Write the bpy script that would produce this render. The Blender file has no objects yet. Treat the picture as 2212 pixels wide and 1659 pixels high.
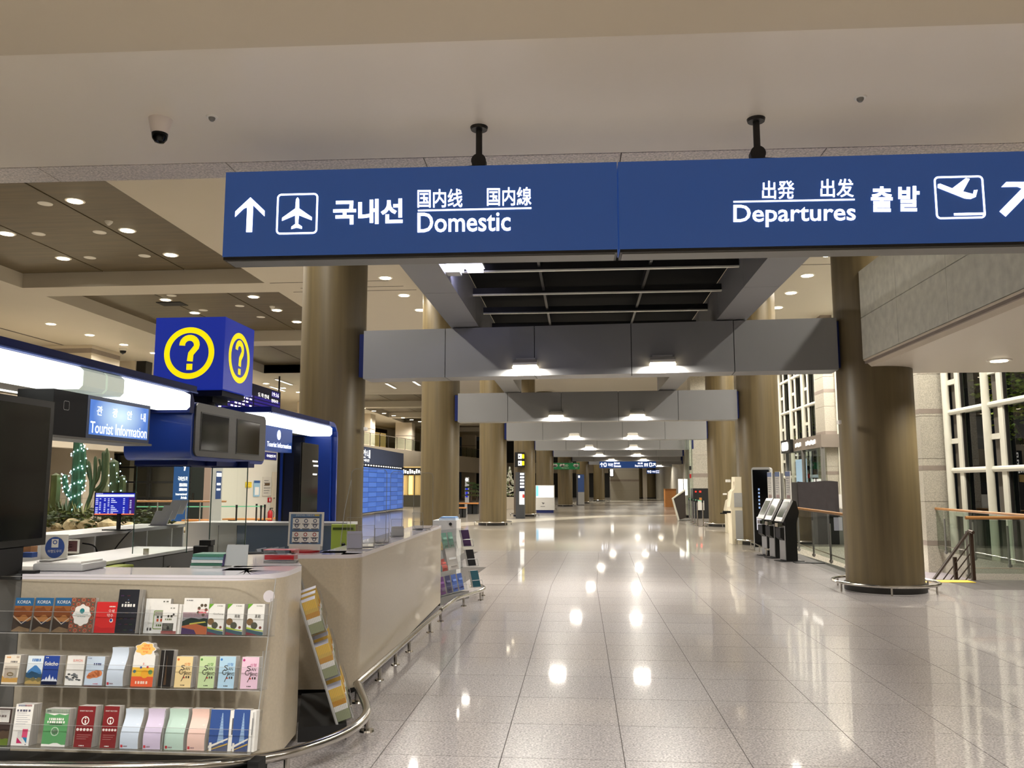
import bpy, bmesh, math, random
from mathutils import Vector, Matrix
RND = random.Random(7)
sc = bpy.context.scene
COL = sc.collection

# ------------------------------------------------------------------ camera, world, exposure
F, CX, CY, EYE = 1780.0, 1106.0, 829.5, 1.6
PSI, PIT = math.radians(4.718), math.radians(6.997)
c_f = Vector((-math.sin(PSI)*math.cos(PIT), math.cos(PSI)*math.cos(PIT), math.sin(PIT)))
c_r = Vector((math.cos(PSI), math.sin(PSI), 0))
c_u = c_r.cross(c_f)
cam_d = bpy.data.cameras.new('camera'); cam = bpy.data.objects.new('camera', cam_d); COL.objects.link(cam)
cam_d.sensor_fit = 'HORIZONTAL'; cam_d.sensor_width = 36; cam_d.lens = 36*F/2212
cam_d.clip_start = .05; cam_d.clip_end = 400
m = Matrix((c_r, c_u, -c_f)).transposed().to_4x4(); m.translation = (0, 0, EYE)
cam.matrix_world = m
sc.camera = cam
w = bpy.data.worlds.new('night'); sc.world = w; w.use_nodes = True
bg = w.node_tree.nodes['Background']; bg.inputs[0].default_value = (.4, .45, .5, 1); bg.inputs[1].default_value = .01
sc.view_settings.view_transform = 'Standard'; sc.view_settings.look = 'None'
sc.view_settings.gamma = 1; sc.view_settings.use_curve_mapping = False
sc.view_settings.exposure = 0.0
sc.cycles.max_bounces = 7; sc.cycles.diffuse_bounces = 4; sc.cycles.glossy_bounces = 3; sc.cycles.transparent_max_bounces = 14
sc.cycles.use_adaptive_sampling = True; sc.cycles.adaptive_threshold = .025
WARM = (1.0, .945, .85)
K_HALL, K_NEAR, K_BEAM, K_BLUE = 610.0, 300.0, 110.0, 40.0
def lamp(kind, name, loc, energy, col=WARM, size=.1, aim=None, angle=120, blend=.8):
    d = bpy.data.lights.new(name, kind); d.energy = energy; d.color = col
    if kind == 'SPOT':
        d.spot_size = math.radians(angle); d.spot_blend = blend; d.shadow_soft_size = size
    elif kind == 'AREA':
        d.size = size if not isinstance(size, tuple) else size[0]
        if isinstance(size, tuple): d.shape = 'RECTANGLE'; d.size_y = size[1]
    else: d.shadow_soft_size = size
    o = bpy.data.objects.new(name, d); COL.objects.link(o); o.location = loc
    if aim is not None:
        o.rotation_euler = (Vector(aim)-Vector(loc)).to_track_quat('-Z', 'Y').to_euler()
    return o

# ------------------------------------------------------------------ helpers
def ray(x, y): return c_f + c_r*((x-CX)/F) + c_u*((CY-y)/F)
E0 = Vector((0, 0, EYE))
def gz(x, y, z=0.0): d = ray(x, y); return E0 + d*((z-EYE)/d.z)      # point of a level plane seen in direction x, y
def gy(x, y, Y): d = ray(x, y); return E0 + d*(Y/d.y)
def gx(x, y, X): d = ray(x, y); return E0 + d*(X/d.x)
def Fr(O, U, V):                                                      # a flat face: origin, right, up
    U = Vector(U).normalized(); V = Vector(V).normalized(); N = U.cross(V).normalized()
    M = Matrix((U, V, N)).transposed().to_4x4(); M.translation = Vector(O); return M
def onp(M, x, y):                                                     # position on such a face in its own metres
    d = ray(x, y); N = M.col[2].to_3d(); O = M.translation
    p = E0 + d*((O-E0).dot(N)/d.dot(N)); q = M.inverted() @ p
    return q.x, q.y
def hc(Y): return .2 + .00115*(Y-10)**2 if Y > 10 else .2             # the hall bends gently to the right
def hth(Y): return math.atan(.0023*(Y-10)) if Y > 10 else 0.0
def hp(lat, Y, z=0.0):
    t = hth(Y); return Vector((hc(Y)+lat*math.cos(t), Y-lat*math.sin(t), z))
def lin(c):
    c = c/255; return c/12.92 if c <= .04045 else ((c+.055)/1.055)**2.4
MATS = {}
def mat(name, c=(128, 128, 128), rough=.5, metal=0.0, emit=None, es=1.0, noise=None, coat=0.0, bump=0.0, spec=.5, rand=0.0):
    """colour in sRGB 0-255; noise=(scale xyz, amount) varies it procedurally; rand varies it per object"""
    if name in MATS: return MATS[name]
    M = bpy.data.materials.new(name); M.use_nodes = True; nt = M.node_tree; P = nt.nodes['Principled BSDF']
    rgb = tuple(lin(v) for v in c)+(1,)
    P.inputs['Base Color'].default_value = rgb
    P.inputs['Roughness'].default_value = rough; P.inputs['Metallic'].default_value = metal
    P.inputs['Coat Weight'].default_value = coat; P.inputs['Specular IOR Level'].default_value = spec
    src = None
    if noise:
        tc = nt.nodes.new('ShaderNodeTexCoord'); mp = nt.nodes.new('ShaderNodeMapping'); nz = nt.nodes.new('ShaderNodeTexNoise')
        mp.inputs['Scale'].default_value = noise[0]; nz.inputs['Scale'].default_value = 1; nz.inputs['Detail'].default_value = 5
        nt.links.new(tc.outputs['Object'], mp.inputs[0]); nt.links.new(mp.outputs[0], nz.inputs['Vector'])
        mr = nt.nodes.new('ShaderNodeMapRange'); mr.inputs[1].default_value = .3; mr.inputs[2].default_value = .7
        mr.inputs[3].default_value = 1-noise[1]; mr.inputs[4].default_value = 1+noise[1]
        nt.links.new(nz.outputs[0], mr.inputs[0]); src = mr.outputs[0]
        if bump:
            b = nt.nodes.new('ShaderNodeBump'); b.inputs['Strength'].default_value = bump; b.inputs['Distance'].default_value = .01
            nt.links.new(nz.outputs[0], b.inputs['Height']); nt.links.new(b.outputs[0], P.inputs['Normal'])
    if rand:
        oi = nt.nodes.new('ShaderNodeObjectInfo'); mr2 = nt.nodes.new('ShaderNodeMapRange')
        mr2.inputs[3].default_value = 1-rand; mr2.inputs[4].default_value = 1+rand
        nt.links.new(oi.outputs['Random'], mr2.inputs[0])
        if src:
            mu = nt.nodes.new('ShaderNodeMath'); mu.operation = 'MULTIPLY'
            nt.links.new(src, mu.inputs[0]); nt.links.new(mr2.outputs[0], mu.inputs[1]); src = mu.outputs[0]
        else: src = mr2.outputs[0]
    if src:
        vm = nt.nodes.new('ShaderNodeVectorMath'); vm.operation = 'SCALE'
        vm.inputs[0].default_value = rgb[:3]; nt.links.new(src, vm.inputs['Scale']); nt.links.new(vm.outputs[0], P.inputs['Base Color'])
    if emit:
        P.inputs['Emission Color'].default_value = tuple(lin(v) for v in emit)+(1,); P.inputs['Emission Strength'].default_value = es
    MATS[name] = M; return M
def glass(name, tint=(.86, .93, .9), ior=1.45, rough=0.0, base=0.0):
    if name in MATS: return MATS[name]
    M = bpy.data.materials.new(name); M.use_nodes = True; nt = M.node_tree; nt.nodes.clear()
    o = nt.nodes.new('ShaderNodeOutputMaterial'); t = nt.nodes.new('ShaderNodeBsdfTransparent'); g = nt.nodes.new('ShaderNodeBsdfGlossy')
    mx = nt.nodes.new('ShaderNodeMixShader'); ge = nt.nodes.new('ShaderNodeNewGeometry')
    t.inputs[0].default_value = tint+(1,); g.inputs['Roughness'].default_value = rough
    dt = nt.nodes.new('ShaderNodeVectorMath'); dt.operation = 'DOT_PRODUCT'
    nt.links.new(ge.outputs['Normal'], dt.inputs[0]); nt.links.new(ge.outputs['Incoming'], dt.inputs[1])
    def mth(op, a, b=None):
        n = nt.nodes.new('ShaderNodeMath'); n.operation = op
        for i, q in enumerate((a, b)):
            if q is None: continue
            if isinstance(q, (int, float)): n.inputs[i].default_value = q
            else: nt.links.new(q, n.inputs[i])
        return n.outputs[0]
    f0 = ((ior-1)/(ior+1))**2*1.8                                     # two faces of a thin sheet, Schlick
    p5 = mth('POWER', mth('SUBTRACT', 1.0, mth('ABSOLUTE', dt.outputs['Value'])), 5.0)
    nt.links.new(mth('ADD', mth('MULTIPLY', p5, 1-f0), f0+base), mx.inputs[0])
    nt.links.new(t.outputs[0], mx.inputs[1]); nt.links.new(g.outputs[0], mx.inputs[2]); nt.links.new(mx.outputs[0], o.inputs[0])
    MATS[name] = M; return M
def speckle(name, c, amount=.12, scale=260, rough=.12, rand=.05, spec=.5, polish=0):
    """polished granite: fine speckle, with slow patches"""
    if name in MATS: return MATS[name]
    M = bpy.data.materials.new(name); M.use_nodes = True; nt = M.node_tree; P = nt.nodes['Principled BSDF']
    tc = nt.nodes.new('ShaderNodeNewGeometry'); nz = nt.nodes.new('ShaderNodeTexNoise'); nz.inputs['Scale'].default_value = scale; nz.inputs['Detail'].default_value = 2
    nt.links.new(tc.outputs['Position'], nz.inputs['Vector'])
    n2 = nt.nodes.new('ShaderNodeTexNoise'); n2.inputs['Scale'].default_value = 22; n2.inputs['Detail'].default_value = 4
    nt.links.new(tc.outputs['Position'], n2.inputs['Vector'])
    def mr(src, a, b, lo, hi):
        n = nt.nodes.new('ShaderNodeMapRange'); n.inputs[1].default_value = a; n.inputs[2].default_value = b
        n.inputs[3].default_value = lo; n.inputs[4].default_value = hi; nt.links.new(src, n.inputs[0]); return n.outputs[0]
    def mul(a, b):
        n = nt.nodes.new('ShaderNodeMath'); n.operation = 'MULTIPLY'; nt.links.new(a, n.inputs[0]); nt.links.new(b, n.inputs[1]); return n.outputs[0]
    s = mul(mr(nz.outputs[0], .35, .65, 1-amount*1.6, 1+amount), mr(n2.outputs[0], .3, .7, 1-amount*.35, 1+amount*.35))
    if rand:
        oi = nt.nodes.new('ShaderNodeObjectInfo'); s = mul(s, mr(oi.outputs['Random'], 0, 1, 1-rand, 1+rand))
    vm = nt.nodes.new('ShaderNodeVectorMath'); vm.operation = 'SCALE'; vm.inputs[0].default_value = tuple(lin(v) for v in c)
    nt.links.new(s, vm.inputs['Scale']); nt.links.new(vm.outputs[0], P.inputs['Base Color'])
    P.inputs['Roughness'].default_value = rough; P.inputs['Specular IOR Level'].default_value = spec
    if polish: P.inputs['Coat Weight'].default_value = polish; P.inputs['Coat Roughness'].default_value = .045
    MATS[name] = M; return M

GLY = {}
def glyphs(s, bold=0.0):
    k = (s, bold)
    if k in GLY: return GLY[k]
    cu = bpy.data.curves.new('t', 'FONT'); cu.body = s; cu.size = 1; cu.offset = bold; cu.resolution_u = 3
    o = bpy.data.objects.new('t', cu)
    me = bpy.data.meshes.new_from_object(o)
    vs = [(v.co.x, v.co.y) for v in me.vertices]; fs = [tuple(p.vertices) for p in me.polygons]
    bpy.data.objects.remove(o); bpy.data.curves.remove(cu); bpy.data.meshes.remove(me)
    xs = [v[0] for v in vs] or [0, 1]; ys = [v[1] for v in vs] or [0, 1]
    GLY[k] = (vs, fs, min(xs), min(ys), max(xs), max(ys)); return GLY[k]

class MB:
    """collects shapes; build() links them as ONE mesh object"""
    def __init__(s): s.v = []; s.f = []; s.fm = []; s.fs = []; s.mats = []
    def mi(s, m):
        if m not in s.mats: s.mats.append(m)
        return s.mats.index(m)
    def add(s, vs, fs, m, M=None, smooth=False):
        b = len(s.v); k = s.mi(m)
        s.v += [tuple(M @ Vector(p)) for p in vs] if M is not None else [tuple(p) for p in vs]
        for f in fs: s.f.append(tuple(b+i for i in f)); s.fm.append(k); s.fs.append(smooth)
        return s
    def box(s, x0, x1, y0, y1, z0, z1, m, M=None):
        vs = [(x0,y0,z0),(x1,y0,z0),(x1,y1,z0),(x0,y1,z0),(x0,y0,z1),(x1,y0,z1),(x1,y1,z1),(x0,y1,z1)]
        return s.add(vs, [(3,2,1,0),(4,5,6,7),(0,1,5,4),(1,2,6,5),(2,3,7,6),(3,0,4,7)], m, M)
    def rbox(s, x0, x1, y0, y1, z0, z1, m, r=.01, seg=2, M=None):
        bm = bmesh.new(); bmesh.ops.create_cube(bm, size=1)
        for v in bm.verts: v.co = Vector(((x0+x1)/2+v.co.x*(x1-x0), (y0+y1)/2+v.co.y*(y1-y0), (z0+z1)/2+v.co.z*(z1-z0)))
        bmesh.ops.bevel(bm, geom=bm.edges[:], offset=r, segments=seg, affect='EDGES', profile=.5)
        bm.verts.index_update()
        s.add([v.co[:] for v in bm.verts], [[v.index for v in f.verts] for f in bm.faces], m, M, True); bm.free(); return s
    def cyl(s, p0, p1, r, m, n=16, r1=None, cap=True, M=None):
        p0, p1 = Vector(p0), Vector(p1); d = (p1-p0).normalized()
        a = d.orthogonal().normalized(); b = d.cross(a); r1 = r if r1 is None else r1
        vs = []
        for p, q in ((p0, r), (p1, r1)):
            for i in range(n):
                t = 2*math.pi*i/n; vs.append(p+a*(q*math.cos(t))+b*(q*math.sin(t)))
        s.add(vs, [(i, (i+1) % n, n+(i+1) % n, n+i) for i in range(n)], m, M, True)
        if cap: s.add(vs, [tuple(range(n-1, -1, -1)), tuple(range(n, 2*n))], m, M)
        return s
    def tube(s, pts, r, m, n=8, closed=False, M=None, cap=True):
        pts = [Vector(p) for p in pts]; N = len(pts); vs = []; a = None
        for i, p in enumerate(pts):
            q0 = pts[i-1] if (i > 0 or closed) else p; q1 = pts[(i+1) % N] if (i < N-1 or closed) else p
            d = (q1-q0).normalized()
            a = d.orthogonal().normalized() if a is None else (a-d*a.dot(d)).normalized()
            b = d.cross(a); rr = r[i] if isinstance(r, (list, tuple)) else r
            for k in range(n):
                t = 2*math.pi*k/n; vs.append(p+a*(rr*math.cos(t))+b*(rr*math.sin(t)))
        fs = []
        for i in range(N if closed else N-1):
            j = (i+1) % N
            for k in range(n): fs.append((i*n+k, i*n+(k+1) % n, j*n+(k+1) % n, j*n+k))
        s.add(vs, fs, m, M, True)
        if cap and not closed: s.add(vs, [tuple(range(n-1, -1, -1)), tuple(range((N-1)*n, N*n))], m, M)
        return s
    def lathe(s, prof, c, m, n=24, M=None, smooth=True):
        vs = []; c = Vector(c)
        for r, z in prof:
            for i in range(n):
                t = 2*math.pi*i/n; vs.append(c+Vector((r*math.cos(t), r*math.sin(t), z)))
        fs = [(j*n+i, j*n+(i+1) % n, (j+1)*n+(i+1) % n, (j+1)*n+i) for j in range(len(prof)-1) for i in range(n)]
        s.add(vs, fs, m, M, smooth)
        s.add(vs, [tuple(range(n-1, -1, -1)), tuple(range((len(prof)-1)*n, len(prof)*n))], m, M); return s
    def prism(s, poly, h0, h1, m, M=None, smooth=False):
        """polygon in the local x-y plane pulled from h0 to h1"""
        n = len(poly); vs = [(x, y, h0) for x, y in poly]+[(x, y, h1) for x, y in poly]
        s.add(vs, [(i, (i+1) % n, n+(i+1) % n, n+i) for i in range(n)], m, M, smooth)
        return s.add(vs, [tuple(range(n-1, -1, -1)), tuple(range(n, 2*n))], m, M)
    def rect(s, M, u0, v0, u1, v1, m, h=.001): return s.add([(u0,v0,h),(u1,v0,h),(u1,v1,h),(u0,v1,h)], [(0,1,2,3)], m, M)
    def poly(s, M, pts, m, h=.001): return s.add([(x, y, h) for x, y in pts], [tuple(range(len(pts)))], m, M)
    def disc(s, M, u, v, ru, rv, m, h=.001, n=24):
        return s.poly(M, [(u+ru*math.cos(2*math.pi*i/n), v+rv*math.sin(2*math.pi*i/n)) for i in range(n)], m, h)
    def ring(s, M, u, v, ru, rv, t, m, h=.001, n=40):
        vs = []
        for q in (0, t):
            vs += [(u+(ru-q)*math.cos(2*math.pi*i/n), v+(rv-q)*math.sin(2*math.pi*i/n), h) for i in range(n)]
        return s.add(vs, [(i, (i+1) % n, n+(i+1) % n, n+i) for i in range(n)], m, M)
    def rrect(s, M, u0, v0, u1, v1, r, t, m, h=.001):
        o = rr_pts(u0, v0, u1, v1, r, 6); i_ = rr_pts(u0+t, v0+t, u1-t, v1-t, max(r-t, .0001), 6); n = len(o)
        return s.add([(x, y, h) for x, y in o+i_], [(i, (i+1) % n, n+(i+1) % n, n+i) for i in range(n)], m, M)
    def text(s, M, t, u0, v0, u1, v1, m, h=.001, bold=0.0):
        """text stretched to fill the box u0..u1, v0..v1"""
        vs, fs, a, b, c, d = glyphs(t, bold)
        kx = (u1-u0)/max(c-a, 1e-6); ky = (v1-v0)/max(d-b, 1e-6)
        return s.add([(u0+(x-a)*kx, v0+(y-b)*ky, h) for x, y in vs], fs, m, M)
    def ptext(s, M, t, x0, y0, x1, y1, m, h=.001, bold=0.0, skew=0.0):
        """the same with the box read off the photograph: left-top, right-bottom; skew = drop of the right end in pixels"""
        vs, fs, a, b, c, d = glyphs(t, bold)
        p00 = onp(M, x0, y1); p01 = onp(M, x0, y0); p10 = onp(M, x1, y1+skew); p11 = onp(M, x1, y0+skew)
        out = []
        for x, y in vs:
            i = (x-a)/max(c-a, 1e-6); j = (y-b)/max(d-b, 1e-6)
            q = [p00[k]*(1-i)*(1-j)+p01[k]*(1-i)*j+p10[k]*i*(1-j)+p11[k]*i*j for k in (0, 1)]
            out.append((q[0], q[1], h))
        return s.add(out, fs, m, M)
    def build(s, name, parent=None, origin=None, sharp=35):
        me = bpy.data.meshes.new(name)
        off = Vector(origin) if origin is not None else (OFF[parent.name] if parent is not None else Vector((0, 0, 0)))
        me.from_pydata([(x-off.x, y-off.y, z-off.z) for x, y, z in s.v], [], s.f)
        for q in s.mats: me.materials.append(q)
        me.polygons.foreach_set('material_index', s.fm); me.polygons.foreach_set('use_smooth', s.fs)
        if any(s.fs): me.set_sharp_from_angle(angle=math.radians(sharp))
        me.update()
        o = bpy.data.objects.new(name, me); COL.objects.link(o)
        if parent is not None: o.parent = parent; OFF[o.name] = off
        else: o.location = off; OFF[o.name] = off
        return o
def rr_pts(u0, v0, u1, v1, r, k=5):
    out = []
    for cx, cy, a0 in ((u1-r, v0+r, -90), (u1-r, v1-r, 0), (u0+r, v1-r, 90), (u0+r, v0+r, 180)):
        for i in range(k+1):
            a = math.radians(a0+90*i/k); out.append((cx+r*math.cos(a), cy+r*math.sin(a)))
    return out
OFF = {}
def meta(o, label=None, cat=None, group=None, kind=None):
    if label: o['label'] = label
    if cat: o['category'] = cat
    if group: o['group'] = group
    if kind: o['kind'] = kind
    return o
def thing(name, label, cat, loc=(0, 0, 0), group=None, kind=None):
    o = bpy.data.objects.new(name, None); COL.objects.link(o); o.location = loc; o.empty_display_size = .1
    OFF[o.name] = Vector(loc); return meta(o, label, cat, group, kind)
def solo(name, mb, label, cat, group=None, kind=None):
    xs, ys, zs = zip(*mb.v)
    o = mb.build(name, origin=((min(xs)+max(xs))/2, (min(ys)+max(ys))/2, min(zs)))
    return meta(o, label, cat, group, kind)
def struct(name, mb, label=None):
    o = mb.build(name); o['kind'] = 'structure'
    if label: o['label'] = label
    return o
def dup(root, delta, label=None):
    """a copy of a thing, its parts and their sub-parts, moved by delta"""
    r = root.copy(); COL.objects.link(r); r.location = root.location+Vector(delta)
    if label: r['label'] = label
    for ch in list(root.children):
        c = ch.copy(); COL.objects.link(c); c.parent = r
        for g in list(ch.children):
            e = g.copy(); COL.objects.link(e); e.parent = c
    return r
ORD = ['nearest', 'second nearest', 'third nearest', 'fourth nearest', 'fifth nearest', 'sixth nearest', 'seventh nearest', 'eighth nearest', 'ninth nearest', 'tenth nearest']+['%dth nearest' % i for i in range(11, 60)]
NTH = ['first', 'second', 'third', 'fourth', 'fifth', 'sixth', 'seventh', 'eighth', 'ninth', 'tenth', 'eleventh', 'twelfth']

# ------------------------------------------------------------------ materials
WHITEC = mat('white_ceiling', (192, 184, 168), .55, noise=((.4, .4, .4), .02))
NEARC = mat('satin_white_ceiling', (222, 212, 196), .38, noise=((.4, .4, .4), .02))
SOFFIT = mat('beige_soffit', (196, 184, 164), .6, noise=((.4, .4, .4), .02))
WOODC = mat('dark_wood_ceiling_panel', (92, 80, 58), .45, noise=((.6, 6, 1), .22), rand=.06)
WOODCOL = mat('wood_laminate_column', (98, 85, 58), .42, noise=((9, 9, .35), .22))
GRANITE = speckle('granite_soffit_stone', (214, 204, 194), .2, 60, .5, .05)
FLOORM = speckle('polished_granite_tile', (172, 166, 165), .34, 75, .3, .035, .5, .6)
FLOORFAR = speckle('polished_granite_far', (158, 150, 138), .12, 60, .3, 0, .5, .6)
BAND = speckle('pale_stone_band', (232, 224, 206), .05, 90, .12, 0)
GROUT = mat('dark_floor_joint', (70, 64, 60), .7)
ALU = mat('grey_aluminium_panel', (132, 132, 133), .42, metal=.15, noise=((.7, .7, .7), .03))
DARKM = mat('dark_metal', (42, 40, 38), .45, metal=.4)
BRONZE = mat('bronze_metal', (66, 50, 40), .4, metal=.5)
CHROME = mat('brushed_steel', (190, 186, 178), .18, metal=1)
BLACK = mat('black_plastic', (14, 14, 14), .35)
BLACKM = mat('black_matt', (20, 20, 20), .7)
SCREEN = mat('dark_screen', (10, 10, 11), .08, spec=.25)
DGLASS = mat('dark_louvre_glass', (5, 6, 6), .8, spec=.1)
STONE = speckle('grey_granite_cladding', (182, 176, 162), .14, 45, .55, .04)
STONEB = mat('taupe_stone_band', (146, 134, 124), .6, noise=((6, 6, 6), .06))
MEZZ = mat('grey_green_stone_fascia', (216, 215, 202), .6, noise=((7, 7, 7), .12), bump=.1)
WALLW = mat('warm_white_wall', (216, 211, 198), .7, noise=((.5, .5, .5), .02))
BEIGEW = mat('beige_wall_panel', (212, 200, 180), .7, noise=((.5, .5, .5), .03))
FRAMEW = mat('white_window_steel', (224, 222, 208), .45, noise=((3, 3, 3), .03))
COUNTER = mat('beige_counter_laminate', (200, 188, 166), .3, noise=((60, 60, 60), .05), coat=.2)
TOPM = mat('gloss_white_worktop', (232, 228, 236), .12, coat=.5)
WHITEP = mat('white_laminate', (228, 226, 220), .35)
GREYP = mat('grey_laminate', (118, 116, 112), .45)
GREYL = mat('light_grey_plastic', (176, 176, 174), .45)
SIGNB = mat('sign_blue', (44, 76, 136), .38, emit=(40, 72, 132), es=.5, noise=((1, 1, 1), .02))
CANB = mat('canopy_blue', (24, 62, 158), .35, noise=((1.2, 1.2, 1.2), .05), coat=.2)
NAVY = mat('navy_edge', (20, 34, 92), .55, spec=.2)
LIT = mat('lit_lettering', (255, 255, 255), .5, emit=(246, 246, 255), es=2.6)
LITW = mat('lit_warm_white', (255, 255, 255), .5, emit=(255, 250, 238), es=2.2)
LAMPM = mat('lamp_diffuser', (255, 255, 255), .5, emit=(255, 236, 200), es=14)
TUBEM = mat('light_box_acrylic', (255, 255, 250), .4, emit=(250, 255, 250), es=1.9)
TUBESPILL = mat('acrylic_painted_spill', (206, 214, 204), .35, emit=(214, 222, 206), es=.45)  # no lamp inside: emission stands in for light from the neighbouring boxes
TRIMW = mat('white_trim_ring', (226, 222, 212), .4)
YEL = mat('sign_yellow', (255, 238, 0), .5, emit=(255, 236, 0), es=.75)
QBLUE = mat('question_sign_blue', (30, 48, 146), .4, emit=(28, 50, 165), es=.55)
GL = glass('clear_glass', (.9, .95, .93))
ACR = glass('clear_acrylic', (.93, .94, .95), 1.4, .02, .02)
ACR2 = glass('thin_clear_acrylic', (.95, .96, .96), 1.12)
ACRE = mat('acrylic_edge', (168, 168, 166), .25)
GLRAIL = glass('rail_glass', (.66, .74, .68), 1.5, 0, .02)
GLNIGHT = glass('night_window_glass', (.34, .42, .34), 1.5, 0, 0)
PAPER = mat('white_paper', (238, 236, 230), .6, noise=((40, 40, 40), .02))
PEDGE = mat('paper_edges', (196, 192, 186), .7, noise=((220, 220, 4), .25))
ORANGE = mat('varnished_bench_wood', (196, 132, 70), .4, noise=((2, 20, 2), .15))
HANDR = mat('wooden_handrail', (168, 118, 66), .35, noise=((2, 2, 2), .1))
RED = mat('red_plastic', (176, 24, 32), .3)
LIME = mat('lime_green', (186, 206, 84), .5)
def paint(c, rough=.5, **k): return mat('paint_%02x%02x%02x' % tuple(c) + ('r%d' % int(rough*100) if rough != .5 else ''), c, rough, **k)
# ------------------------------------------------------------------ floor
VX0, VX1, VY0, VY1 = 5.1, 8.75, 14.97, 22.6                             # stair void
b = MB()
for x0, x1, y0, y1 in ((-32, VX0, -8, 118), (VX1, 22, -8, 118), (VX0, VX1, -8, VY0), (VX0, VX1, VY1, 118)):
    b.box(x0, x1, y0, y1, -.3, -.004, FLOORFAR)
floor = struct('floor', b, 'polished pale granite floor of the concourse')
b = MB().rect(Matrix.Translation((0, 0, -.003)), -2.8, 4.2, VX0, 20.2, GROUT, 0)
b.rect(Matrix.Translation((0, 0, -.003)), VX0, 4.2, 10.2, VY0-.02, GROUT, 0)
b.build('joint_bed', floor)
TW, TD, GAP = .725, .705, .0055
tile_me = MB().box(GAP/2, TW-GAP/2, GAP/2, TD-GAP/2, -.003, 0, FLOORM)
tproto = tile_me.build('tile', floor)
def inview(p):
    v = Vector(p)-E0; c = v.dot(c_f)
    if c < .5: return None
    return CX+F*v.dot(c_r)/c, CY-F*v.dot(c_u)/c
ntile = 0
def tile(x, y, rz, dz):
    global ntile
    ok = False
    for cx, cy in ((0, 0), (TW, 0), (0, TD), (TW, TD)):
        q = inview((x+cx*math.cos(rz)-cy*math.sin(rz), y+cx*math.sin(rz)+cy*math.cos(rz), 0))
        if q and -60 < q[0] < 2330 and q[1] < 1760: ok = True
    if not ok or x < -2.6 or (VX0-.75 < x < VX1 and VY0-TD-.1 < y < VY1): return
    o = tproto if ntile == 0 else tproto.copy()
    if ntile: COL.objects.link(o); o.parent = floor
    o.location = (x, y, dz); o.rotation_euler = (0, 0, rz); ntile += 1
for j in range(-1, 12):
    for k in range(-5, 15):
        x, y = .241+TW*k, 5.09+TD*j
        if x < -2.7: continue
        tile(x, y, 0, 0)
rz = -math.radians(1.5); px, py = .2, 13.53
for j in range(0, 10):
    for k in range(-4, 8):
        if ntile > 298: break
        x, y = .241+TW*k-px, TD*j
        tile(px+x*math.cos(rz)-y*math.sin(rz), py+x*math.sin(rz)+y*math.cos(rz), rz, -.0006)
b = MB()
for j in range(10, 34):
    for k in range(-18, 18):
        x, y = .241+TW*k-px, TD*j
        X, Y = px+x*math.cos(rz)-y*math.sin(rz)+.0012*max(0, y-7)**2, py+x*math.sin(rz)+y*math.cos(rz)
        if VX0-.8 < X < VX1+.1 and Y < VY1: continue
        b.rect(Matrix.Translation((X, Y, -.0022)) @ Matrix.Rotation(rz, 4, 'Z'), .004, .004, TW-.004, TD-.004, FLOORFAR, 0)
meta(b.build('far_tiles', floor), kind='stuff')
b = MB()
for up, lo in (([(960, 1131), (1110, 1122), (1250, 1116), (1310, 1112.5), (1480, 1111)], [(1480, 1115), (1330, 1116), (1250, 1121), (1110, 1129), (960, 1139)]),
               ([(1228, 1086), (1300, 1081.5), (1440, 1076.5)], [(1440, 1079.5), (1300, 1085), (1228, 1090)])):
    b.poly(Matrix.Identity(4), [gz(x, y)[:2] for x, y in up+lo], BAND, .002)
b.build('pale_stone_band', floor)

# ------------------------------------------------------------------ near ceiling
ROT = Matrix.Translation((0, 5.78, 0)) @ Matrix.Rotation(math.radians(1.15), 4, 'Z')
struct('ceiling', MB().box(-9, 7, -2.6, 0, 4.0, 4.5, NEARC, ROT), 'smooth white ceiling above the hanging sign')
RS = Matrix.Translation((0, gz(1106, 87, 3.75).y, 0)) @ Matrix.Rotation(math.radians(1.33), 4, 'Z')
struct('ceiling_soffit', MB().box(-12, 9, -12, 0, 3.75, 4.5, SOFFIT, RS), 'lower beige soffit in front of the white ceiling')
tr = struct('trim_1', MB().box(-9, 7, .012, .31, 4.03, 4.9, BLACKM, ROT), 'granite edging along the end of the white ceiling')
inv = ROT.inverted()
js = [(inv @ gz(x, y, 4.0)).x for x, y in ((95, 370), (497, 360), (917, 346), (1342, 333), (1783, 323))]
js = [-9, js[0]-2.8, js[0]-1.4]+js+[js[-1]+1.45, 7]
for a, c in zip(js, js[1:]): MB().box(a+.004, c-.004, .006, .305, 3.998, 4.04, GRANITE, ROT).build('granite_slab', tr)
struct('wall_back', MB().box(-12, 10, -8.4, -8, 0, 4, WALLW), 'plain wall behind the viewer')
struct('wall_near_right', MB().box(9.6, 10, -8, 6.5, 0, 4, WALLW), 'plain wall at the near right')

# ------------------------------------------------------------------ high hall ceiling with wood coffers
b = MB().box(-9.35, 24, 5.9, 112, 7.6, 8.3, WHITEC).box(-32, -17, 5.9, 112, 7.6, 8.3, WHITEC)
b.box(-17, -9.35, 5.9, 13.2, 7.6, 8.3, WHITEC)
ribs = [23.4+9.75*k for k in range(9)]
for y in ribs: b.box(-17, -9.35, y, y+1.15, 7.6, 8.3, WHITEC)
b.box(-17, -9.35, ribs[2], ribs[3]+1.1, 7.605, 8.3, WHITEC)
b.box(-17, -9.35, 13, 112, 8.14, 8.3, BLACKM)
hall_c = struct('ceiling_hall', b, 'high white hall ceiling with recessed wood coffers')
for i, y in enumerate([13.2]+[r+1.15 for r in ribs[:2]]+[r+1.15 for r in ribs[3:7]]):
    y1 = ribs[i] if i < 3 else ribs[i+1]
    for x0, x1 in ((-17, -14.42), (-14.37, -11.86), (-11.81, -9.35)):
        MB().box(x0, x1, y+.02, y1-.02, 8.05, 8.1, WOODC).build('wood_panel', hall_c)
b = MB()
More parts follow.
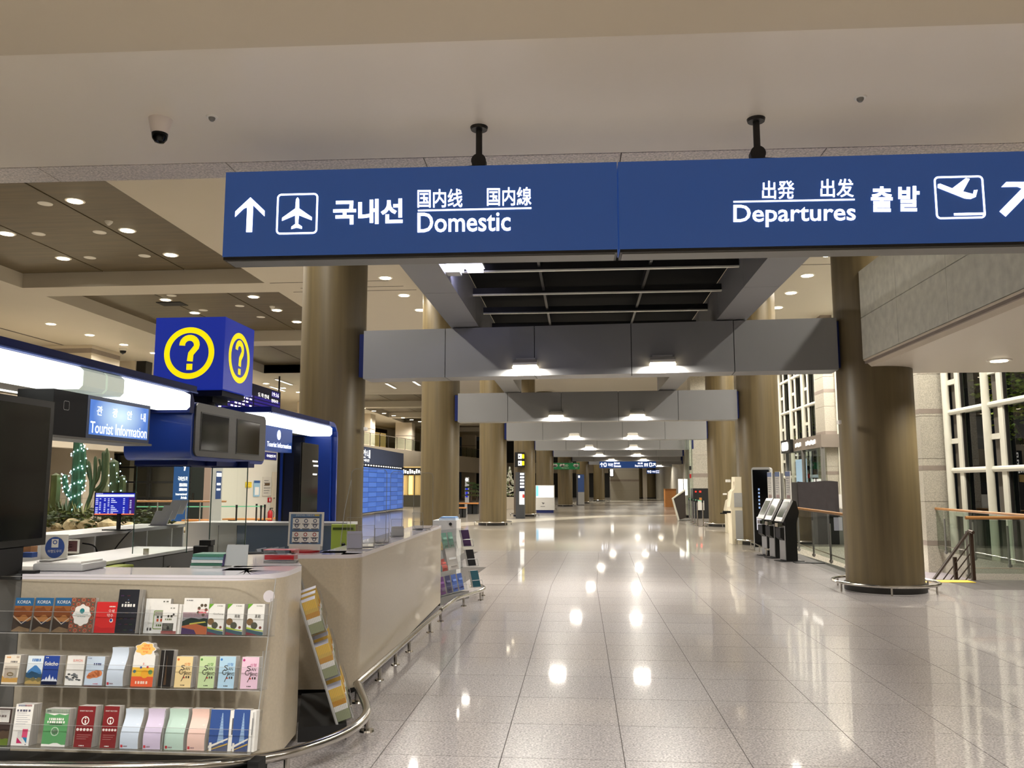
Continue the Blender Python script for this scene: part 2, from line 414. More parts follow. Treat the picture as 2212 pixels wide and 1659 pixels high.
for x0, x1, y0, y1 in ((-22.25, -22.15, 6, 33.5), (-8.9, -5, 24.6, 24.63), (-9.2, -5.6, 23.4, 23.43), (4, 8.9, 22.6, 22.63), (-8.5, -5.3, 24.1, 24.13)):
    b.box(x0, x1, y0, y1, 7.594, 7.61, GROUT)
b.build('ceiling_joint', hall_c)

# ------------------------------------------------------------------ columns
def column(x, y, label, z1=7.62, r=.56, rail=True):
    t = thing('column', label, 'column', (x, y, 0), 'round wood-clad concourse columns', 'structure')
    MB().lathe([(r, .12), (r, z1)], (x, y, 0), WOODCOL, 40).build('shaft', t)
    MB().lathe([(r+.03, 0), (r+.03, .115), (r, .13)], (x, y, 0), DARKM, 40).build('plinth', t)
    if rail:
        g = MB().tube([(x+.76*math.cos(a), y+.76*math.sin(a), .13) for a in [2*math.pi*i/36 for i in range(36)]], .022, CHROME, 8, True).build('guard_rail', t)
        for i in range(6):
            a = 2*math.pi*i/6+.3; MB().cyl((x+.76*math.cos(a), y+.76*math.sin(a), 0), (x+.76*math.cos(a), y+.76*math.sin(a), .12), .014, CHROME, 8).build('post', g)
    return t
LC = [(-4.3, 14.0), (-4.08, 23.9), (-3.55, 33.6), (-2.9, 43.1), (-2.28, 53.3), (-1.17, 63.6), (.2, 74.0), (1.85, 83.6)]
RC = [(4.66, 13.4), (4.94, 23.35), (5.58, 33.3)]
ln = ['with a blue arch in front of it', 'behind the clear counter shields', 'with the pale floor band at its foot', 'behind the lit sign totem', 'behind the white screen desk', 'wearing the green band', 'beside the grey-blue totem', 'next to the far stone wall']
for (x, y), s in zip(LC, ln): column(x, y, 'wood-clad round column %s, left row' % s)
for (x, y), s in zip(RC, ['by the stairs under the stone mezzanine', 'behind the slim ticket kiosks', 'beside the belt stanchions']): column(x, y, 'wood-clad round column %s, right row' % s)
for i, px_ in enumerate((1379, 1407, 1433)):
    p = gy(px_, 1050, 101); column(p.x, p.y, 'far small wood-clad column, %s from the stone wall at the hall end' % NTH[i], 7.6, .52, False)

# ------------------------------------------------------------------ cross beams between the column pairs
def beam(PL, PR, label, joints, z0=3.4, z1=4.23, lamps=(), gap=.58):
    PL, PR = Vector(PL+(0,)), Vector(PR+(0,)); d = (PR-PL).normalized(); n = Vector((d.y, -d.x, 0))
    M = Matrix((d, -n, Vector((0, 0, 1)))).transposed().to_4x4(); M.translation = PL
    L = (PR-PL).length; o0, o1 = gap, L-gap
    t = thing('cross_beam', label, 'beam', tuple(PL+d*L/2+Vector((0, 0, z0))), 'grey cross beams over the concourse', 'structure')
    MB().box(o0+.03, o1-.03, -.2, .2, z0+.02, z1-.02, BLACKM, M).build('core', t)
    us = [o0]+[o0+(o1-o0)*f for f in joints]+[o1]
    for a, c in zip(us, us[1:]): MB().box(a+.006, c-.006, -.25, .25, z0, z1, ALU, M).build('panel', t)
    for a in (o0-.1, o1-.02): MB().box(a, a+.12, -.16, .16, z0+.04, z1-.04, NAVY, M).build('end_bracket', t)
    for f, lab in lamps:
        u = f
        q = M @ Vector((u, -.25, z0+.14))
        lt = thing('wall_flood_lamp', lab, 'lamp', tuple(q), 'twin flood lamps along the cross beams')
        MB().box(u-.16, u+.16, -.29, -.251, z0+.26, z0+.29, GREYL, M).box(u-.12, u+.12, -.27, -.25, z0+.16, z0+.28, GREYL, M).build('bracket', lt)
        sh = MB().prism([(-.27, -.02), (-.39, .0), (-.39, .04), (-.3, .1), (-.25, .1), (-.25, -.02)], u-.2, u+.2, TRIMW, M @ Matrix(((0, 0, 1, 0), (1, 0, 0, 0), (0, 1, 0, z0+.16), (0, 0, 0, 1)))).build('housing', lt)
        MB().box(u-.21, u+.21, -.375, -.262, z0+.12, z0+.138, LAMPM, M).build('diffuser', lt)
        lamp('AREA', 'flood', M @ Vector((u, -.33, z0+.11)), K_BEAM, WARM, (.4, .12), M @ Vector((u, -.1, 0)))
    return t
def lat_on(PL, PR, x, y):                                             # distance along a beam seen in a direction
    PL, PR = Vector(PL), Vector(PR); d = (PR-PL).normalized(); r = ray(x, y); r2 = Vector((r.x, r.y))
    k = PL.x*d.y-PL.y*d.x; s = k/(r2.x*d.y-r2.y*d.x); return (r2*s-PL).dot(d)
bl = [((1140, 797), (1430, 793)), ((1203, 897), (1376, 897)), ((1241, 940), (1366, 940)), ((1273, 964), (1368, 964)), ((1295, 977), (1376, 977)), ((1321, 988), (1390, 988)), ((1346, 995), (1404, 995)), ((1375, 1000), (1424, 1001))]
bn = ['nearest', 'second', 'third', 'fourth', 'fifth', 'sixth', 'seventh', 'farthest']
BR = RC+[(6.25, 42.9), (7.0, 52.9), (8.1, 63.0), (9.4, 73.2), (11, 82.8)]
LBm = [(-4.25, 13.97), (-4.08, 23.75), (-3.55, 33.5)]+LC[3:]
for i in range(8):
    PL, PR = LBm[i], BR[i]
    u = [lat_on(PL, PR, *p) for p in bl[i]]
    lm = [(u[0], 'flood lamp on the %s cross beam, left of its pair' % bn[i]), (u[1], 'flood lamp on the %s cross beam, right of its pair' % bn[i])]
    beam(PL, PR, '%s grey panelled cross beam from the viewer, between two wood columns' % bn[i], (.185, .38, .585, .795) if i < 3 else (.2, .4, .6, .8), lamps=lm)
# stone pier that carries the fourth beam, and the far stone wall
def pier(name, x0, x1, y0, y1, z1, label, bands, mt=None):
    t = thing(name, label, 'pier', ((x0+x1)/2, (y0+y1)/2, 0), None, 'structure')
    z = 0; k = 0
    while z < z1-.01:
        h = min(1.05, z1-z); MB().box(x0, x1, y0, y1, z+.006, z+h-.006, mt or STONE).build('stone_block', t)
        if k in bands: MB().box(x0-.004, x1+.004, y0-.004, y1+.004, z+h-.1, z+h+.1, STONEB).build('stone_band', t)
        z += h; k += 1
    MB().box(x0+.01, x1-.01, y0+.01, y1-.01, 0, z1, STONEB).build('core', t)
    return t
pier('stone_pier', 5.75, 6.7, 43.3, 44.5, 7.6, 'square stone pier with taupe bands behind the belt stanchions', (1, 3, 5))
pier('stone_pier', 3.2, 6.2, 89, 92, 7.6, 'broad stone wall block at the far end of the hall', (1, 3, 5))
pier('stone_pier', -23.2, -20.9, 33.4, 35.6, 7.6, 'beige square pillar behind the cactus garden', (6,), BEIGEW)

# ------------------------------------------------------------------ longitudinal beams and dark louvre roof over the aisle
for x0, x1, s in ((-2.16, -1.68, 'left'), (2.22, 2.7, 'right')):
    t = thing('long_beam', '%s grey box beam running along the aisle above the cross beams' % s, 'beam', ((x0+x1)/2, 15, 4.25), None, 'structure')
    for k in range(8):
        MB().box(x0, x1, 6.9+2.1*k+.004, 9+2.1*k-.004, 4.25, 4.82, ALU).build('panel', t)
t = thing('louvre_roof', 'dark glazed louvre roof with thin grey ribs over the aisle', 'roof', (.27, 15, 4.6), None, 'structure')
for k in range(8): MB().box(-1.68, 2.22, 6.9+2.1*k, 9+2.1*k-.01, 4.83, 4.86, DGLASS).build('dark_pane', t)
for k in range(11): MB().box(-1.68, 2.22, 8.49+1.43*k, 8.51+1.43*k, 4.62, 4.72, DARKM).box(-1.68, 2.22, 8.47+1.43*k, 8.53+1.43*k, 4.60, 4.62, FRAMEW).build('rib', t)
for x in (-.55, 1.0): MB().box(x-.02, x+.02, 6.9, 23.4, 4.66, 4.78, DARKM).build('purlin', t)

# ------------------------------------------------------------------ mezzanine, upper right
t = thing('mezzanine', 'grey stone mezzanine balustrade running toward the viewer at upper right', 'mezzanine', (4.5, 10, 3.4), None, 'structure')
MX, ME = 4.35, 12.95
for k, (y0, y1) in enumerate(((4.6, 6.4), (6.4, 8.2), (8.2, 9.95), (9.95, 11.5), (11.5, ME))):
    MB().box(MX, MX+.1, y0+.004, y1-.004, 3.52, 4.16, MEZZ).build('stone_panel', t)
    MB().box(MX, MX+.1, y0+.004, y1-.004, 4.17, 4.9, MEZZ).build('stone_panel', t)
MB().prism([(MX, 3.51), (MX+.1, 3.4), (MX+.1, 3.51)], 4.6, ME, SOFFIT, Matrix(((1, 0, 0, 0), (0, 0, 1, 0), (0, 1, 0, 0), (0, 0, 0, 1)))).build('bottom_edge', t)
MB().box(MX+.02, MX+.09, 4.6, ME, 3.45, 4.88, STONEB).build('backing', t)
MB().box(MX+.1, 9.6, 4.6, 13.72, 3.4, 3.9, NEARC).build('soffit', t)
# ------------------------------------------------------------------ right facade: stone pilasters and white steel windows
def pilaster(x, y, label, w_=.62, dep=1.1):
    t = thing('stone_pilaster', label, 'pilaster', (x, y, 0), 'stone pilasters between the windows', 'structure')
    for k in range(8):
        MB().box(x, x+w_, y, y+dep, -.9+1.05*k+.006 if k else -3, .15+1.05*k-.006, STONE).build('stone_block', t)
    for z in (.2, 2.02, 3.42, 4.9): MB().box(x-.003, x+w_+.003, y-.003, y+dep+.003, z-.06, z+.06, STONEB).build('stone_band', t)
    MB().box(x+.01, x+w_-.01, y+.01, y+dep-.01, -3, 7.6, STONEB).build('core', t)
    MB().box(x+w_, x+w_+.07, y-.02, y+dep+.02, -3, 7.6, STONEB).build('edge_strip', t)
pilaster(8.4, 21.15, 'stone pilaster with taupe bands beside the stairs, right of the big column', .66)
pilaster(8.55, 29.6, 'stone pilaster with taupe bands seen left of the big column')
pilaster(8.95, 38.6, 'stone pilaster behind the glazed entrance portal', .75)
pilaster(9.6, 47.6, 'far stone pilaster beyond the entrance portal')
wn = [0]
def window_bay(y0, y1, X, label, n):
    wn[0] += 1
    t = thing('window_%d' % wn[0], label, 'window', (X, (y0+y1)/2, 0), None, 'structure')
    pitch = (y1-y0)/n
    TR = (-.1, 1.95, 3.35, 4.8, 6.2)
    for k in range(n):
        a = y1-pitch*k                                                # from the far end toward the viewer
        MB().cyl((X-.1, a-.1, -3), (X-.1, a-.1, 7.6), .085, FRAMEW, 12).build('round_post', t)
        MB().box(X-.06, X+.06, a-.72, a-.52, -3, 7.6, FRAMEW).build('flat_post', t)
        MB().box(X-.03, X+.03, a-.77, a-.735, -3, 7.6, DARKM).build('dark_gasket', t)
        for z0, z1 in zip(TR, TR[1:]):
            zc = (z0+z1)/2
            MB().box(X-.07, X+.03, a-.55, a-.1, zc-.06, zc+.06, FRAMEW).build('rung', t)
        for z in TR:
            MB().cyl((X-.05, a-pitch, z), (X-.05, a, z), .065, FRAMEW, 10).build('transom', t)
            if z > 0: MB().rbox(X+.0, X+.16, a-pitch, a, z-.05, z+.05, FRAMEW, .02, 1).build('sill_bar', t)
        for z0, z1 in zip((-3,)+TR, TR+(7.6,)):
            MB().rect(Fr((X+.05, a-pitch, 0), (0, 1, 0), (0, 0, 1)), .02, z0+.06, pitch-.72, z1-.06, GLNIGHT, 0).build('pane', t)
            MB().rect(Fr((X+.05, a-.55, 0), (0, 1, 0), (0, 0, 1)), .02, z0+.06, .45, z1-.06, paint((112, 106, 98)), 0).build('narrow_panel', t)
window_bay(9.15, 20.95, 9.02, 'tall white-framed window wall behind the glass railing, beside the stairs', 6)
window_bay(22.25, 29.6, 9.1, 'tall white-framed window wall mostly hidden by the big column', 4)
window_bay(30.7, 38.6, 9.25, 'tall white-framed window wall above the entrance portal', 4)
window_bay(39.7, 47.6, 9.9, 'far white-framed window wall past the portal', 4)
struct('trim_2', MB().box(8.9, 9.2, 6, 21, -.35, -.1, STONE).box(9.0, 9.6, 48, 112, 0, 7.6, STONE), 'stone curb and far wall along the right facade')
# night outside: paving, a dark hedge line and one lit tree
struct('ground_outside', MB().box(9.3, 60, -10, 120, -3.2, -3, GROUT), 'dark paving outside the windows')
def tree(x, y, h, label, n=900, s=1.6):
    t = thing('tree', label, 'tree', (x, y, -3))
    MB().tube([(x, y, -3), (x+.1, y, -1), (x-.05, y+.1, h*.45)], [.14, .11, .07], paint((70, 52, 38)), 8).build('trunk', t)
    g = MB(); lm = [paint((150, 170, 50)), paint((186, 196, 70))]
    for i in range(6):
        a = i*1.05; g.tube([(x, y, h*.1+i*.25), (x+s*.6*math.cos(a), y+s*.6*math.sin(a), h*.35+i*.3)], [.05, .015], paint((70, 52, 38)), 6)
    g.build('branches', t); g = MB()
    for i in range(n):
        u, v, q = RND.gauss(0, 1), RND.gauss(0, 1), RND.gauss(0, 1); l = math.sqrt(u*u+v*v+q*q)*1.0; r = RND.random()**.4*s
        c = Vector((x+u/l*r, y+v/l*r, h*.55+q/l*r*1.3)); k = .1
        R3 = Matrix.Rotation(RND.random()*6, 3, 'Z') @ Matrix.Rotation(RND.random()*3, 3, 'X')
        g.add([c+R3 @ Vector(p) for p in ((-k, 0, 0), (0, -k*.5, .02), (k, 0, 0), (0, k*.5, .02))], [(0, 1, 2, 3)], lm[i % 2])
    g.build('foliage', t)['kind'] = 'stuff'
tree(12.4, 23.2, 8.6, 'leafy tree lit yellow outside the window at the right edge', 1800, 1.7)
lamp('SPOT', 'tree_light', (11.0, 21.5, -2.5), 7000, (1, .9, .35), .1, (12.4, 23.2, 4.4), 70)
tree(11.7, 44.5, 5.2, 'leafy tree lit yellow outside beyond the entrance portal', 900, 1.9)
lamp('SPOT', 'tree_light', (11.0, 42, -2.5), 5000, (1, .9, .35), .1, (11.7, 44.5, 2.2), 70)

# ------------------------------------------------------------------ stair void: glass railings, bronze stair rail, steps
b = MB()
b.box(VX0, VX0+.02, VY0, VY1, -3, -.006, STONE).box(VX1-.02, VX1, VY0, VY1, -3, -.006, STONE).box(VX0, VX1, VY1-.02, VY1, -3, -.006, STONE).box(6.75, VX1, VY0, VY0+.02, -3, -.006, STONE)
b.box(VX0, VX1, VY0, 40, -3.2, -3, GREYP)
b.box(6.85, VX1, VY0, VY1, -.62, -.5, mat('mauve_landing', (150, 142, 148), .6))
struct('trim_3', b, 'stone sides and landing of the stair opening')
lamp('POINT', 'stair_void_fill', (5.9, 20.5, -1.3), 120, WARM, .2)  # added fill without a fixture, brightens the inside of the stair void
lamp('POINT', 'landing_fill', (7.8, 21.5, -.2), 14, WARM, .1)  # another added fill with no fixture, for the landing
t = thing('staircase', 'stone stairs going down beside the big column', 'stairs', (5.9, VY0, -.1), None, 'structure')
for k in range(14): MB().box(VX0, 6.7, VY0+.02+.3*k, VY0+.34+.3*k, -3, -.17*(k+1), STONE).build('step', t)
ty = gz(1996, 1252).y
solo('tactile_strip', MB().box(5.35, 6.5, 14.5, 14.8, 0, .006, mat('tactile_yellow', (236, 196, 40), .55)), 'yellow tactile strip across the top of the stairs', 'strip')
def glass_rail(name, pts, label, z=1.03, post=1.5, cap=True, base=True):
    t = thing(name, label, 'railing', tuple(pts[0])+(0,))
    P = [Vector(p+(0,)) for p in pts]
    for a, c in zip(P, P[1:]):
        L = (c-a).length; d = (c-a)/L; n = max(1, round(L/post))
        for k in range(n+1):
            q = a+d*(L*k/n); MB().cyl(q+Vector((0, 0, -.02)), q+Vector((0, 0, .8)), .022, GREYP, 10).box(q.x-.03, q.x+.03, q.y-.03, q.y+.03, 0, .05, GREYP).build('post', t)
        for k in range(n):
            q = a+d*(L*k/n+.03)
            MB().rect(Fr(q, d, (0, 0, 1)), 0, .07, L/n-.06, z-.04, GLRAIL, 0).build('glass_panel', t)
        MB().tube([a+Vector((0, 0, z)), c+Vector((0, 0, z))], .03, HANDR, 10).build('handrail', t)
        MB().tube([a+Vector((0, 0, .16)), c+Vector((0, 0, .16))], .012, CHROME, 6).build('lower_rail', t)
glass_rail('glass_railing', [(VX0-.08, VY0-.2), (VX0+.35, VY1+.2)], 'glass railing with wooden handrail between the kiosks and the big column')
glass_rail('glass_railing', [(8.3, 15.6), (8.72, 22.3)], 'glass railing with wooden handrail along the window wall')
glass_rail('glass_railing', [(6.75, 15.3), (9.0, 15.3)], 'short glass railing across the stair opening at the right edge')
t = thing('stair_rail', 'bronze stair railing with sloping bars going down at the right', 'railing', (6.64, 14.96, 0))
B = [Vector((6.64, 14.9, 0)), Vector((6.62, 17.2, 0))]
sl = -.62
def sz(y, h): return h+sl*(y-14.9)
MB().box(6.62, 6.67, 14.87, 14.93, 0, .8, BRONZE).build('post', t)
MB().box(6.62, 6.67, 15.55, 15.61, sz(15.6, .0)-.1, sz(15.6, .76), BRONZE).build('post', t)
MB().box(6.62, 6.67, 16.55, 16.61, sz(16.6, .0)-.1, sz(16.6, .76), BRONZE).build('post', t)
MB().tube([(6.64, 14.8, .8), (6.64, 14.95, .82), (6.64, 17.6, sz(17.6, .82))], .028, BRONZE, 8).build('handrail', t)
for h in (.12, .28, .44, .6): MB().tube([(6.64, 14.95, h), (6.64, 17.6, sz(17.6, h))], .012, BRONZE, 6).build('sloping_bar', t)

# ------------------------------------------------------------------ left side of the hall
def seg(name, lat0, lat1, y0, y1, z0, z1, m, label=None, step=10):
    b = MB(); y = y0
    while y < y1-.01:
        e = min(y+step, y1); q = [hp(lat0, y), hp(lat1, y), hp(lat1, e), hp(lat0, e)]
        b.prism([(p.x, p.y) for p in q], z0, z1, m); y = e
    return b
balc = struct('wall_left', seg('w', -21.2, -20.7, 24, 100, 3.05, 4.8, BEIGEW).box(-32, -21.5, 38, 38.4, 0, 7.6, BEIGEW), 'beige balcony edge along the left of the hall')
struct('floor_upper', seg('w', -27, -21.2, 24, 100, 4.5, 4.78, BEIGEW), 'upper floor behind the balcony edge')
struct('wall_upper_left', seg('w', -27.4, -27, 24, 100, 0, 7.6, WALLW), 'wall at the back of the upper floor')
shop = [paint((150, 128, 78)), paint((60, 58, 50)), paint((196, 176, 128)), paint((88, 80, 64))]
SHOPL = mat('shop_front_glow', (200, 170, 110), .5, emit=(214, 180, 110), es=.55)
for k in range(8):
    y = 43+7*k; p = hp(-26.8, y); q = hp(-26.8, y+3.4)
    t = thing('shop_front', 'upper floor shop front behind the balcony, %s from the viewer' % ORD[k].replace(' nearest', '').replace('nearest', 'first'), 'shop front', tuple(p)[:2]+(4.78,), 'shop fronts on the upper floor')
    d = (q-p).normalized(); M = Fr(Vector((p.x, p.y, 4.78)), d, (0, 0, 1))
    MB().box(0, 3.4, 0, 2.3, 0, .05, SHOPL if k % 2 else shop[k % 4], M).build('lit_interior', t)
    for u in (0, 1.7, 3.35): MB().box(u, u+.06, 0, 2.3, .05, .1, DARKM, M).build('mullion', t)
    MB().box(0, 3.4, 2.2, 2.6, .05, .16, DARKM, M).build('lintel', t)
for k in range(7):
    y = 37+9.7*k; p = hp(-22.4, y)
    t = thing('balcony_pillar', 'square beige pillar on the balcony, %s' % ORD[k], 'pillar', (p.x, p.y, 4.78), 'square pillars along the balcony', 'structure')
    if y > 40:
        MB().box(p.x-.8, p.x+.8, p.y-.8, p.y+.8, 0, 7.6, BEIGEW).build('shaft', t); MB().box(p.x-.82, p.x+.82, p.y-.82, p.y+.82, 6.3, 6.36, STONEB).build('band', t)
    else:
        MB().box(p.x-.3, p.x+.3, p.y-.3, p.y+.3, 4.78, 7.6, DARKM).build('shaft', t)
t = thing('balcony_railing', 'glass balcony railing with thin dark posts on the upper floor', 'railing', tuple(hp(-20.9, 60))[:2]+(4.8,))
y = 30
while y < 98:
    p, q = hp(-20.9, y), hp(-20.9, y+2); d = (q-p).normalized()
    MB().cyl((p.x, p.y, 4.8), (p.x, p.y, 5.85), .03, DARKM, 6).build('post', t)
    MB().rect(Fr(Vector((p.x, p.y, 4.8)), d, (0, 0, 1)), .05, .08, 1.95, 1.0, GLRAIL, 0).build('glass_panel', t)
    MB().tube([(p.x, p.y, 5.85), (q.x, q.y, 5.85)], .03, CHROME, 6).build('handrail', t); y += 2
p = hp(-20.68, 32); MB().box(p.x, p.x+.05, 31.6, 32.8, 3.35, 3.55, BLACKM).build('vent_grille', balc)
p = hp(-20.68, 36); MB().box(p.x, p.x+.05, 35.6, 36.6, 3.35, 3.55, BLACKM).build('vent_grille', balc)
# ground floor room with notices
b = MB().box(-14.25, -14, 31.2, 46, 0, 3.2, WALLW)
struct('wall_white_room', b, 'white ground floor wall with notices behind the benches')
struct('wall_lower_left', seg('w', -26.5, -26, 46, 100, 0, 3.1, BEIGEW), 'ground floor wall below the balcony')
wx = -13.985
def MW(): return Fr((wx, 29.3, 0), (0, 1, 0), (0, 0, 1))
def flat(name, x0, y0, x1, y1, m, label, cat, th=.02, X=wx, extra=None, group=None):
    p = gx(x0, y1, X); q = gx(x1, y0, X); z0 = gx(x0, y1, X).z; z1 = gx(x0, y0, X).z
    b = MB().box(X, X+th, p.y, q.y, z0, z1, m)
    M = Fr((X+th, p.y, z0), (0, 1, 0), (0, 0, 1)); W, H = q.y-p.y, z1-z0
    if extra: extra(b, M, W, H)
    return solo(name, b, label, cat, group)
TXT = paint((90, 90, 96))
def lines(b, M, W, H, n=5, m=TXT, u0=.12, u1=.88, v0=.15, v1=.8, th=.25):
    for i in range(n):
        v = v0+(v1-v0)*i/max(n-1, 1); b.rect(M, W*u0, H*v, W*(u0+(u1-u0)*(.7+.3*((i*37) % 5)/4)), H*(v+(v1-v0)/n*th), m, .002)
flat('notice', 547, 1038, 561, 1073, paint((150, 190, 214)), 'pale blue notice sheet on the white wall by the benches', 'notice', extra=lambda b, M, W, H: (b.rect(M, 0, H*.85, W, H, paint((50, 90, 150)), .002), b.rect(M, W*.15, H*.1, W*.85, H*.6, PAPER, .002)))
flat('notice', 566, 1030, 586, 1072, paint((206, 200, 188)), 'tall text notice sheet on the white wall by the door', 'notice', extra=lambda b, M, W, H: (lines(b, M, W, H, 6), b.rect(M, W*.2, H*.55, W*.8, H*.68, paint((96, 76, 50)), .003)))
flat('warning_sign', 530, 1041, 543, 1053, paint((236, 206, 40)), 'yellow warning sign on the white wall', 'sign', extra=lambda b, M, W, H: lines(b, M, W, H, 3))
flat('fire_sign', 578, 1075, 586, 1085, RED, 'small red extinguisher sign above the extinguisher', 'sign', extra=lambda b, M, W, H: b.rect(M, W*.35, H*.2, W*.65, H*.8, PAPER, .002))
p = gx(586, 1102, -13.7)
t = thing('fire_extinguisher', 'red fire extinguisher standing at the foot of the white wall', 'extinguisher', (-13.75, p.y, .02))
MB().lathe([(.1, 0), (.11, .04), (.11, .4), (.05, .5)], (-13.75, p.y, .0), RED, 14).build('body', t)
MB().lathe([(.03, .5), (.03, .58)], (-13.75, p.y, 0), BLACK, 10).box(-13.76, -13.62, p.y-.01, p.y+.01, .56, .6, BLACK).build('valve', t)
MB().tube([(-13.7, p.y+.05, .54), (-13.62, p.y+.1, .4), (-13.63, p.y+.1, .15)], .015, BLACK, 6).build('hose', t)
p0, p1 = gx(589, 1000, wx), gx(606, 1000, wx)
d1 = MB().box(wx, wx+.03, p0.y, p1.y, 0, 2.2, BEIGEW)
t = struct('door_1', d1, 'plain white door in the white wall'); MB().box(wx+.03, wx+.08, p0.y+.1, p0.y+.25, 1, 1.03, CHROME).build('door_handle', t)
flat('wall_sign', 572, 976, 597, 992, paint((34, 40, 130)), 'blue sign board at the top of the white wall', 'sign', extra=lambda b, M, W, H: b.text(M, '국내선도착', W*.1, H*.3, W*.9, H*.7, LITW, .003))
# grey totem with a round blue head, in front of the wall
p = gx(468, 1140, -10.5)
t = thing('information_totem', 'slim silver totem with a round white emblem, seen through the glass screens', 'totem', (-10.5, p.y, 0))
MB().rbox(-10.62, -10.5, p.y-.28, p.y+.28, 0, 2.75, GREYL, .02, 1).build('body', t)
M = Fr((-10.498, p.y-.28, 0), (0, 1, 0), (0, 0, 1))
MB().rect(M, .02, 2.3, .54, 2.72, paint((40, 84, 156)), .002).ring(M, .28, 2.5, .15, .15, .06, LITW, .004).build('emblem_panel', t)
MB().rect(M, .1, 1.2, .46, 2.0, paint((24, 60, 120)), .002).rect(M, .16, 1.6, .4, 1.66, LITW, .004).rect(M, .16, 1.45, .4, 1.5, LITW, .004).rect(M, .12, 1.85, .44, 1.95, LITW, .004).build('screen', t)
# dark glazed entrance with frames, far left
t = thing('window_9', 'dark glazed entrance wall with black frames behind the cactus garden', 'window', (-20, 37.6, 0), None, 'structure')
for k in range(12):
    x = -31.5+1.6*k
    if -14.2 < x: break
    MB().box(x, x+.12, 37.4, 37.6, 0, 3.05, BLACKM).build('mullion', t)
    for z in (.1, 1.0, 1.75, 2.45): MB().rect(Fr((x+.12, 37.55, 0), (1, 0, 0), (0, 0, 1)), 0, z+.05, 1.48, z+.68, glass('frosted_dark_glass', (.5, .54, .5), 1.5, .2, .06), 0).build('pane', t)
for z in (.05, .95, 1.7, 2.4, 3.0): MB().box(-31.5, -14.2, 37.42, 37.58, z, z+.08, BLACKM).build('transom', t)
struct('wall_left_end', MB().box(-32, -31.6, 5, 112, 0, 7.6, BEIGEW).box(-32, -13, 45, 45.2, 0, 3, paint((120, 118, 110))), 'wall at the far left of the hall')
p = gy(390, 1050, 28)
t = thing('blue_banner', 'tall blue arrivals banner with white writing beyond the glass screen', 'banner', (p.x, 28, 0))
M = Fr((gy(374, 1050, 28).x, 28, .3), (1, 0, 0), (0, 0, 1)); W = gy(406, 1050, 28).x-gy(374, 1050, 28).x
MB().box(0, W, 0, 2.35, -.05, 0, paint((30, 84, 150)), M).build('board', t)
b = MB(); b.text(M, '국제선도착', W*.3, 1.45, W*.95, 1.6, LITW); b.text(M, '国际线到达', W*.42, 1.25, W*.95, 1.37, LITW); b.text(M, '国際線到着', W*.42, 1.1, W*.95, 1.2, LITW); b.text(M, 'International', W*.2, .95, W*.95, 1.03, LITW); b.text(M, 'Arrivals', W*.55, .82, W*.95, .92, LITW)
b.poly(M, [(W*.55, 1.95), (W*.95, 2.1), (W*.98, 2.03), (W*.8, 1.93), (W*.75, 1.8), (W*.68, 1.8), (W*.7, 1.93)], LITW); b.build('lettering', t)
MB().box(0, W, -.3, 0, -.05, .0, GREYP, M).build('foot', t)
x0, x1 = gy(412, 1050, 31).x, gy(440, 1050, 31).x
t = struct('door_2', MB().box(x0, x1, 31, 31.2, 0, 2.9, paint((26, 34, 30))), 'dark door in the far left wall')
MB().box(x0+.1, x0+.16, 30.93, 31, 1, 1.3, CHROME).build('door_handle', t); MB().box(x1, x1+.3, 31, 31.2, 0, 2.9, paint((150, 132, 118))).build('door_jamb', t)

# upper windows on the far left
t = thing('window_10', 'dark upper floor windows behind the pillar', 'window', (-26, 37.9, 5.2), None, 'structure')
for k in range(6): MB().box(-31+1.7*k, -29.5+1.7*k, 37.85, 37.98, 5.0, 6.6, paint((40, 40, 34))).build('pane', t)
# blue check-in board, left middle
p, q = gx(783, 1040, -11.5), gx(871, 1040, -11.5)
t = thing('flight_wall', 'tall blue lit departures wall with slate header behind the counter shields', 'display wall', (-11.7, (p.y+q.y)/2, 0))
ya, yb = p.y-6, q.y
MB().box(-11.9, -11.5, ya, yb, .1, 3.65, paint((70, 82, 112))).build('body', t)
BLUL = mat('flight_wall_blue', (70, 110, 200), .4, emit=(70, 120, 215), es=.38)
BLUD = mat('flight_wall_blue_light', (84, 126, 212), .4, emit=(84, 130, 225), es=.42)
n = 9
for k in range(n):
    y0 = yb-(yb-ya)/n*(k+1); y1 = yb-(yb-ya)/n*k
    for j in range(9): MB().box(-11.5, -11.47, y0+.04, y1-.04, .15+.27*j, .15+.27*j+.25, BLUD if (j+k) % 2 else BLUL).build('lit_panel', t)
MB().box(-11.5, -11.42, ya, yb, 2.62, 2.74, BLACKM).build('black_rail', t)
M = Fr((-11.45, ya, 0), (0, 1, 0), (0, 0, 1)); b = MB()
for k in range(26): b.rect(M, .3+k*.58, 2.64, .6+k*.58, 2.7, LITW, .04)
meta(b.build('lit_marks', t), kind='stuff'); b = MB()
u = onp(M, 783, 985)[0]; b.text(M, '안내', u-.1, 3.05, u+1.6, 3.5, LITW); b.text(M, '국내선', u-.3, 2.85, u+1.4, 3.0, LITW)
b.build('lettering', t)
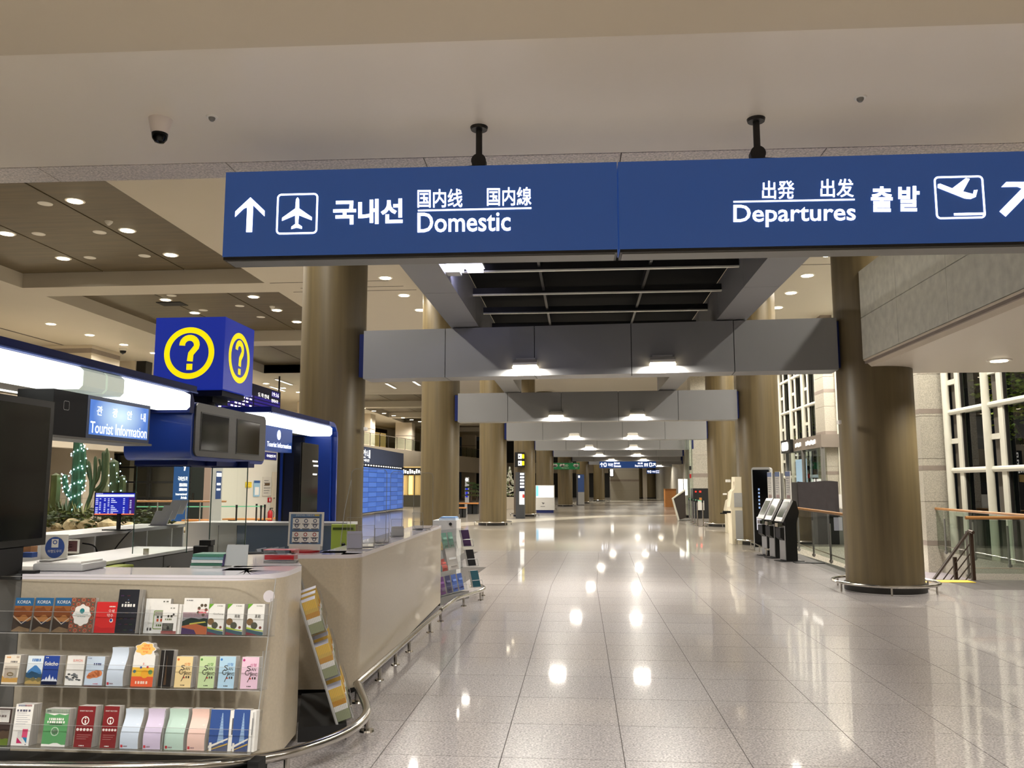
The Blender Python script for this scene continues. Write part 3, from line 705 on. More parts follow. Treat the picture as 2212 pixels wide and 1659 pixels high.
# hanging flight board above the second canopy
p, q = gx(488, 860, -16.5), gx(606, 860, -16.5)
t = thing('flight_board', 'dark purple hanging flight board with a clock, above the second canopy', 'flight board', (-16.5, (p.y+q.y)/2, 5.0))
z1 = gx(606, 847, -16.5).z
MB().box(-16.7, -16.5, p.y-1, q.y, 4.9, z1, paint((40, 46, 96))).build('case', t)
for k in (0, 1): MB().cyl((-16.6, p.y+k*(q.y-p.y), z1), (-16.6, p.y+k*(q.y-p.y), 7.6), .05, DARKM, 8).build('hanger', t)
M = Fr((-16.49, p.y-1, 4.9), (0, 1, 0), (0, 0, 1)); W, H = q.y-p.y+1, z1-4.9; b = MB()
PUR = mat('flight_board_purple', (44, 30, 130), .4, emit=(50, 34, 160), es=.5)
for j in range(7):
    b.rect(M, .1, .08+j*.17, W*.52, .2+j*.17, PUR); b.rect(M, W*.54, .08+j*.17, W-.1, .2+j*.17, PUR)
    for k in range(9):
        if (j*3+k) % 4: b.rect(M, .2+k*W*.055, .1+j*.17, .2+k*W*.055+W*.035, .17+j*.17, LITW, .006)
b.rect(M, W*.83, H*.78, W*.97, H*.95, PUR); b.text(M, '19:16', W*.84, H*.81, W*.96, H*.92, LITW, .006); b.text(M, '현재시각', W*.83, H*.62, W*.95, H*.72, LITW, .006); b.text(M, '도 착 안내', W*.6, H*.68, W*.78, H*.8, LITW, .006); b.text(M, '출발안내', W*.36, H*.74, W*.47, H*.88, LITW, .006)
b.build('display', t)
# ------------------------------------------------------------------ main hanging sign
def arrow_up(b, M, u, v, s, m, h=.003, rot=0):
    P = [(0, .5), (.42, .1), (.42, -.06), (.085, .27), (.085, -.5), (-.085, -.5), (-.085, .27), (-.42, -.06), (-.42, .1)]
    c, n = math.cos(rot), math.sin(rot); P = [(x*c-y*n, x*n+y*c) for x, y in P]
    Q = [(u+x*s, v+y*s, h) for x, y in P]
    b.add(Q, [(0, 1, 2, 3, 8), (0, 3, 8), (3, 4, 5, 6), (0, 8, 7, 6), (0, 3, 6)], m, M)
def plane_top(b, M, u, v, s, m, h=.003):
    R = [(.045, .40), (.055, .14), (.42, -.12), (.42, -.21), (.055, -.06), (.04, -.30), (.15, -.38), (.15, -.45)]
    b.poly(M, [(u, v+.46*s)]+[(u+x*s, v+y*s) for x, y in R[:2]]+[(u+x*s, v+y*s) for x, y in R[4:6]]+[(u+.0, v-.42*s)]+[(u-x*s, v+y*s) for x, y in R[5:3:-1]]+[(u-x*s, v+y*s) for x, y in R[1::-1]], m, h)
    for g in (1, -1):
        b.poly(M, [(u+g*x*s, v+y*s) for x, y in R[1:5]], m, h); b.poly(M, [(u, v-.34*s)]+[(u+g*x*s, v+y*s) for x, y in R[5:8]]+[(u, v-.41*s)], m, h)
def plane_off(b, M, u, v, s, m, h=.003):
    f = lambda P: [(u+(x-.5)*s, v+(y-.5)*s) for x, y in P]
    b.poly(M, f([(.06, .72), (.07, .8), (.12, .81), (.36, .70), (.60, .62), (.78, .565), (.80, .65), (.88, .655), (.83, .50), (.72, .455), (.6, .47)]), m, h)
    b.poly(M, f([(.36, .70), (.655, .92), (.735, .90), (.56, .60)]), m, h)
    b.poly(M, f([(.36, .10), (.97, .10), (.97, .155), (.36, .155)]), m, h)
SR = Matrix.Rotation(math.radians(.8), 4, 'Z')
def big_sign():
    M0 = Matrix.Translation((0, 5.2, 0)) @ SR
    d = (SR @ Vector((1, 0, 0)).to_4d()).to_3d()
    MF = Fr((0, 5.2, 3.12), d, (0, 0, 1))
    u0 = onp(MF, 484, 470)[0]; us = onp(MF, 1335, 440)[0]; u1 = us+(us-u0)
    vb = (onp(MF, 482, 555)[1]+onp(MF, 1335, 538)[1])/2; vt = (onp(MF, 487, 375)[1]+onp(MF, 1335, 347)[1])/2
    t = thing('hanging_sign', 'big blue lit sign to domestic flights and departures hanging from the white ceiling', 'sign', (0, 5.2, 3.12))
    for a, c in ((u0, us-.004), (us+.004, u1)):
        MB().box(a, c, vb, vt, -.2, 0, SIGNB, MF).build('blue_panel', t)
        MB().box(a+.005, c-.005, vb-.02, vb, -.2, -.004, DARKM, MF).box(a+.02, c-.02, vb-.026, vb-.02, -.18, -.03, GREYP, MF).build('bottom_tray', t)
    b = MB(); L = LIT
    P = lambda x, y: onp(MF, x, y)
    u, v = P(540, 464); s = P(540, 427)[1]-P(540, 502)[1]; arrow_up(b, MF, u, v, s, L)
    (a, c), (e, g) = P(596, 507), P(688, 417); b.rrect(MF, a, c, e, g, .03, .012, L, .003)
    u, v = P(642, 461); plane_top(b, MF, u, v, (g-c)*.86, L)
    b.ptext(MF, '국내선', 720, 432, 870, 486, L, .003, .03, -3)
    b.ptext(MF, '国内线', 902, 409, 999, 449, L, .003, .012, -1); b.ptext(MF, '国内線', 1052, 405, 1148, 445, L, .003, .012, -1)
    b.poly(MF, [P(903, 457), P(1148, 451.5), P(1148, 448), P(903, 453.5)], L, .003)
    b.ptext(MF, 'Domestic', 902, 460, 1103, 503, L, .003, .012, -4)
    b.ptext(MF, '出発', 1646, 391, 1716, 431, L, .003, .012, -1); b.ptext(MF, '出发', 1772, 387, 1844, 427, L, .003, .012, -1)
    b.poly(MF, [P(1584, 438), P(1846, 433), P(1846, 429.5), P(1584, 434.5)], L, .003)
    b.ptext(MF, 'Departures', 1584, 443, 1848, 492, L, .003, .012, -4)
    b.ptext(MF, '출', 1881, 403, 1928, 458, L, .003, .03); b.ptext(MF, '발', 1940, 402, 1986, 457, L, .003, .03)
    (a, c), (e, g) = P(2022, 474), P(2123, 379); b.rrect(MF, a, c, e, g, .03, .012, L, .003)
    plane_off(b, MF, (a+e)/2, (c+g)/2, (e-a)*.98, L)
    u, v = P(2199, 428); arrow_up(b, MF, u, v, s*1.2, L, .003, -math.radians(45))
    b.build('lettering', t)
    # hangers
    for i, (x, y, yb) in enumerate(((1035, 275, 345), (1633, 257, 325))):
        q = gz(x, y, 4.0); q.z = 4.0
        h = MB().lathe([(.055, -.02), (.06, 0)], q, DARKM, 20).cyl(q, (q.x, q.y, vt+3.12+.05), .022, DARKM, 12)
        h.cyl((q.x, q.y-.03, vt+3.12+.06), (q.x, q.y+.03, vt+3.12+.06), .05, DARKM, 18).box(q.x-.045, q.x+.045, q.y-.025, q.y+.025, vt+3.12, vt+3.12+.06, DARKM)
        g = 1 if i else -1
        h.prism([(q.x, vt+3.12+.035), (q.x, vt+3.12), (q.x+g*.3, vt+3.12), (q.x+g*.3, vt+3.12+.012)], q.y-.02, q.y+.02, DARKM, Matrix(((1, 0, 0, 0), (0, 0, 1, 0), (0, 1, 0, 0), (0, 0, 0, 1))))
        h.build('hanger', t)
big_sign()
# things on the white ceiling
q = gz(347, 258, 4.0)
t = thing('dome_camera', 'white dome security camera with dark lens on the ceiling', 'camera', (q.x, q.y, 3.83))
MB().lathe([(.055, -.1), (.072, -.02), (.075, 0)], q, mat('camera_white', (226, 216, 210), .4), 24).build('housing', t)
MB().lathe([(.004, -.165), (.03, -.158), (.047, -.135), (.052, -.105), (.052, -.09)], q, SCREEN, 20).build('lens_dome', t)
for x, y, s in ((458, 252, 'left of the sign hangers beside the dome camera'), (1858, 210, 'right, above the departures half of the sign')):
    q = gz(x, y, 4.0)
    t = thing('ceiling_sensor', 'small round ceiling sensor %s' % s, 'sensor', (q.x, q.y, 3.97), 'ceiling sensors')
    MB().lathe([(.035, -.008), (.04, 0)], q, TRIMW, 20).build('flange', t); MB().lathe([(.012, -.03), (.02, -.02), (.022, -.008)], q, GREYP, 14).build('sensor_head', t)
# downlights -------------------------------------------------------------------
def downlight(name, x, y, z, label, group, lit=True, r=.16, light=True):
    t = thing(name, label, 'downlight' if lit else 'speaker', (x, y, z-.02), group)
    if lit:
        MB().lathe([(r+.05, -.012), (r+.06, 0)], (x, y, z), TRIMW, 20).build('trim_ring', t)
        MB().lathe([(r, -.022), (r+.005, -.012)], (x, y, z), LAMPM, 20).build('diffuser', t)
        if light: lamp('SPOT', 'downlight_lamp', (x, y, z-.06), K_HALL, WARM, .15, (x, y, 0), 160, .5)
    else:
        MB().lathe([(.12, -.015), (.16, -.008), (.165, 0)], (x, y, z), TRIMW, 20).build('grille', t)
def far_lamps():
    for k, y in enumerate((54, 62, 70, 78, 86, 94, 102)):
        for s, lat in (('left', -6), ('right', 6.3)):
            p = hp(lat, y+1)
            downlight('downlight', p.x, p.y, 7.6, 'far downlight over the %s column row down the hall, %s' % (s, ORD[k]), 'downlights far down the hall', light=False)
            lamp('SPOT', 'far_lamp', (p.x, p.y, 7.5), K_HALL*1.9, WARM, .15, (p.x, p.y, 0), 130, .6)
def coffer_of(y):
    for i, r in enumerate(ribs):
        if y < r: return i
    return 9
cn = ['first', 'second', 'third', 'fourth', 'fifth', 'sixth', 'seventh', 'eighth', 'ninth', 'tenth']
for lat, nm, ys in ((-11.45, 'right seam', [17.3, 19.5, 21.75, 27.0, 29.2, 31.4, 54.5, 56.7, 58.9]), (-14.7, 'left seam', [15.2, 17.4, 19.5, 21.85, 27.2, 29.4, 54.5, 56.7])):
    for k, y in enumerate(ys):
        i = coffer_of(y); j = sum(1 for q in ys[:k] if coffer_of(q) == i)
        x = lat if y < 24 else lat+.28 if y < 40 else lat+2.4
        downlight('downlight', x, y, 8.05, '%s lit downlight of the %s in the %s wood coffer' % (ORD[j], nm, cn[i]), 'downlights in the wood coffers')
for lat, nm, ys in ((-13.1, 'middle', [15.2, 17.4, 19.6, 21.85, 26.6, 29, 31.2]), (-12.25, 'right', [17.42, 19.6, 21.8, 28.4, 30.4])):
    for k, y in enumerate(ys):
        i = coffer_of(y); j = sum(1 for q in ys[:k] if coffer_of(q) == i)
        downlight('ceiling_speaker', lat-.8 if nm == 'middle' else lat, y, 8.05, '%s white ceiling speaker disc of the %s row in the %s wood coffer' % (ORD[j], nm, cn[i]), 'speaker discs in the wood coffers', False)
for lat, nm, y0, n in ((-6.0, 'white strip left of the aisle', 7.5, 20), (6.15, 'white strip right of the aisle', 8.6, 17), (8.4, 'outer white strip by the right windows', 20.1, 6), (-20.3, 'white strip beyond the wood coffers', 28, 22)):
    for k in range(n):
        p = hp(lat, y0+2.2*k)
        if p.y > 52 and lat > -10: break
        downlight('downlight', p.x, p.y, 7.6, '%s downlight of the row in the %s' % (ORD[k], nm), 'downlights in the white ceiling strips')
for k, (x, y, l) in enumerate(((-17.2, 45.2, 2.6), (-18.8, 48.5, 2.5), (-15.3, 45.2, 2.6), (-16.2, 48.8, 2.4), (-11.4, 47.6, 2.5), (-13.0, 45.5, 2.5), (-9.6, 46.2, 2.5), (-11.9, 44.4, 1.2))):
    t = thing('strip_light', 'slim white strip light in the far white ceiling bay, %s of the group' % NTH[k], 'strip light', (x, y+l/2, 7.56), 'strip lights in the far ceiling bay')
    MB().box(x-.1, x+.1, y, y+l, 7.562, 7.592, TRIMW).build('housing', t); MB().box(x-.07, x+.07, y+.03, y+l-.03, 7.556, 7.562, LITW).build('diffuser', t)
far_lamps()
for x, y, s in ((235, 478, 'first wood coffer'), (588, 662, 'second wood coffer')):
    q = gz(x, y, 8.05); solo('sprinkler', MB().lathe([(.03, -.1), (.09, -.03), (.1, 0)], q, TRIMW, 14), 'small cone shaped sprinkler in the %s' % s, 'sprinkler', 'sprinklers in the wood coffers')
q = gz(372, 656, 8.05); solo('ceiling_vent', MB().box(q.x-.45, q.x+.45, q.y-.3, q.y+.3, 8.03, 8.06, BLACKM).box(q.x-.4, q.x+.4, q.y-.25, q.y-.2, 8.02, 8.03, DARKM), 'dark square vent in the second wood coffer', 'vent')
q = gz(266, 752, 7.6); t = thing('dome_camera', 'small dark dome camera on the far white ceiling beside the cube', 'camera', (q.x, q.y, 7.3)); MB().lathe([(.16, -.12), (.17, 0)], q, TRIMW, 16).build('housing', t); MB().lathe([(.02, -.28), (.11, -.22), (.14, -.12)], q, SCREEN, 16).build('lens_dome', t)
q = gz(2158, 778, 3.4)
downlight('downlight', q.x, q.y, 3.4, 'round downlight under the stone mezzanine', None, True, .11, False)
lamp('SPOT', 'mezz_lamp', (q.x, q.y, 3.33), K_NEAR*1.3, WARM, .1, (q.x, q.y, 0), 140, .6)
for k, (x, y) in enumerate(((6.2, 8), (6.2, 5), (8.2, 8))):
    downlight('downlight', x, y, 3.4, 'round downlight in the mezzanine underside above the right edge, %s' % NTH[k], 'mezzanine downlights', True, .11, False)
    lamp('SPOT', 'mezz_lamp', (x, y, 3.33), K_NEAR*1.3, WARM, .1, (x, y, 0), 140, .6)
for k, (x, y) in enumerate(((-5.5, 2.2), (-3.2, 2.2), (-.8, 2.4), (1.6, 2.4), (4, 2.6), (-4.2, -.6), (-1.6, -.6), (1.2, -.6), (4, -.6), (-2, -3.5), (2, -3.5))):
    downlight('downlight', x, y, 3.75, 'added unseen downlight in the low beige soffit overhead, %s' % NTH[k], 'added unseen downlights in the low soffit', True, .1, False)
    lamp('SPOT', 'soffit_fill', (x, y, 3.68), K_NEAR, (1, .965, .92), .1, (x, y, 0), 140, .7)  # added lamps out of view: light the floor so it bounces onto the ceiling
# bluish flood lamp on the left long beam
q = Vector((-1.6, 10.2, 4.3))
t = thing('blue_flood_lamp', 'bluish white flood lamp on the inner side of the left long beam', 'lamp', tuple(q))
BLUEL = mat('blue_white_led', (255, 255, 255), .5, emit=(226, 226, 255), es=16)
MB().box(-1.68, -1.5, 10.1, 10.3, 4.28, 4.34, GREYL).build('bracket', t)
MB().box(-1.66, -1.46, 10.0, 10.2, 4.3, 4.34, BLUEL).box(-1.42, -1.22, 10.1, 10.3, 4.32, 4.36, BLUEL).build('led_panel', t)
MB().box(-1.67, -1.2, 10.0, 10.3, 4.365, 4.4, GREYL).build('housing', t)
lamp('SPOT', 'blue_led', (-1.45, 10.33, 4.34), K_BLUE, (.6, .6, 1), .05, (-1.68, 10.9, 4.5), 75, .8)
lamp('AREA', 'blue_led_down', (-1.3, 10.15, 4.27), K_BLUE*.4, (.62, .62, 1), .25, (-1.3, 10.2, 0))
# blue-white light thrown by the sign letters and kiosk tubes comes from their own emission

# ------------------------------------------------------------------ information counters
def round_path(pts, radii, k=8):
    out = []; n = len(pts)
    for i, p in enumerate(pts):
        p = Vector(p); r = radii[i]
        if i in (0, n-1) or r <= 0: out.append(p); continue
        a = (Vector(pts[i-1])-p); c = (Vector(pts[i+1])-p); la, lc = a.length, c.length; a /= la; c /= lc
        half = a.angle(c)/2; t = min(r/math.tan(half), la*.49, lc*.49); r = t*math.tan(half)
        s, e = p+a*t, p+c*t
        ctr = p+(a+c).normalized()*(r/math.sin(half)); s0, e0 = s-ctr, e-ctr; an = s0.angle_signed(e0) if hasattr(s0, 'angle_signed') else 0
        for j in range(k+1):
            q = j/k; v = (s0*(math.sin((1-q)*abs(an))/math.sin(abs(an)))+e0*(math.sin(q*abs(an))/math.sin(abs(an)))) if abs(an) > 1e-4 else s0.lerp(e0, q)
            out.append(ctr+v)
    return out
def offset(path, d):
    out = []
    for i, p in enumerate(path):
        a = path[max(i-1, 0)]; c = path[min(i+1, len(path)-1)]; t = (c-a).normalized(); out.append(p+Vector((-t.y, t.x))*d)
    return out
def strip(b, path, d, z0, z1, m):                                     # a wall of thickness d following a path (to its left)
    o = offset(path, d); n = len(path); vs = []
    for p, q in zip(path, o): vs += [(p.x, p.y, z0), (p.x, p.y, z1), (q.x, q.y, z1), (q.x, q.y, z0)]
    fs = []
    for i in range(n-1):
        a, c = 4*i, 4*i+4
        for j in range(4): fs.append((a+j, c+j, c+(j+1) % 4, a+(j+1) % 4))
    b.add(vs, fs, m, None, True); b.add(vs, [(0, 1, 2, 3), (4*n-1, 4*n-2, 4*n-3, 4*n-4)], m); return b
C1 = round_path([(-3.26, 4.67), (-1.74, 4.70), (-1.80, 5.3), (-2.2, 6.22)], [0, .36, .1, 0], 10)
C2 = round_path([(-2.25, 6.36), (-1.73, 6.43), (-1.87, 11.1)], [0, .16, 0], 10)
def counter(path, label, zt, dep, name='information_counter'):
    c = path[len(path)//2]
    t = thing(name, label, 'counter', (c.x, c.y, 0))
    strip(MB(), path, .1, .05, zt-.03, COUNTER).build('front', t)
    strip(MB(), offset(path, .04), .06, 0, .06, BLACKM).build('plinth', t)
    strip(MB(), path, dep, zt-.03, zt, TOPM).build('worktop', t)
    strip(MB(), offset(path, dep-.03), .03, .05, zt-.03, WHITEP).build('back_panel', t)
    return t
counter(C1, 'near curved beige information counter behind the brochure rack', 1.084, .42)
counter(C2, 'long beige information counter running back along the aisle', 1.062, .36)
t = thing('counter_end_unit', 'grey end unit at the left edge beside the near counter', 'counter', (-4, 4.8, 0))
MB().box(-5.2, -3.27, 4.68, 5.1, 0, 1.05, GREYP).build('body', t); MB().box(-5.2, -3.27, 4.67, 5.1, 1.05, 1.084, paint((70, 72, 74), .3)).build('worktop', t)
# chrome kick rail in front
pts = [gz(x, y, .13) for x, y in ((-60, 1656), (180, 1658), (400, 1655), (520, 1645), (620, 1628), (700, 1603), (752, 1580), (783, 1556), (793, 1535), (786, 1510), (772, 1478))]
q0 = [Vector((p.x, p.y)) for p in pts]
t = thing('kick_rail', 'curved polished steel kick rail in front of the near counter', 'rail', (pts[5].x, pts[5].y, 0))
def smooth(P, k=4):
    out = []
    for i in range(len(P)-1):
        p0, p1, p2, p3 = P[max(i-1, 0)], P[i], P[i+1], P[min(i+2, len(P)-1)]
        for j in range(k):
            u = j/k; out.append(.5*((2*p1)+(p2-p0)*u+(2*p0-5*p1+4*p2-p3)*u*u+(3*p1-p0-3*p2+p3)*u**3))
    return out+[P[-1]]
MB().tube(smooth(pts), .03, CHROME, 12).build('tube', t)
for i in (1, 4, 8, 10): MB().cyl((pts[i].x, pts[i].y, .01), (pts[i].x, pts[i].y, .12), .018, CHROME, 10).lathe([(.05, 0), (.045, .012)], (pts[i].x, pts[i].y, 0), CHROME, 16).build('post', t)
pr = [gz(x, y, .13) for x, y in ((770, 1478), (905, 1360), (950, 1322))]
t = thing('kick_rail', 'straight polished steel kick rail along the long counter', 'rail', (pr[1].x, pr[1].y, 0))
MB().tube(pr, .026, CHROME, 10).build('tube', t)
for f in (.06, .3, .55, .8, 1): 
    q = pr[0].lerp(pr[1], f) if f < 1 else pr[1].lerp(pr[2], .5); MB().cyl((q.x, q.y, 0), (q.x, q.y, .12), .015, CHROME, 10).lathe([(.04, 0), (.036, .01)], (q.x, q.y, 0), CHROME, 14).build('post', t)
pr = smooth([gz(x, y, .13) for x, y in ((985, 1293), (1020, 1282), (1038, 1276), (1046, 1270), (1036, 1265), (1015, 1266))])
pr = [gz(952, 1318, .13)]+pr
t = thing('kick_rail', 'steel kick rail wrapping the far brochure rack', 'rail', (pr[4].x, pr[4].y, 0))
MB().tube(pr, .026, CHROME, 10).build('tube', t)
for i in (0, 3, 9, 15): MB().cyl((pr[i].x, pr[i].y, 0), (pr[i].x, pr[i].y, .12), .015, CHROME, 10).lathe([(.04, 0), (.036, .01)], (pr[i].x, pr[i].y, 0), CHROME, 14).build('post', t)
# back counter with cubbies, along the left of the booth
BX = -5.55
t = thing('back_counter', 'white back counter with open cubbies left of the glass screens', 'counter', (BX-.3, 9.6, 0))
MB().box(BX-.62, BX+.02, 7.2, 11.3, 1.02, 1.06, WHITEP).build('worktop', t); MB().box(BX-.62, BX-.58, 7.2, 11.3, 0, 1.02, WHITEP).build('back_panel', t)
MB().box(BX-.6, BX, 7.2, 11.3, 0, .08, WHITEP).box(BX-.6, BX, 7.2, 11.3, .5, .53, WHITEP).build('shelf', t)
for y in (7.2, 8.62, 9.15, 9.95, 10.3, 10.95, 11.27): MB().box(BX-.6, BX, y, y+.03, .08, 1.02, WHITEP).build('divider', t)
MB().rbox(BX-.02, BX+.03, 7.2, 8.6, .05, 1.05, WHITEP, .02, 2).build('rounded_end_panel', t)
t = thing('rear_counter', 'white and grey rear counter behind the glass screens', 'counter', (-4.6, 11.6, 0))
xs = [gy(x, 1160, 11.75).x for x in (398, 470, 510, 735)]
MB().box(xs[0], xs[3]+.1, 11.75, 12.3, 1.02, 1.06, WHITEP).build('worktop', t)
MB().box(xs[0], xs[1]-.005, 11.77, 12.28, .08, 1.02, WHITEP).build('door', t); MB().box(xs[1]+.005, xs[2]-.005, 11.77, 12.28, .08, 1.02, WHITEP).build('door', t)
MB().box(xs[2], xs[3], 11.78, 12.28, .08, 1.02, paint((140, 158, 178), .35)).build('grey_blue_panel', t); MB().box(xs[2]+.3, xs[3], 11.6, 11.77, .08, .62, paint((156, 172, 186), .35)).build('lower_step', t)
# low desk cabinet with two doors
t = thing('desk_cabinet', 'grey two-door desk cabinet with white top behind the near counter', 'cabinet', (-4.7, 8.2, 0))
MB().box(-5.1, -4.36, 6.0, 9.25, .87, .9, WHITEP).build('worktop', t); MB().box(-5.08, -4.4, 6.0, 9.25, .05, .87, GREYP).build('body', t)
for y0, y1, k in ((7.75, 8.48, 1), (8.5, 9.23, 0)):
    d = MB().box(-4.4, -4.375, y0, y1, .07, .86, GREYP).build('door', t); yk = y1-.07 if k else y0+.07
    MB().lathe([(.008, 0), (.012, .02), (.016, .03), (.012, .036)], (0, 0, 0), CHROME, 12, Matrix.Translation((-4.375, yk, .74)) @ Matrix.Rotation(math.pi/2, 4, 'Y')).build('knob', d)
    MB().cyl((-4.375, yk, .62), (-4.365, yk, .62), .014, BLACK, 12).build('lock', d)
solo('lime_box', MB().rbox(-4.4, -4.2, 6.85, 7.6, .5, .86, paint((150, 160, 50)), .01, 1).box(-4.2, -4.19, 6.95, 7.45, .66, .76, BLACK), 'lime green box with a dark slot beside the grey cabinet', 'box')

# ------------------------------------------------------------------ canopies over the booth
CXL = -3.8
def canopy_strip(t, y0, y1, zt, zb, joint, ends):
    """light box facing the aisle under a navy roof lip"""
    prof = [(0, zt-.035), (.03, zt-.06), (.03, zb+.03), (.0, zb), (-.3, zb), (-.3, zt-.035)]
    for a, c in joint:
        MB().prism([(CXL+x, z) for x, z in prof], -c, -a, TUBEM, Matrix(((1, 0, 0, 0), (0, 0, -1, 0), (0, 1, 0, 0), (0, 0, 0, 1)))).build('light_box', t)
    for a, c in ends:
        MB().prism([(CXL+x, z) for x, z in prof], -c, -a, TUBESPILL, Matrix(((1, 0, 0, 0), (0, 0, -1, 0), (0, 1, 0, 0), (0, 0, 0, 1)))).build('painted_spill_end', t)
    MB().box(CXL-.7, CXL+.045, y0, y1, zt-.03, zt+.035, NAVY).build('roof_lip', t)
    MB().tube([(CXL+.05, y0, zt-.03), (CXL+.05, y1, zt-.03)], .01, mat('blue_metal_edge', (70, 96, 170), .25, metal=.6), 8).build('metal_edge', t)
    MB().box(CXL-.7, CXL-.3, y0, y1, zb+.02, zt-.03, GREYP).build('ceiling_panel', t)
t = thing('booth_canopy', 'near blue booth canopy with a long light strip and two dark screens', 'canopy', (CXL, 7.5, 1.84))
zt, zb = 2.53, 2.325
MB().box(-4.56, -4.5, 3.6, 6.95, 2.34, 2.43, TUBEM).build('rear_light_box', t)
canopy_strip(t, 3.6, 7.78, zt, zb, [(3.6, 5.93), (6.52, 7.68)], [(5.94, 6.24), (6.27, 6.51)])
YX = Matrix(((0, 0, 1, 0), (1, 0, 0, 0), (0, 1, 0, 0), (0, 0, 0, 1)))   # local x,y,h -> world y,z,x
rim = rr_pts(7.79, 1.845, 9.7, 2.42, .1, 8)
MB().prism(rim, CXL-.68, CXL, CANB, YX, True).build('shell', t)
MB().prism([(7.79, 2.3), (7.79, 2.42), (7.74, 2.5), (7.68, 2.55), (7.6, 2.56), (7.6, 2.5), (7.66, 2.48), (7.7, 2.42), (7.7, 2.3)], CXL-.7, CXL+.02, NAVY, YX).build('corner_fillet', t)
face = rr_pts(7.84, 1.885, 9.66, 2.415, .07, 8)
MB().prism(face, CXL, CXL+.02, mat('brushed_grey_fascia', (92, 90, 86), .4, noise=((2, 2, 40), .06)), YX).build('grey_fascia', t)
for x0, x1 in ((433, 494), (511, 561)):
    y0, y1 = gx(x0, 930, CXL+.02).y, gx(x1, 930, CXL+.02).y
    f = MB().box(CXL+.02, CXL+.024, y0, y1, 1.94, 2.33, BLACK).build('screen_frame', t); MB().box(CXL+.024, CXL+.026, y0+.015, y1-.015, 1.955, 2.315, SCREEN).build('screen', f)
MB().box(CXL-.65, CXL-.1, 7.95, 8.5, 1.8, 1.845, NAVY).box(CXL-.5, CXL+.02, 8.35, 9.35, 1.8, 1.845, NAVY).build('underside_clamp', t)
# signs under the strip
TI = mat('tourist_sign_glow', (80, 120, 200), .4, emit=(70, 120, 205), es=.75)
TIC = mat('tourist_sign_core', (190, 225, 255), .4, emit=(150, 205, 255), es=.9)
p, q = gx(188, 900, CXL-.02), gx(323, 915, CXL-.02)
t = thing('tourist_information_sign', 'glowing blue sign reading tourist information under the near light strip', 'sign', (CXL-.1, (p.y+q.y)/2, 1.98))
MB().box(CXL-.2, CXL-.02, p.y, q.y, 1.965, 2.3, paint((52, 74, 120), .3)).build('case', t)
M = Fr((CXL-.02, p.y, 1.965), (0, 1, 0), (0, 0, 1)); W, H = q.y-p.y, .335
gm = bpy.data.materials.new('tourist_sign_backlight'); gm.use_nodes = True; nt = gm.node_tree; Pb = nt.nodes['Principled BSDF']
tc = nt.nodes.new('ShaderNodeTexCoord'); mp = nt.nodes.new('ShaderNodeMapping'); gr = nt.nodes.new('ShaderNodeTexGradient'); gr.gradient_type = 'SPHERICAL'
mp.inputs['Scale'].default_value = (1, 1/.4, 1/.22); nt.links.new(tc.outputs['Object'], mp.inputs[0]); nt.links.new(mp.outputs[0], gr.inputs[0])
cr = nt.nodes.new('ShaderNodeValToRGB'); cr.color_ramp.elements[0].color = tuple(lin(v) for v in (70, 118, 200))+(1,); cr.color_ramp.elements[1].color = tuple(lin(v) for v in (225, 250, 255))+(1,)
nt.links.new(gr.outputs[0], cr.inputs[0]); nt.links.new(cr.outputs[0], Pb.inputs['Emission Color']); Pb.inputs['Emission Strength'].default_value = 1.05
Pb.inputs['Base Color'].default_value = (.05, .1, .3, 1)
mp.inputs['Location'].default_value = (0, 0, -.19/.22)
MB().rect(M, .03, .03, W-.03, H-.03, gm, .002).build('backlit_panel', t)
b = MB()
for k, s in enumerate('관광안내'): b.text(M, s, W*(.13+.235*k), H*.56, W*(.21+.235*k), H*.78, LIT, .004)
b.text(M, 'Tourist Information', W*.05, H*.13, W*.95, H*.4, LIT, .004); b.build('lettering', t)
p2 = gx(113, 900, CXL-.02)
t = thing('black_fascia_box', 'black box with a square emblem between the tall screen and the lit sign', 'box', (CXL-.1, p.y-.2, 1.97))
MB().box(CXL-.3, CXL-.02, p2.y, p.y-.004, 1.965, 2.3, BLACKM).build('body', t)
M = Fr((CXL-.02, p2.y, 1.965), (0, 1, 0), (0, 0, 1)); MB().rrect(M, .12, .19, .19, .26, .015, .004, GREYL, .002).build('emblem', t)
MB().box(CXL-.3, CXL+.0, p2.y, q.y+.02, 1.945, 1.963, GREYP).build('lower_shelf', t)
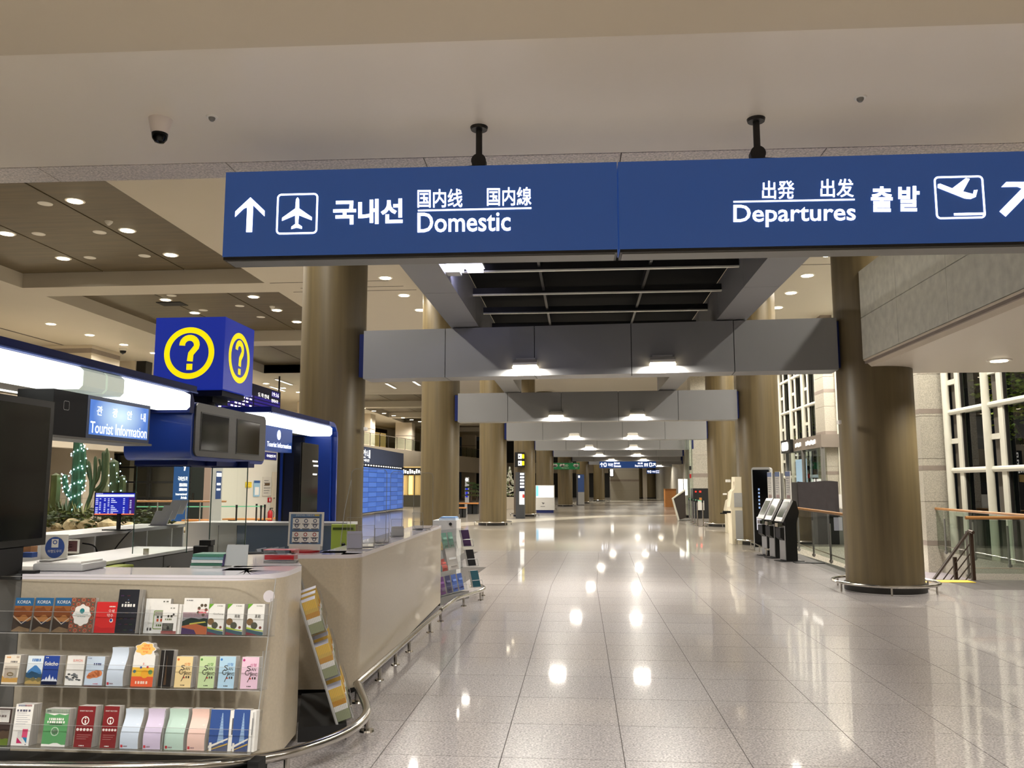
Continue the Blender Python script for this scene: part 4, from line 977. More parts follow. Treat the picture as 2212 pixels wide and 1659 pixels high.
# question cube
y0, y1 = 8.46, 9.25; z0, z1 = 2.62, 3.405; x1 = -3.8; x0 = gy(334, 760, y0).x
t = thing('question_cube', 'blue cube with a yellow question mark on each face above the near canopy', 'sign', ((x0+x1)/2, (y0+y1)/2, 2.62))
MB().box(x0, x1, y0, y1, z0, z1, QBLUE).build('cube_body', t)
for nm, M, W in (('front_mark', Fr((x0, y0, z0), (1, 0, 0), (0, 0, 1)), x1-x0), ('side_mark', Fr((x1, y0, z0), (0, 1, 0), (0, 0, 1)), y1-y0)):
    H = z1-z0; b = MB(); b.ring(M, W*.5, H*.5, W*.36, H*.36, W*.08, YEL, .003, 56)
    cx, cy, s = W*.5, H*.5, W
    arc = [(cx+s*.105*math.cos(a), cy+s*.115+s*.1*math.sin(a)) for a in [math.radians(185-k*17) for k in range(13)]]+[(cx+s*.025, cy-.01*s), (cx+s*.015, cy-s*.115)]
    n = len(arc); tk = s*.042; lo, hi = [], []
    for i, pp in enumerate(arc):
        a, c = Vector(arc[max(i-1, 0)]), Vector(arc[min(i+1, n-1)]); d = (c-a).normalized(); nn = Vector((-d.y, d.x))
        lo.append(Vector(pp)+nn*tk); hi.append(Vector(pp)-nn*tk)
    vs = [(q.x, q.y, .003) for q in lo]+[(q.x, q.y, .003) for q in hi]
    b.add(vs, [(i, i+1, n+i+1, n+i) for i in range(n-1)], YEL, M)
    b.rect(M, cx-s*.03, cy-s*.235, cx+s*.055, cy-s*.15, YEL, .003); b.build(nm, t)
MB().cyl(((x0+x1)/2+.05, 8.75, 2.42), ((x0+x1)/2+.05, 8.75, 2.63), .12, BLACKM, 20).box(x0+.25, x1-.05, y0+.1, y1-.1, 2.56, 2.62, BLACKM).box(x0+.35, x1-.2, y0+.2, y1-.2, 2.5, 2.57, BLACKM).build('mount', t)
# second canopy: an arch that comes down to the counter
t = thing('booth_arch', 'far blue booth arch with a light strip and a leg down to the floor', 'canopy', (CXL, 11.5, 0))
zt, zb = 2.52, 2.34
canopy_strip(t, 9.76, 12.35, zt, zb, [(9.78, 11.1), (11.12, 12.3)], [])
leg = [(12.55, 0), (12.55, 2.42)]+[(12.3+.25*math.cos(math.radians(a)), 2.3+.25*math.sin(math.radians(a))) for a in range(10, 91, 16)]+[(12.1, 2.55), (12.1, 2.5), (12.3, 2.5), (12.4, 2.48), (12.48, 2.42), (12.5, 2.34), (12.5, 0)]
MB().prism(leg, CXL-.75, CXL+.05, CANB, YX).build('arch_leg', t)
MB().prism([(12.5, 0), (12.5, 2.36), (12.46, 2.42), (12.42, 2.42), (12.42, 0)], CXL-.78, CXL-.02, CANB, YX).build('inner_leg', t)
MB().box(CXL-.78, CXL-.74, 12.33, 12.45, 0, 2.36, CANB).build('back_panel', t)
MB().box(CXL-2.2, CXL-.7, 9.74, 9.8, 2.4, 2.54, NAVY).box(CXL-2.2, CXL-.7, 9.8, 12.3, 2.5, 2.54, CANB).build('cross_roof', t)
p, q = gx(574, 950, CXL-.02), gx(631, 955, CXL-.02)
t = thing('tourist_information_sign', 'smaller blue sign with an emblem and tourist information lettering under the far strip', 'sign', (CXL-.1, p.y, 1.98))
zb_, zt_ = gx(600, 975, CXL-.02).z, 2.33
MB().box(CXL-.15, CXL-.02, p.y-.4, q.y, zb_, zt_, mat('dim_sign_blue', (40, 74, 140), .35, emit=(36, 72, 150), es=.4)).build('case', t)
M = Fr((CXL-.02, p.y-.4, zb_), (0, 1, 0), (0, 0, 1)); b = MB(); H = zt_-zb_
a, c = onp(M, 576, 978)[0], onp(M, 628, 978)[0]; b.text(M, 'Tourist Information', a, H*.16, c, H*.36, LIT, .003); u = onp(M, 602, 950)[0]
b.disc(M, u, H*.68, .062, .062, LIT, .003); b.text(M, '?', u-.02, H*.6, u+.02, H*.76, CANB, .005); b.build('lettering', t)
# tall dark display box and dark fins behind the arch
p, q = gx(652, 1000, -3.7), gx(690, 1000, -3.7)
t = thing('tall_display', 'tall black display box inside the far blue arch', 'display', (-3.9, p.y, 0))
MB().box(-3.81, -3.72, p.y, q.y, .95, 2.17, BLACK).build('case', t); MB().box(-3.72, -3.71, p.y+.03, q.y-.02, 1.0, 2.17, SCREEN).build('screen', t); MB().box(-3.9, -3.7, p.y+.2, q.y-.2, 0, .96, BLACK).build('stand', t)
M = Fr((-3.708, p.y, 1), (0, 1, 0), (0, 0, 1)); W = q.y-p.y; b = MB(); b.rect(M, W*.62, .92, W*.92, .94, LITW).rect(M, W*.68, .86, W*.96, .88, LITW).rect(M, W*.66, .74, W*.9, .76, LITW).build('small_captions', t)
x0, x1, x2 = gy(600, 1050, 12.4).x, gy(616, 1050, 12.4).x, gy(655, 1050, 12.4).x
t = thing('dark_partition', 'dark navy partition fins standing behind the blue sign', 'partition', (x1, 12, 0))
MB().box(x0, x1, 12.35, 12.6, .0, 2.32, BLACK).build('black_fin', t); MB().box(x1, x2, 12.35, 12.5, .0, 2.34, paint((16, 26, 58), .3)).build('navy_fin', t)
# glass screens under the canopy
def gscreen(x0, y0, x1, y1, z0, z1, label):
    t = thing('glass_screen', label, 'glass screen', ((x0+x1)/2, (y0+y1)/2, z0))
    d = Vector((x1-x0, y1-y0, 0)); L = d.length; M = Fr((x0, y0, z0), d, (0, 0, 1))
    MB().rect(M, 0, 0, L, z1-z0, GL, 0).build('pane', t)
    EDG = mat('green_glass_edge', (70, 98, 88), .15)
    for u in (0, L): MB().box(u-.004, u+.004, 0, z1-z0, -.006, .006, EDG, M).build('edge', t)
    MB().box(-.01, L+.01, z1-z0-.05, z1-z0+.02, -.02, .02, NAVY, M).build('top_clamp', t); MB().box(L*.2, L*.3, -.01, .05, -.012, .012, CHROME, M).build('foot_clamp', t)
a, c = gy(308, 1100, 8.3), gy(407, 1100, 8.3); gscreen(a.x, 8.15, c.x, 8.3, .91, 1.84, 'clear glass screen under the canopy, left one beside the flight monitor')
a, c = gy(455, 1100, 8.9), gy(532, 1100, 8.9); gscreen(a.x, 8.9, c.x, 8.9, .75, 1.84, 'clear glass screen under the canopy, right one below the two dark screens')
# ------------------------------------------------------------------ tall screen and items on the counters
t = thing('tall_screen', 'big dark upright screen on a black stand at the left edge', 'screen', (-3.35, 4.7, 1.084))
MB().box(-3.36, -3.3, 4.0, 4.92, 1.235, 2.12, BLACK).build('case', t); MB().box(-3.3, -3.297, 4.04, 4.88, 1.28, 2.08, SCREEN).build('screen', t)
MB().box(-3.42, -3.36, 4.2, 4.72, 1.08, 1.7, BLACKM).box(-3.55, -3.2, 4.69, 4.74, 1.084, 1.1, BLACKM).box(-3.4, -3.3, 4.4, 4.72, 1.084, 1.24, BLACKM).build('stand', t)
ZT = 1.085
def onc(x, y, z=ZT): return gz(x, y, z)
# grey tray left on the near counter
p = onc(140, 1232)
t = thing('document_tray', 'low grey document tray with papers on the near counter', 'tray', tuple(p))
MB().rbox(p.x-.17, p.x+.15, p.y-.06, p.y+.2, ZT+.001, ZT+.045, GREYL, .012, 2).build('tray', t)
MB().box(p.x-.15, p.x+.13, p.y-.05, p.y+.18, ZT+.046, ZT+.056, PAPER).build('papers', t); MB().rbox(p.x-.13, p.x-.05, p.y-.06, p.y+.1, ZT+.057, ZT+.064, GREYP, .003, 1).build('pen_rest', t)
# red acrylic box
p = onc(602, 1216)
t = thing('survey_box', 'clear acrylic box with a red base on the near counter corner', 'box', tuple(p))
MB().box(p.x-.105, p.x+.105, p.y, p.y+.09, ZT, ZT+.012, ACRE).box(p.x-.1, p.x+.1, p.y+.005, p.y+.085, ZT+.02, ZT+.05, RED).build('red_insert', t)
b = MB(); 
for M, L in ((Fr((p.x-.105, p.y, ZT), (1, 0, 0), (0, 0, 1)), .21), (Fr((p.x-.105, p.y+.09, ZT), (1, 0, 0), (0, 0, 1)), .21), (Fr((p.x-.105, p.y, ZT), (0, 1, 0), (0, 0, 1)), .09), (Fr((p.x+.105, p.y, ZT), (0, 1, 0), (0, 0, 1)), .09)): b.rect(M, 0, 0, L, .085, ACR, 0)
b.build('acrylic_shell', t); MB().box(p.x-.107, p.x+.107, p.y-.002, p.y+.092, ZT+.083, ZT+.087, mat('pale_red_lid', (206, 120, 124), .2)).build('lid', t)
# notice stand on a red disc
p = gz(660, 1192, 1.063)
t = thing('notice_stand', 'white framed blue notice stand on a round red base on the long counter', 'stand', tuple(p))
MB().lathe([(.115, 0), (.115, .012), (.05, .02)], p, RED, 32).box(p.x-.13, p.x+.13, p.y-.03, p.y+.03, 1.078, 1.115, WHITEP).build('base', t)
M = Fr((p.x-.145, p.y-.02, 1.11), (1, 0, 0), (0, .06, 1)); W = .29; H = gy(660, 1106, p.y).z-1.11
f = MB().box(0, W, 0, H, -.012, 0, WHITEP, M).build('frame', t)
b = MB(); NB = paint((96, 126, 164)); b.rect(M, .016, .016, W-.016, H-.016, NB, .001)
for v0, v1 in ((.1, .42), (.5, .82)):
    b.rect(M, W*.12, H*v0, W*.88, H*v1, PAPER, .002); b.rect(M, W*.12, H*v1, W*.88, H*(v1+.025), paint((40, 50, 80)), .002)
    for r in (0, 1):
        for c in range(3):
            u, v = W*(.24+.26*c), H*(v0+.24-.14*r); m_ = paint((60, 76, 110)) if (v0 > .3 or r == 0 and c) is True else paint((170, 60, 60)) if v0 < .3 and r == 0 else paint((60, 76, 110))
            b.ring(M, u, v, .016, .016, .006, m_, .003, 12); b.rect(M, u-.03, v-.028, u+.03, v-.022, TXT, .003); b.rect(M, u-.022, v-.036, u+.022, v-.031, TXT, .003)
b.text(M, '관광안내소 이용안내', W*.2, H*.88, W*.72, H*.93, PAPER, .003); b.rect(M, W*.74, H*.88, W*.88, H*.93, paint((206, 180, 90)), .003)
b.build('printed_notice', f)
# book stack and card holder on the near counter
p = onc(450, 1224)
t = thing('book_stack', 'stack of green and white booklets on the near counter', 'books', tuple(p))
zz = ZT-.02
for k, (c, h) in enumerate((((206, 212, 214), .02), ((60, 110, 92), .018), ((214, 220, 222), .02), ((120, 160, 170), .018), ((70, 130, 108), .02))):
    MB().box(p.x-.15+.004*k, p.x+.06+.003*k, p.y+.06, p.y+.2, zz, zz+h-.002, paint(c)).build('booklet', t); zz += h
zz = ZT
p2 = gz(435, 1196, ZT)
solo('pen_holder', MB().rbox(p2.x-.06, p2.x+.06, p2.y-.02, p2.y+.08, ZT-.02, ZT+.06, BLACK, .006, 1).box(p2.x-.02, p2.x+.07, p2.y, p2.y+.07, ZT+.06, ZT+.1, BLACK), 'black desk organiser behind the booklet stack', 'holder')
p2 = onc(492, 1224)
solo('card_stand', MB().box(p2.x-.11, p2.x+.09, p2.y+.02, p2.y+.17, ZT-.02, ZT-.005, GREYL).add([(p2.x-.06, p2.y+.06, ZT), (p2.x+.1, p2.y+.06, ZT), (p2.x+.09, p2.y+.1, ZT+.13), (p2.x-.05, p2.y+.1, ZT+.13), (p2.x-.06, p2.y+.066, ZT), (p2.x+.1, p2.y+.066, ZT), (p2.x+.09, p2.y+.106, ZT+.13), (p2.x-.05, p2.y+.106, ZT+.13)], [(0, 1, 2, 3), (7, 6, 5, 4), (0, 3, 7, 4), (1, 5, 6, 2), (2, 6, 7, 3)], paint((176, 182, 184))).box(p2.x-.08, p2.x-.05, p2.y+.05, p2.y+.09, ZT, ZT+.07, paint((70, 60, 110))), 'grey card stand beside the booklet stack', 'stand')
# chair back, pens, lime folder, desk
p = gy(551, 1190, 7.4)
t = thing('office_chair', 'black office chair behind the near counter', 'chair', (p.x, 7.4, 0))
MB().rbox(p.x-.22, p.x+.22, 7.36, 7.42, .62, 1.0, BLACKM, .028, 3).build('backrest', t); MB().rbox(p.x-.24, p.x+.24, 6.95, 7.4, .44, .51, BLACKM, .03, 2).build('seat', t)
MB().cyl((p.x, 7.17, .08), (p.x, 7.17, .44), .03, CHROME, 12).box(p.x-.03, p.x+.03, 7.38, 7.44, .45, .7, BLACK).build('column', t)
for k in range(5):
    a = k*2*math.pi/5; MB().tube([(p.x, 7.17, .1), (p.x+.28*math.cos(a), 7.17+.28*math.sin(a), .06)], [.025, .015], BLACK, 6).lathe([(.02, 0), (.025, .025), (.02, .05)], (p.x+.28*math.cos(a), 7.17+.28*math.sin(a), 0), BLACK, 8).build('foot', t)
t = thing('service_desk', 'grey blue service desk behind the long counter', 'desk', (-2.9, 8.5, 0))
MB().box(-3.25, -2.25, 7.9, 10.9, .7, .73, paint((170, 180, 190))).build('desktop', t)
for y in (7.95, 9.2, 10.8): MB().box(-3.2, -2.35, y, y+.03, 0, .7, GREYL).build('side_panel', t)
p = gy(590, 1190, 8.4)
t = thing('file_rack', 'small rack of grey folders standing on the service desk', 'files', (p.x, 8.4, .73))
for k in range(4): MB().box(0, .02, 0, .26, 0, .22, paint((96, 104, 112) if k % 2 else (170, 176, 182)), Matrix.Translation((p.x-.1+.05*k, 8.35, .735)) @ Matrix.Rotation(-.35+.08*k, 4, 'Y')).build('folder', t)
q = gy(735, 1160, 8.6)
t = thing('lime_folder_board', 'lime green board with a dark top edge behind the long counter', 'board', (q.x, 8.6, .73))
x0, x1 = gy(716, 1160, 8.6).x, gy(768, 1160, 8.6).x; zt_ = gy(735, 1132, 8.6).z
MB().rbox(x0, x1, 8.58, 8.6, .73, zt_, LIME, .006, 1).build('board', t); MB().box(x0+.02, x1-.02, 8.574, 8.58, zt_-.06, zt_-.035, paint((70, 84, 30))).build('clip', t); MB().rbox(x1-.14, x1-.1, 8.56, 8.58, .9, 1.0, BLACK, .008, 1).build('knob', t)
# acrylic leaflet holders and shields on the long counter
def shield(x0, x1, y0, Y, label, skew=0.0):
    a, c = gy(x0, 1100, Y), gy(x1, 1100, Y); z1 = gy(x0, y0, Y).z
    t = thing('counter_shield', label, 'shield', ((a.x+c.x)/2, Y, 1.063), 'clear shields on the long counter')
    d = Vector((c.x-a.x, skew, 0)); L = d.length; M = Fr((a.x, Y, 1.08), d, (0, 0, 1)); H = z1-1.08
    MB().poly(M, rr_pts(0, 0, L, H, .05, 5), ACR, 0).build('pane', t); MB().rrect(M, 0, 0, L, H, .05, .005, ACRE, .001).build('polished_edge', t)
    for u in (.04, L-.1): MB().box(u, u+.06, -.017, .0, -.07, .07, ACR, M).box(u, u+.06, -.017, -.012, -.07, .07, ACRE, M).build('foot', t)
    if skew < .15: return
    Mw = Fr((a.x, Y, 1.08), (-.25, -1, 0), (0, 0, 1)); MB().poly(Mw, [(0, 0), (.16, 0), (.1, H*.45), (0, H*.85)], ACR2, 0).tube([(.16, 0, 0), (.1, H*.45, 0), (0, H*.85, 0)], .003, ACRE, 5, False, Mw).build('side_wing', t)
shield(757, 826, 1012, 7.3, 'clear acrylic shield on the long counter, nearest one', .16)
shield(842, 865, 1018, 8.6, 'clear acrylic shield on the long counter, middle one', .1)
shield(893, 932, 1021, 9.9, 'clear acrylic shield on the long counter, farthest one', .1)
def holder(x, y0, y1, Y, label, w_=.13, lean=.35, fill=None):
    p = gy(x, y1, Y); z1 = gy(x, y0, Y).z; H = max(.1, z1-1.065)
    t = thing('leaflet_holder', label, 'holder', (p.x, Y, 1.063), 'acrylic leaflet holders on the long counter')
    M = Fr((p.x-w_/2, Y, 1.065), (1, .35, 0), (-.1, lean, 1))
    MB().rect(M, 0, 0, w_, H, ACR, 0).rrect(M, 0, 0, w_, H, .004, .003, ACRE, .001).build('back_plate', t)
    MB().rect(M, 0, 0, w_, H*.45, ACR, .035).rrect(M, 0, 0, w_, H*.45, .004, .003, ACRE, .036).box(0, w_, 0, .004, 0, .036, ACRE, M).build('pocket', t)
    if fill: MB().box(.006, w_-.006, .006, H*.55, .004, .02, fill, M).build('leaflets', t)
holder(765, 1115, 1186, 6.85, 'acrylic leaflet holder with pale leaflets nearest on the long counter', .13, .3, paint((190, 192, 214)))
holder(790, 1132, 1178, 7.0, 'low acrylic leaflet holder beside the nearest shield', .14, .4)
holder(824, 1104, 1166, 7.6, 'tall acrylic leaflet holder behind the first shield', .13, .35)
holder(858, 1118, 1158, 8.5, 'acrylic leaflet holder below the middle shield', .13, .45, paint((206, 206, 208)))
holder(902, 1105, 1145, 9.9, 'acrylic leaflet holder below the farthest shield', .13, .4)
# white box at the end of the counter
p = gz(950, 1137, 1.045)
t = thing('end_box', 'white box with a round black knob at the far end of the long counter', 'box', (-1.9, 11.5, 1.0))
a, c = gy(935, 1140, 12.05), gy(986, 1140, 12.05); zt_ = gy(960, 1124, 12.05).z
MB().box(a.x, c.x, 12.05, 12.5, .0, zt_, WHITEP).build('body', t); k = gy(973, 1132, 12.04); MB().cyl((k.x, 12.05, k.z), (k.x, 12.03, k.z), .022, BLACK, 16).build('knob', t)
solo('booklet', MB().box(a.x+.08, c.x-.02, 12.1, 12.4, zt_, zt_+.03, paint((200, 214, 230))).box(a.x+.1, c.x-.03, 12.1, 12.4, zt_+.031, zt_+.045, paint((120, 160, 210))), 'pale blue booklets lying on the white end box', 'booklet')
# flight monitor on the back counter
p, q = gx(201, 1090, -5.75), gx(287, 1090, -5.75)
Yc = 9.6; x0, x1 = gy(203, 1090, Yc).x, gy(288, 1090, Yc).x; z0, z1 = gy(203, 1115, Yc).z, gy(288, 1063, Yc).z
t = thing('flight_monitor', 'small monitor showing a blue flight table on a black stand', 'monitor', ((x0+x1)/2, Yc, 1.06))
M = Fr((x0, Yc, z0), (1, .12, 0), (0, 0, 1)); W, H = (x1-x0), z1-z0
MB().box(0, W, 0, H, -.03, 0, BLACK, M).build('case', t); b = MB()
b.rect(M, .012, .015, W-.012, H-.012, mat('monitor_blue', (30, 40, 150), .3, emit=(28, 40, 170), es=.8), .001)
MW_ = mat('monitor_white', (230, 236, 255), .3, emit=(214, 222, 255), es=.9); b.rect(M, .02, H*.8, W-.02, H*.9, MW_, .002); b.rect(M, .012, .016, W-.012, .03, mat('monitor_orange', (230, 120, 60), .3, emit=(230, 110, 60), es=.8), .002)
b.rect(M, W*.83, H*.1, W*.97, H*.78, mat('monitor_purple', (60, 30, 120), .3, emit=(60, 24, 120), es=.7), .002)
for j in range(9):
    v = H*(.12+.073*j)
    for u0, u1 in ((.04, .1), (.13, .17), (.24, .28), (.33, .37), (.41, .41+.06+.04*((j*7) % 4)), (.7, .74), (.86, .9)):
        if (j*5+int(u0*100)) % 6: b.rect(M, W*u0, v, W*u1, v+H*.03, MW_, .003)
b.text(M, '출발안내', W*.04, H*.915, W*.2, H*.965, MW_, .003); b.build('screen', t)
MB().cyl(((x0+x1)/2+.06, Yc+.03, 1.06), ((x0+x1)/2+.06, Yc+.03, z0+.03), .025, BLACK, 10).box((x0+x1)/2-.1, (x0+x1)/2+.2, Yc-.05, Yc+.12, 1.06, 1.075, BLACK).build('stand', t)
c = MB().tube(smooth([Vector(v) for v in ((x0+.5, Yc, 1.07), (x0+.52, Yc-.1, 1.05), (-5.5, Yc-.1, .85), (-5.52, Yc-.25, .6), (-5.5, Yc-.5, .55))]), .008, BLACK, 6); solo('cable', c, 'black cable hanging from the flight monitor over the cubbies', 'cable')
c = MB().tube(smooth([Vector(v) for v in ((-5.6, 9.0, .95), (-5.5, 9.1, .9), (-5.52, 9.2, .7), (-5.5, 9.3, .55))]), .008, BLACK, 6); solo('cable', c, 'black cable hanging inside the middle cubby', 'cable')
# small signs standing inside the booth at left
M = Fr((gy(96, 1190, 7.6).x, 7.6, gy(96, 1206, 7.6).z), (1, .3, 0), (0, 0, 1))
t = thing('oval_sign', 'blue oval sign with a white figure on the white counter end', 'sign', tuple(M.translation))
b = MB(); OB = paint((44, 80, 160)); b.disc(M, .09, .1, .085, .1, OB, .004, 28); b.rect(M, .06, .1, .12, .18, PAPER, .006); b.ring(M, .09, .15, .02, .02, .008, OB, .008, 14); b.text(M, '여행도우미', .03, .05, .15, .08, PAPER, .006); b.build('face', t)
M2 = M.copy(); MB().box(-.03, .2, -.02, .22, -.02, 0, WHITEP, M2).build('backing', t)
x0, x1 = gy(135, 1180, 7.9).x, gy(168, 1180, 7.9).x; z1 = gy(150, 1166, 7.9).z
t = thing('standing_card', 'dark red menu card in a white frame beside the oval sign', 'card', ((x0+x1)/2, 7.9, .95))
MB().box(x0, x1, 7.9, 7.93, .93, z1, WHITEP).build('frame', t); M = Fr((x0, 7.9, .95), (1, 0, 0), (0, 0, 1)); W = x1-x0; b = MB().rect(M, .01, 0, W-.005, z1-.96, paint((84, 50, 54)), .002); lines(b, M, W, z1-.95, 4, PAPER, .3, .7); b.build('printed_card', t)
solo('brochure_pile', MB().box(gy(42, 1190, 7.5).x, gy(66, 1190, 7.5).x, 7.5, 7.6, .93, gy(50, 1180, 7.5).z, paint((196, 140, 92))).box(gy(50, 1190, 7.45).x, gy(74, 1190, 7.45).x, 7.42, 7.5, .93, gy(50, 1193, 7.45).z, paint((50, 80, 150))), 'orange and blue brochures beside the tall screen stand', 'brochures')
# leaflet stand on the back counter, seen through glass
p = gy(365, 1120, 11.0)
t = thing('leaflet_stand', 'clear tiered leaflet stand with white sheets on the back counter', 'stand', (p.x, 10.9, 1.06))
for k in range(3): MB().box(0, .22, 0, .2, -.012, 0, PAPER, Fr((p.x-.16+.07*k, 10.8+.08*k, 1.07+.07*k), (1, .1, 0), (.25, .3, 1))).build('sheet', t)
MB().box(p.x-.18, p.x+.2, 10.8, 11.1, 1.06, 1.07, ACRE).build('base', t)
# ------------------------------------------------------------------ brochure racks
PH = lambda *c: paint(c)
NAVYP, WHT = PH(34, 44, 92), PAPER
def hills(b, M, w, h, v0, v1, m, seed):
    r = random.Random(seed); n = 7
    b.poly(M, [(0, h*v0)]+[(w, h*v0)]+[(w*(1-i/(n-1)), h*(v1-(v1-v0)*.5*r.random())) for i in range(n)], m, .0012+.0001*seed % 7)
def ci(b, M, w, h, u, v, r, m, hh=.0016): b.disc(M, w*u, h*v, w*r, w*r, m, hh, 16)
def tx(b, M, w, h, s, u0, v0, u1, v1, m, hh=.002, bold=0):
    if s[0] == '#':                                                   # print too small to read: a row of short dashes
        n = int(s[1:])
        for k in range(n): b.rect(M, w*(u0+(u1-u0)*k/n), h*v0, w*(u0+(u1-u0)*(k+.55+.3*((k*7) % 3)/2)/n), h*v1, m, hh)
        return
    b.text(M, s, w*u0, h*v0, w*u1, h*v1, m, hh, bold)
def rc(b, M, w, h, u0, v0, u1, v1, m, hh=.001): b.rect(M, w*u0, h*v0, w*u1, h*v1, m, hh)
def cover(kind, b, M, w, h):
    R_ = lambda *a, **k: rc(b, M, w, h, *a, **k); T_ = lambda *a, **k: tx(b, M, w, h, *a, **k); C_ = lambda *a, **k: ci(b, M, w, h, *a, **k)
    if kind == 'korea':
        R_(0, .76, 1, 1, PH(38, 100, 150)); R_(0, .4, 1, .76, PH(150, 92, 44)); R_(0, 0, 1, .4, PH(40, 50, 74))
        hills(b, M, w, h, .36, .8, PH(126, 70, 34), 1); hills(b, M, w, h, .3, .5, PH(176, 120, 70), 2); b.poly(M, [(0, .42*h), (w*.55, .2*h), (w, .36*h), (w, .05*h), (0, .02*h)], PH(58, 46, 38), .0022)
        b.poly(M, [(0, .48*h), (w*.5, .25*h), (w, .46*h), (w, .43*h), (w*.5, .22*h), (0, .45*h)], PH(196, 186, 170), .0026); b.poly(M, [(0, .03*h), (w*.4, .16*h), (w, .08*h), (w, .0), (0, 0)], PH(128, 106, 80), .0026)
        T_('KOREA', .12, .83, .86, .92, WHT)
    elif kind == 'ornate':
        R_(0, 0, 1, 1, PH(126, 78, 62))
        for i in range(5):
            for j in range(8):
                u, v = .1+.2*i, .06+.125*j; b.ring(M, w*u, h*v, w*.085, w*.085, w*.03, PH(176, 128, 100) if (i+j) % 2 else PH(84, 92, 80), .0012, 10); C_(u, v, .03, PH(190, 70, 50), .0014)
        b.poly(M, [(w*(.5+.36*(1+.08*math.cos(8*a))*math.cos(a)), h*(.5+.3*(1+.06*math.cos(8*a))*math.sin(a))) for a in [2*math.pi*i/48 for i in range(48)]], WHT, .002)
        C_(.5, .62, .1, PH(40, 130, 136), .0026); T_('Muslim Friendly', .24, .5, .76, .54, PH(40, 130, 136), hh=.0026); T_('in Korea', .34, .44, .66, .48, PH(40, 130, 136), hh=.0026)
    elif kind == 'red':
        R_(0, 0, 1, 1, PH(214, 44, 44)); T_('오색', .6, .64, .88, .76, WHT); T_('약수', .55, .5, .85, .62, WHT); C_(.78, .4, .09, WHT); C_(.77, .41, .06, PH(40, 70, 150), .002); T_('#8', .62, .83, .92, .87, WHT)
        hills(b, M, w, h, 0, .22, PH(196, 36, 40), 3)
    elif kind == 'black':
        R_(0, 0, 1, 1, PH(26, 28, 38)); cols = [(120, 60, 70), (70, 110, 60), (60, 80, 130), (140, 100, 50), (110, 70, 130)]
        for k in range(26): u, v = .1+.28*(k % 4)+.03*(k % 3), .06+.13*(k//4); R_(u, v, min(u+.16, 1), v+.022, PH(*cols[k % 5])) if not .58 < v < .74 else None
        T_('#5', .2, .6, .9, .665, WHT); T_('#2', .36, .69, .6, .71, WHT); C_(.5, .76, .03, PH(90, 110, 150))
    elif kind == 'sketch':
        R_(0, 0, 1, 1, WHT); b.rrect(M, w*.36, h*.12, w*.94, h*.66, w*.06, w*.03, PH(130, 160, 70), .0016); R_(.4, .5, .9, .62, PH(210, 200, 150)); T_('#2', .5, .34, .8, .42, PH(210, 90, 50)); T_('#2', .5, .44, .8, .5, PH(60, 70, 60)); T_('#4', .5, .2, .8, .26, PH(90, 120, 60)); T_('#2', .14, .08, .36, .16, PH(70, 70, 70)); T_('#2', .7, .9, .95, .94, PH(120, 120, 110))
    elif kind == 'smallphoto':
        R_(0, 0, 1, 1, WHT); R_(0, .0, 1, .1, PH(170, 40, 40)); R_(.04, .1, .8, .36, PH(60, 58, 50)); C_(.25, .22, .12, PH(110, 110, 100)); C_(.6, .24, .14, PH(96, 100, 90)); C_(.45, .2, .1, PH(40, 40, 36)); T_('#2', .35, .55, .75, .63, PH(60, 60, 50)); C_(.75, .65, .07, PH(60, 60, 60)); T_('#4', .2, .46, .7, .51, PH(120, 130, 90)); T_('#2', .5, .84, .85, .88, PH(150, 150, 140))
    elif kind == 'landscape':
        R_(0, 0, 1, 1, WHT); R_(0, 0, 1, .6, PH(150, 120, 170)); R_(0, .46, 1, .6, PH(214, 150, 160)); R_(0, .36, 1, .46, PH(150, 190, 214)); hills(b, M, w, h, .22, .46, PH(34, 52, 44), 4); b.poly(M, [(0, 0), (w, 0), (w, h*.2), (w*.5, h*.3), (0, h*.22)], PH(176, 96, 60), .0022); b.poly(M, [(0, 0), (w*.6, 0), (w*.5, h*.12), (0, h*.18)], PH(70, 50, 90), .0025); b.poly(M, [(w*.3, h*.26), (w*.95, h*.33), (w*.9, h*.36), (w*.3, h*.3)], PH(190, 180, 80), .0026)
        for u, v in ((.62, .72), (.72, .8), (.86, .8), (.9, .68), (.8, .54), (.6, .6)): C_(u, v, .06, PH(90, 76, 60), .0018)
        T_('Gochang', .56, .65, .98, .7, PH(214, 70, 80)); T_('#6', .62, .58, .92, .63, PH(214, 90, 100)); T_('#4', .1, .92, .38, .95, PH(120, 120, 120))
    elif kind in ('goch_en', 'goch_cn', 'goch_jp'):
        R_(0, 0, 1, 1, WHT); b.poly(M, [(0, h), (0, h*.82), (w*.3, h)], PH(110, 170, 50), .0016); C_(.18, .42, .2, PH(130, 100, 66)); C_(.45, .3, .2, PH(84, 84, 70), .0018); C_(.82, .24, .08, PH(120, 60, 50)); b.poly(M, [(0, 0), (w, 0), (w, h*.1), (w*.5, h*.14), (0, h*.2)], PH(60, 90, 100), .002); b.poly(M, [(0, 0), (w*.7, 0), (w*.3, h*.06), (0, h*.1)], PH(120, 50, 60), .0022); b.poly(M, [(0, h*.2), (w*.5, h*.15), (w, h*.12), (w, h*.15), (w*.5, h*.19), (0, h*.26)], PH(170, 190, 70), .0024)
        if kind == 'goch_en': T_('Gochang', .3, .64, .92, .7, PH(70, 60, 50))
        else: T_('高敞', .46, .54, .8, .66, PH(40, 36, 34))
        T_('#4', .52, .92, .9, .95, PH(150, 150, 140))
    elif kind == 'orange':
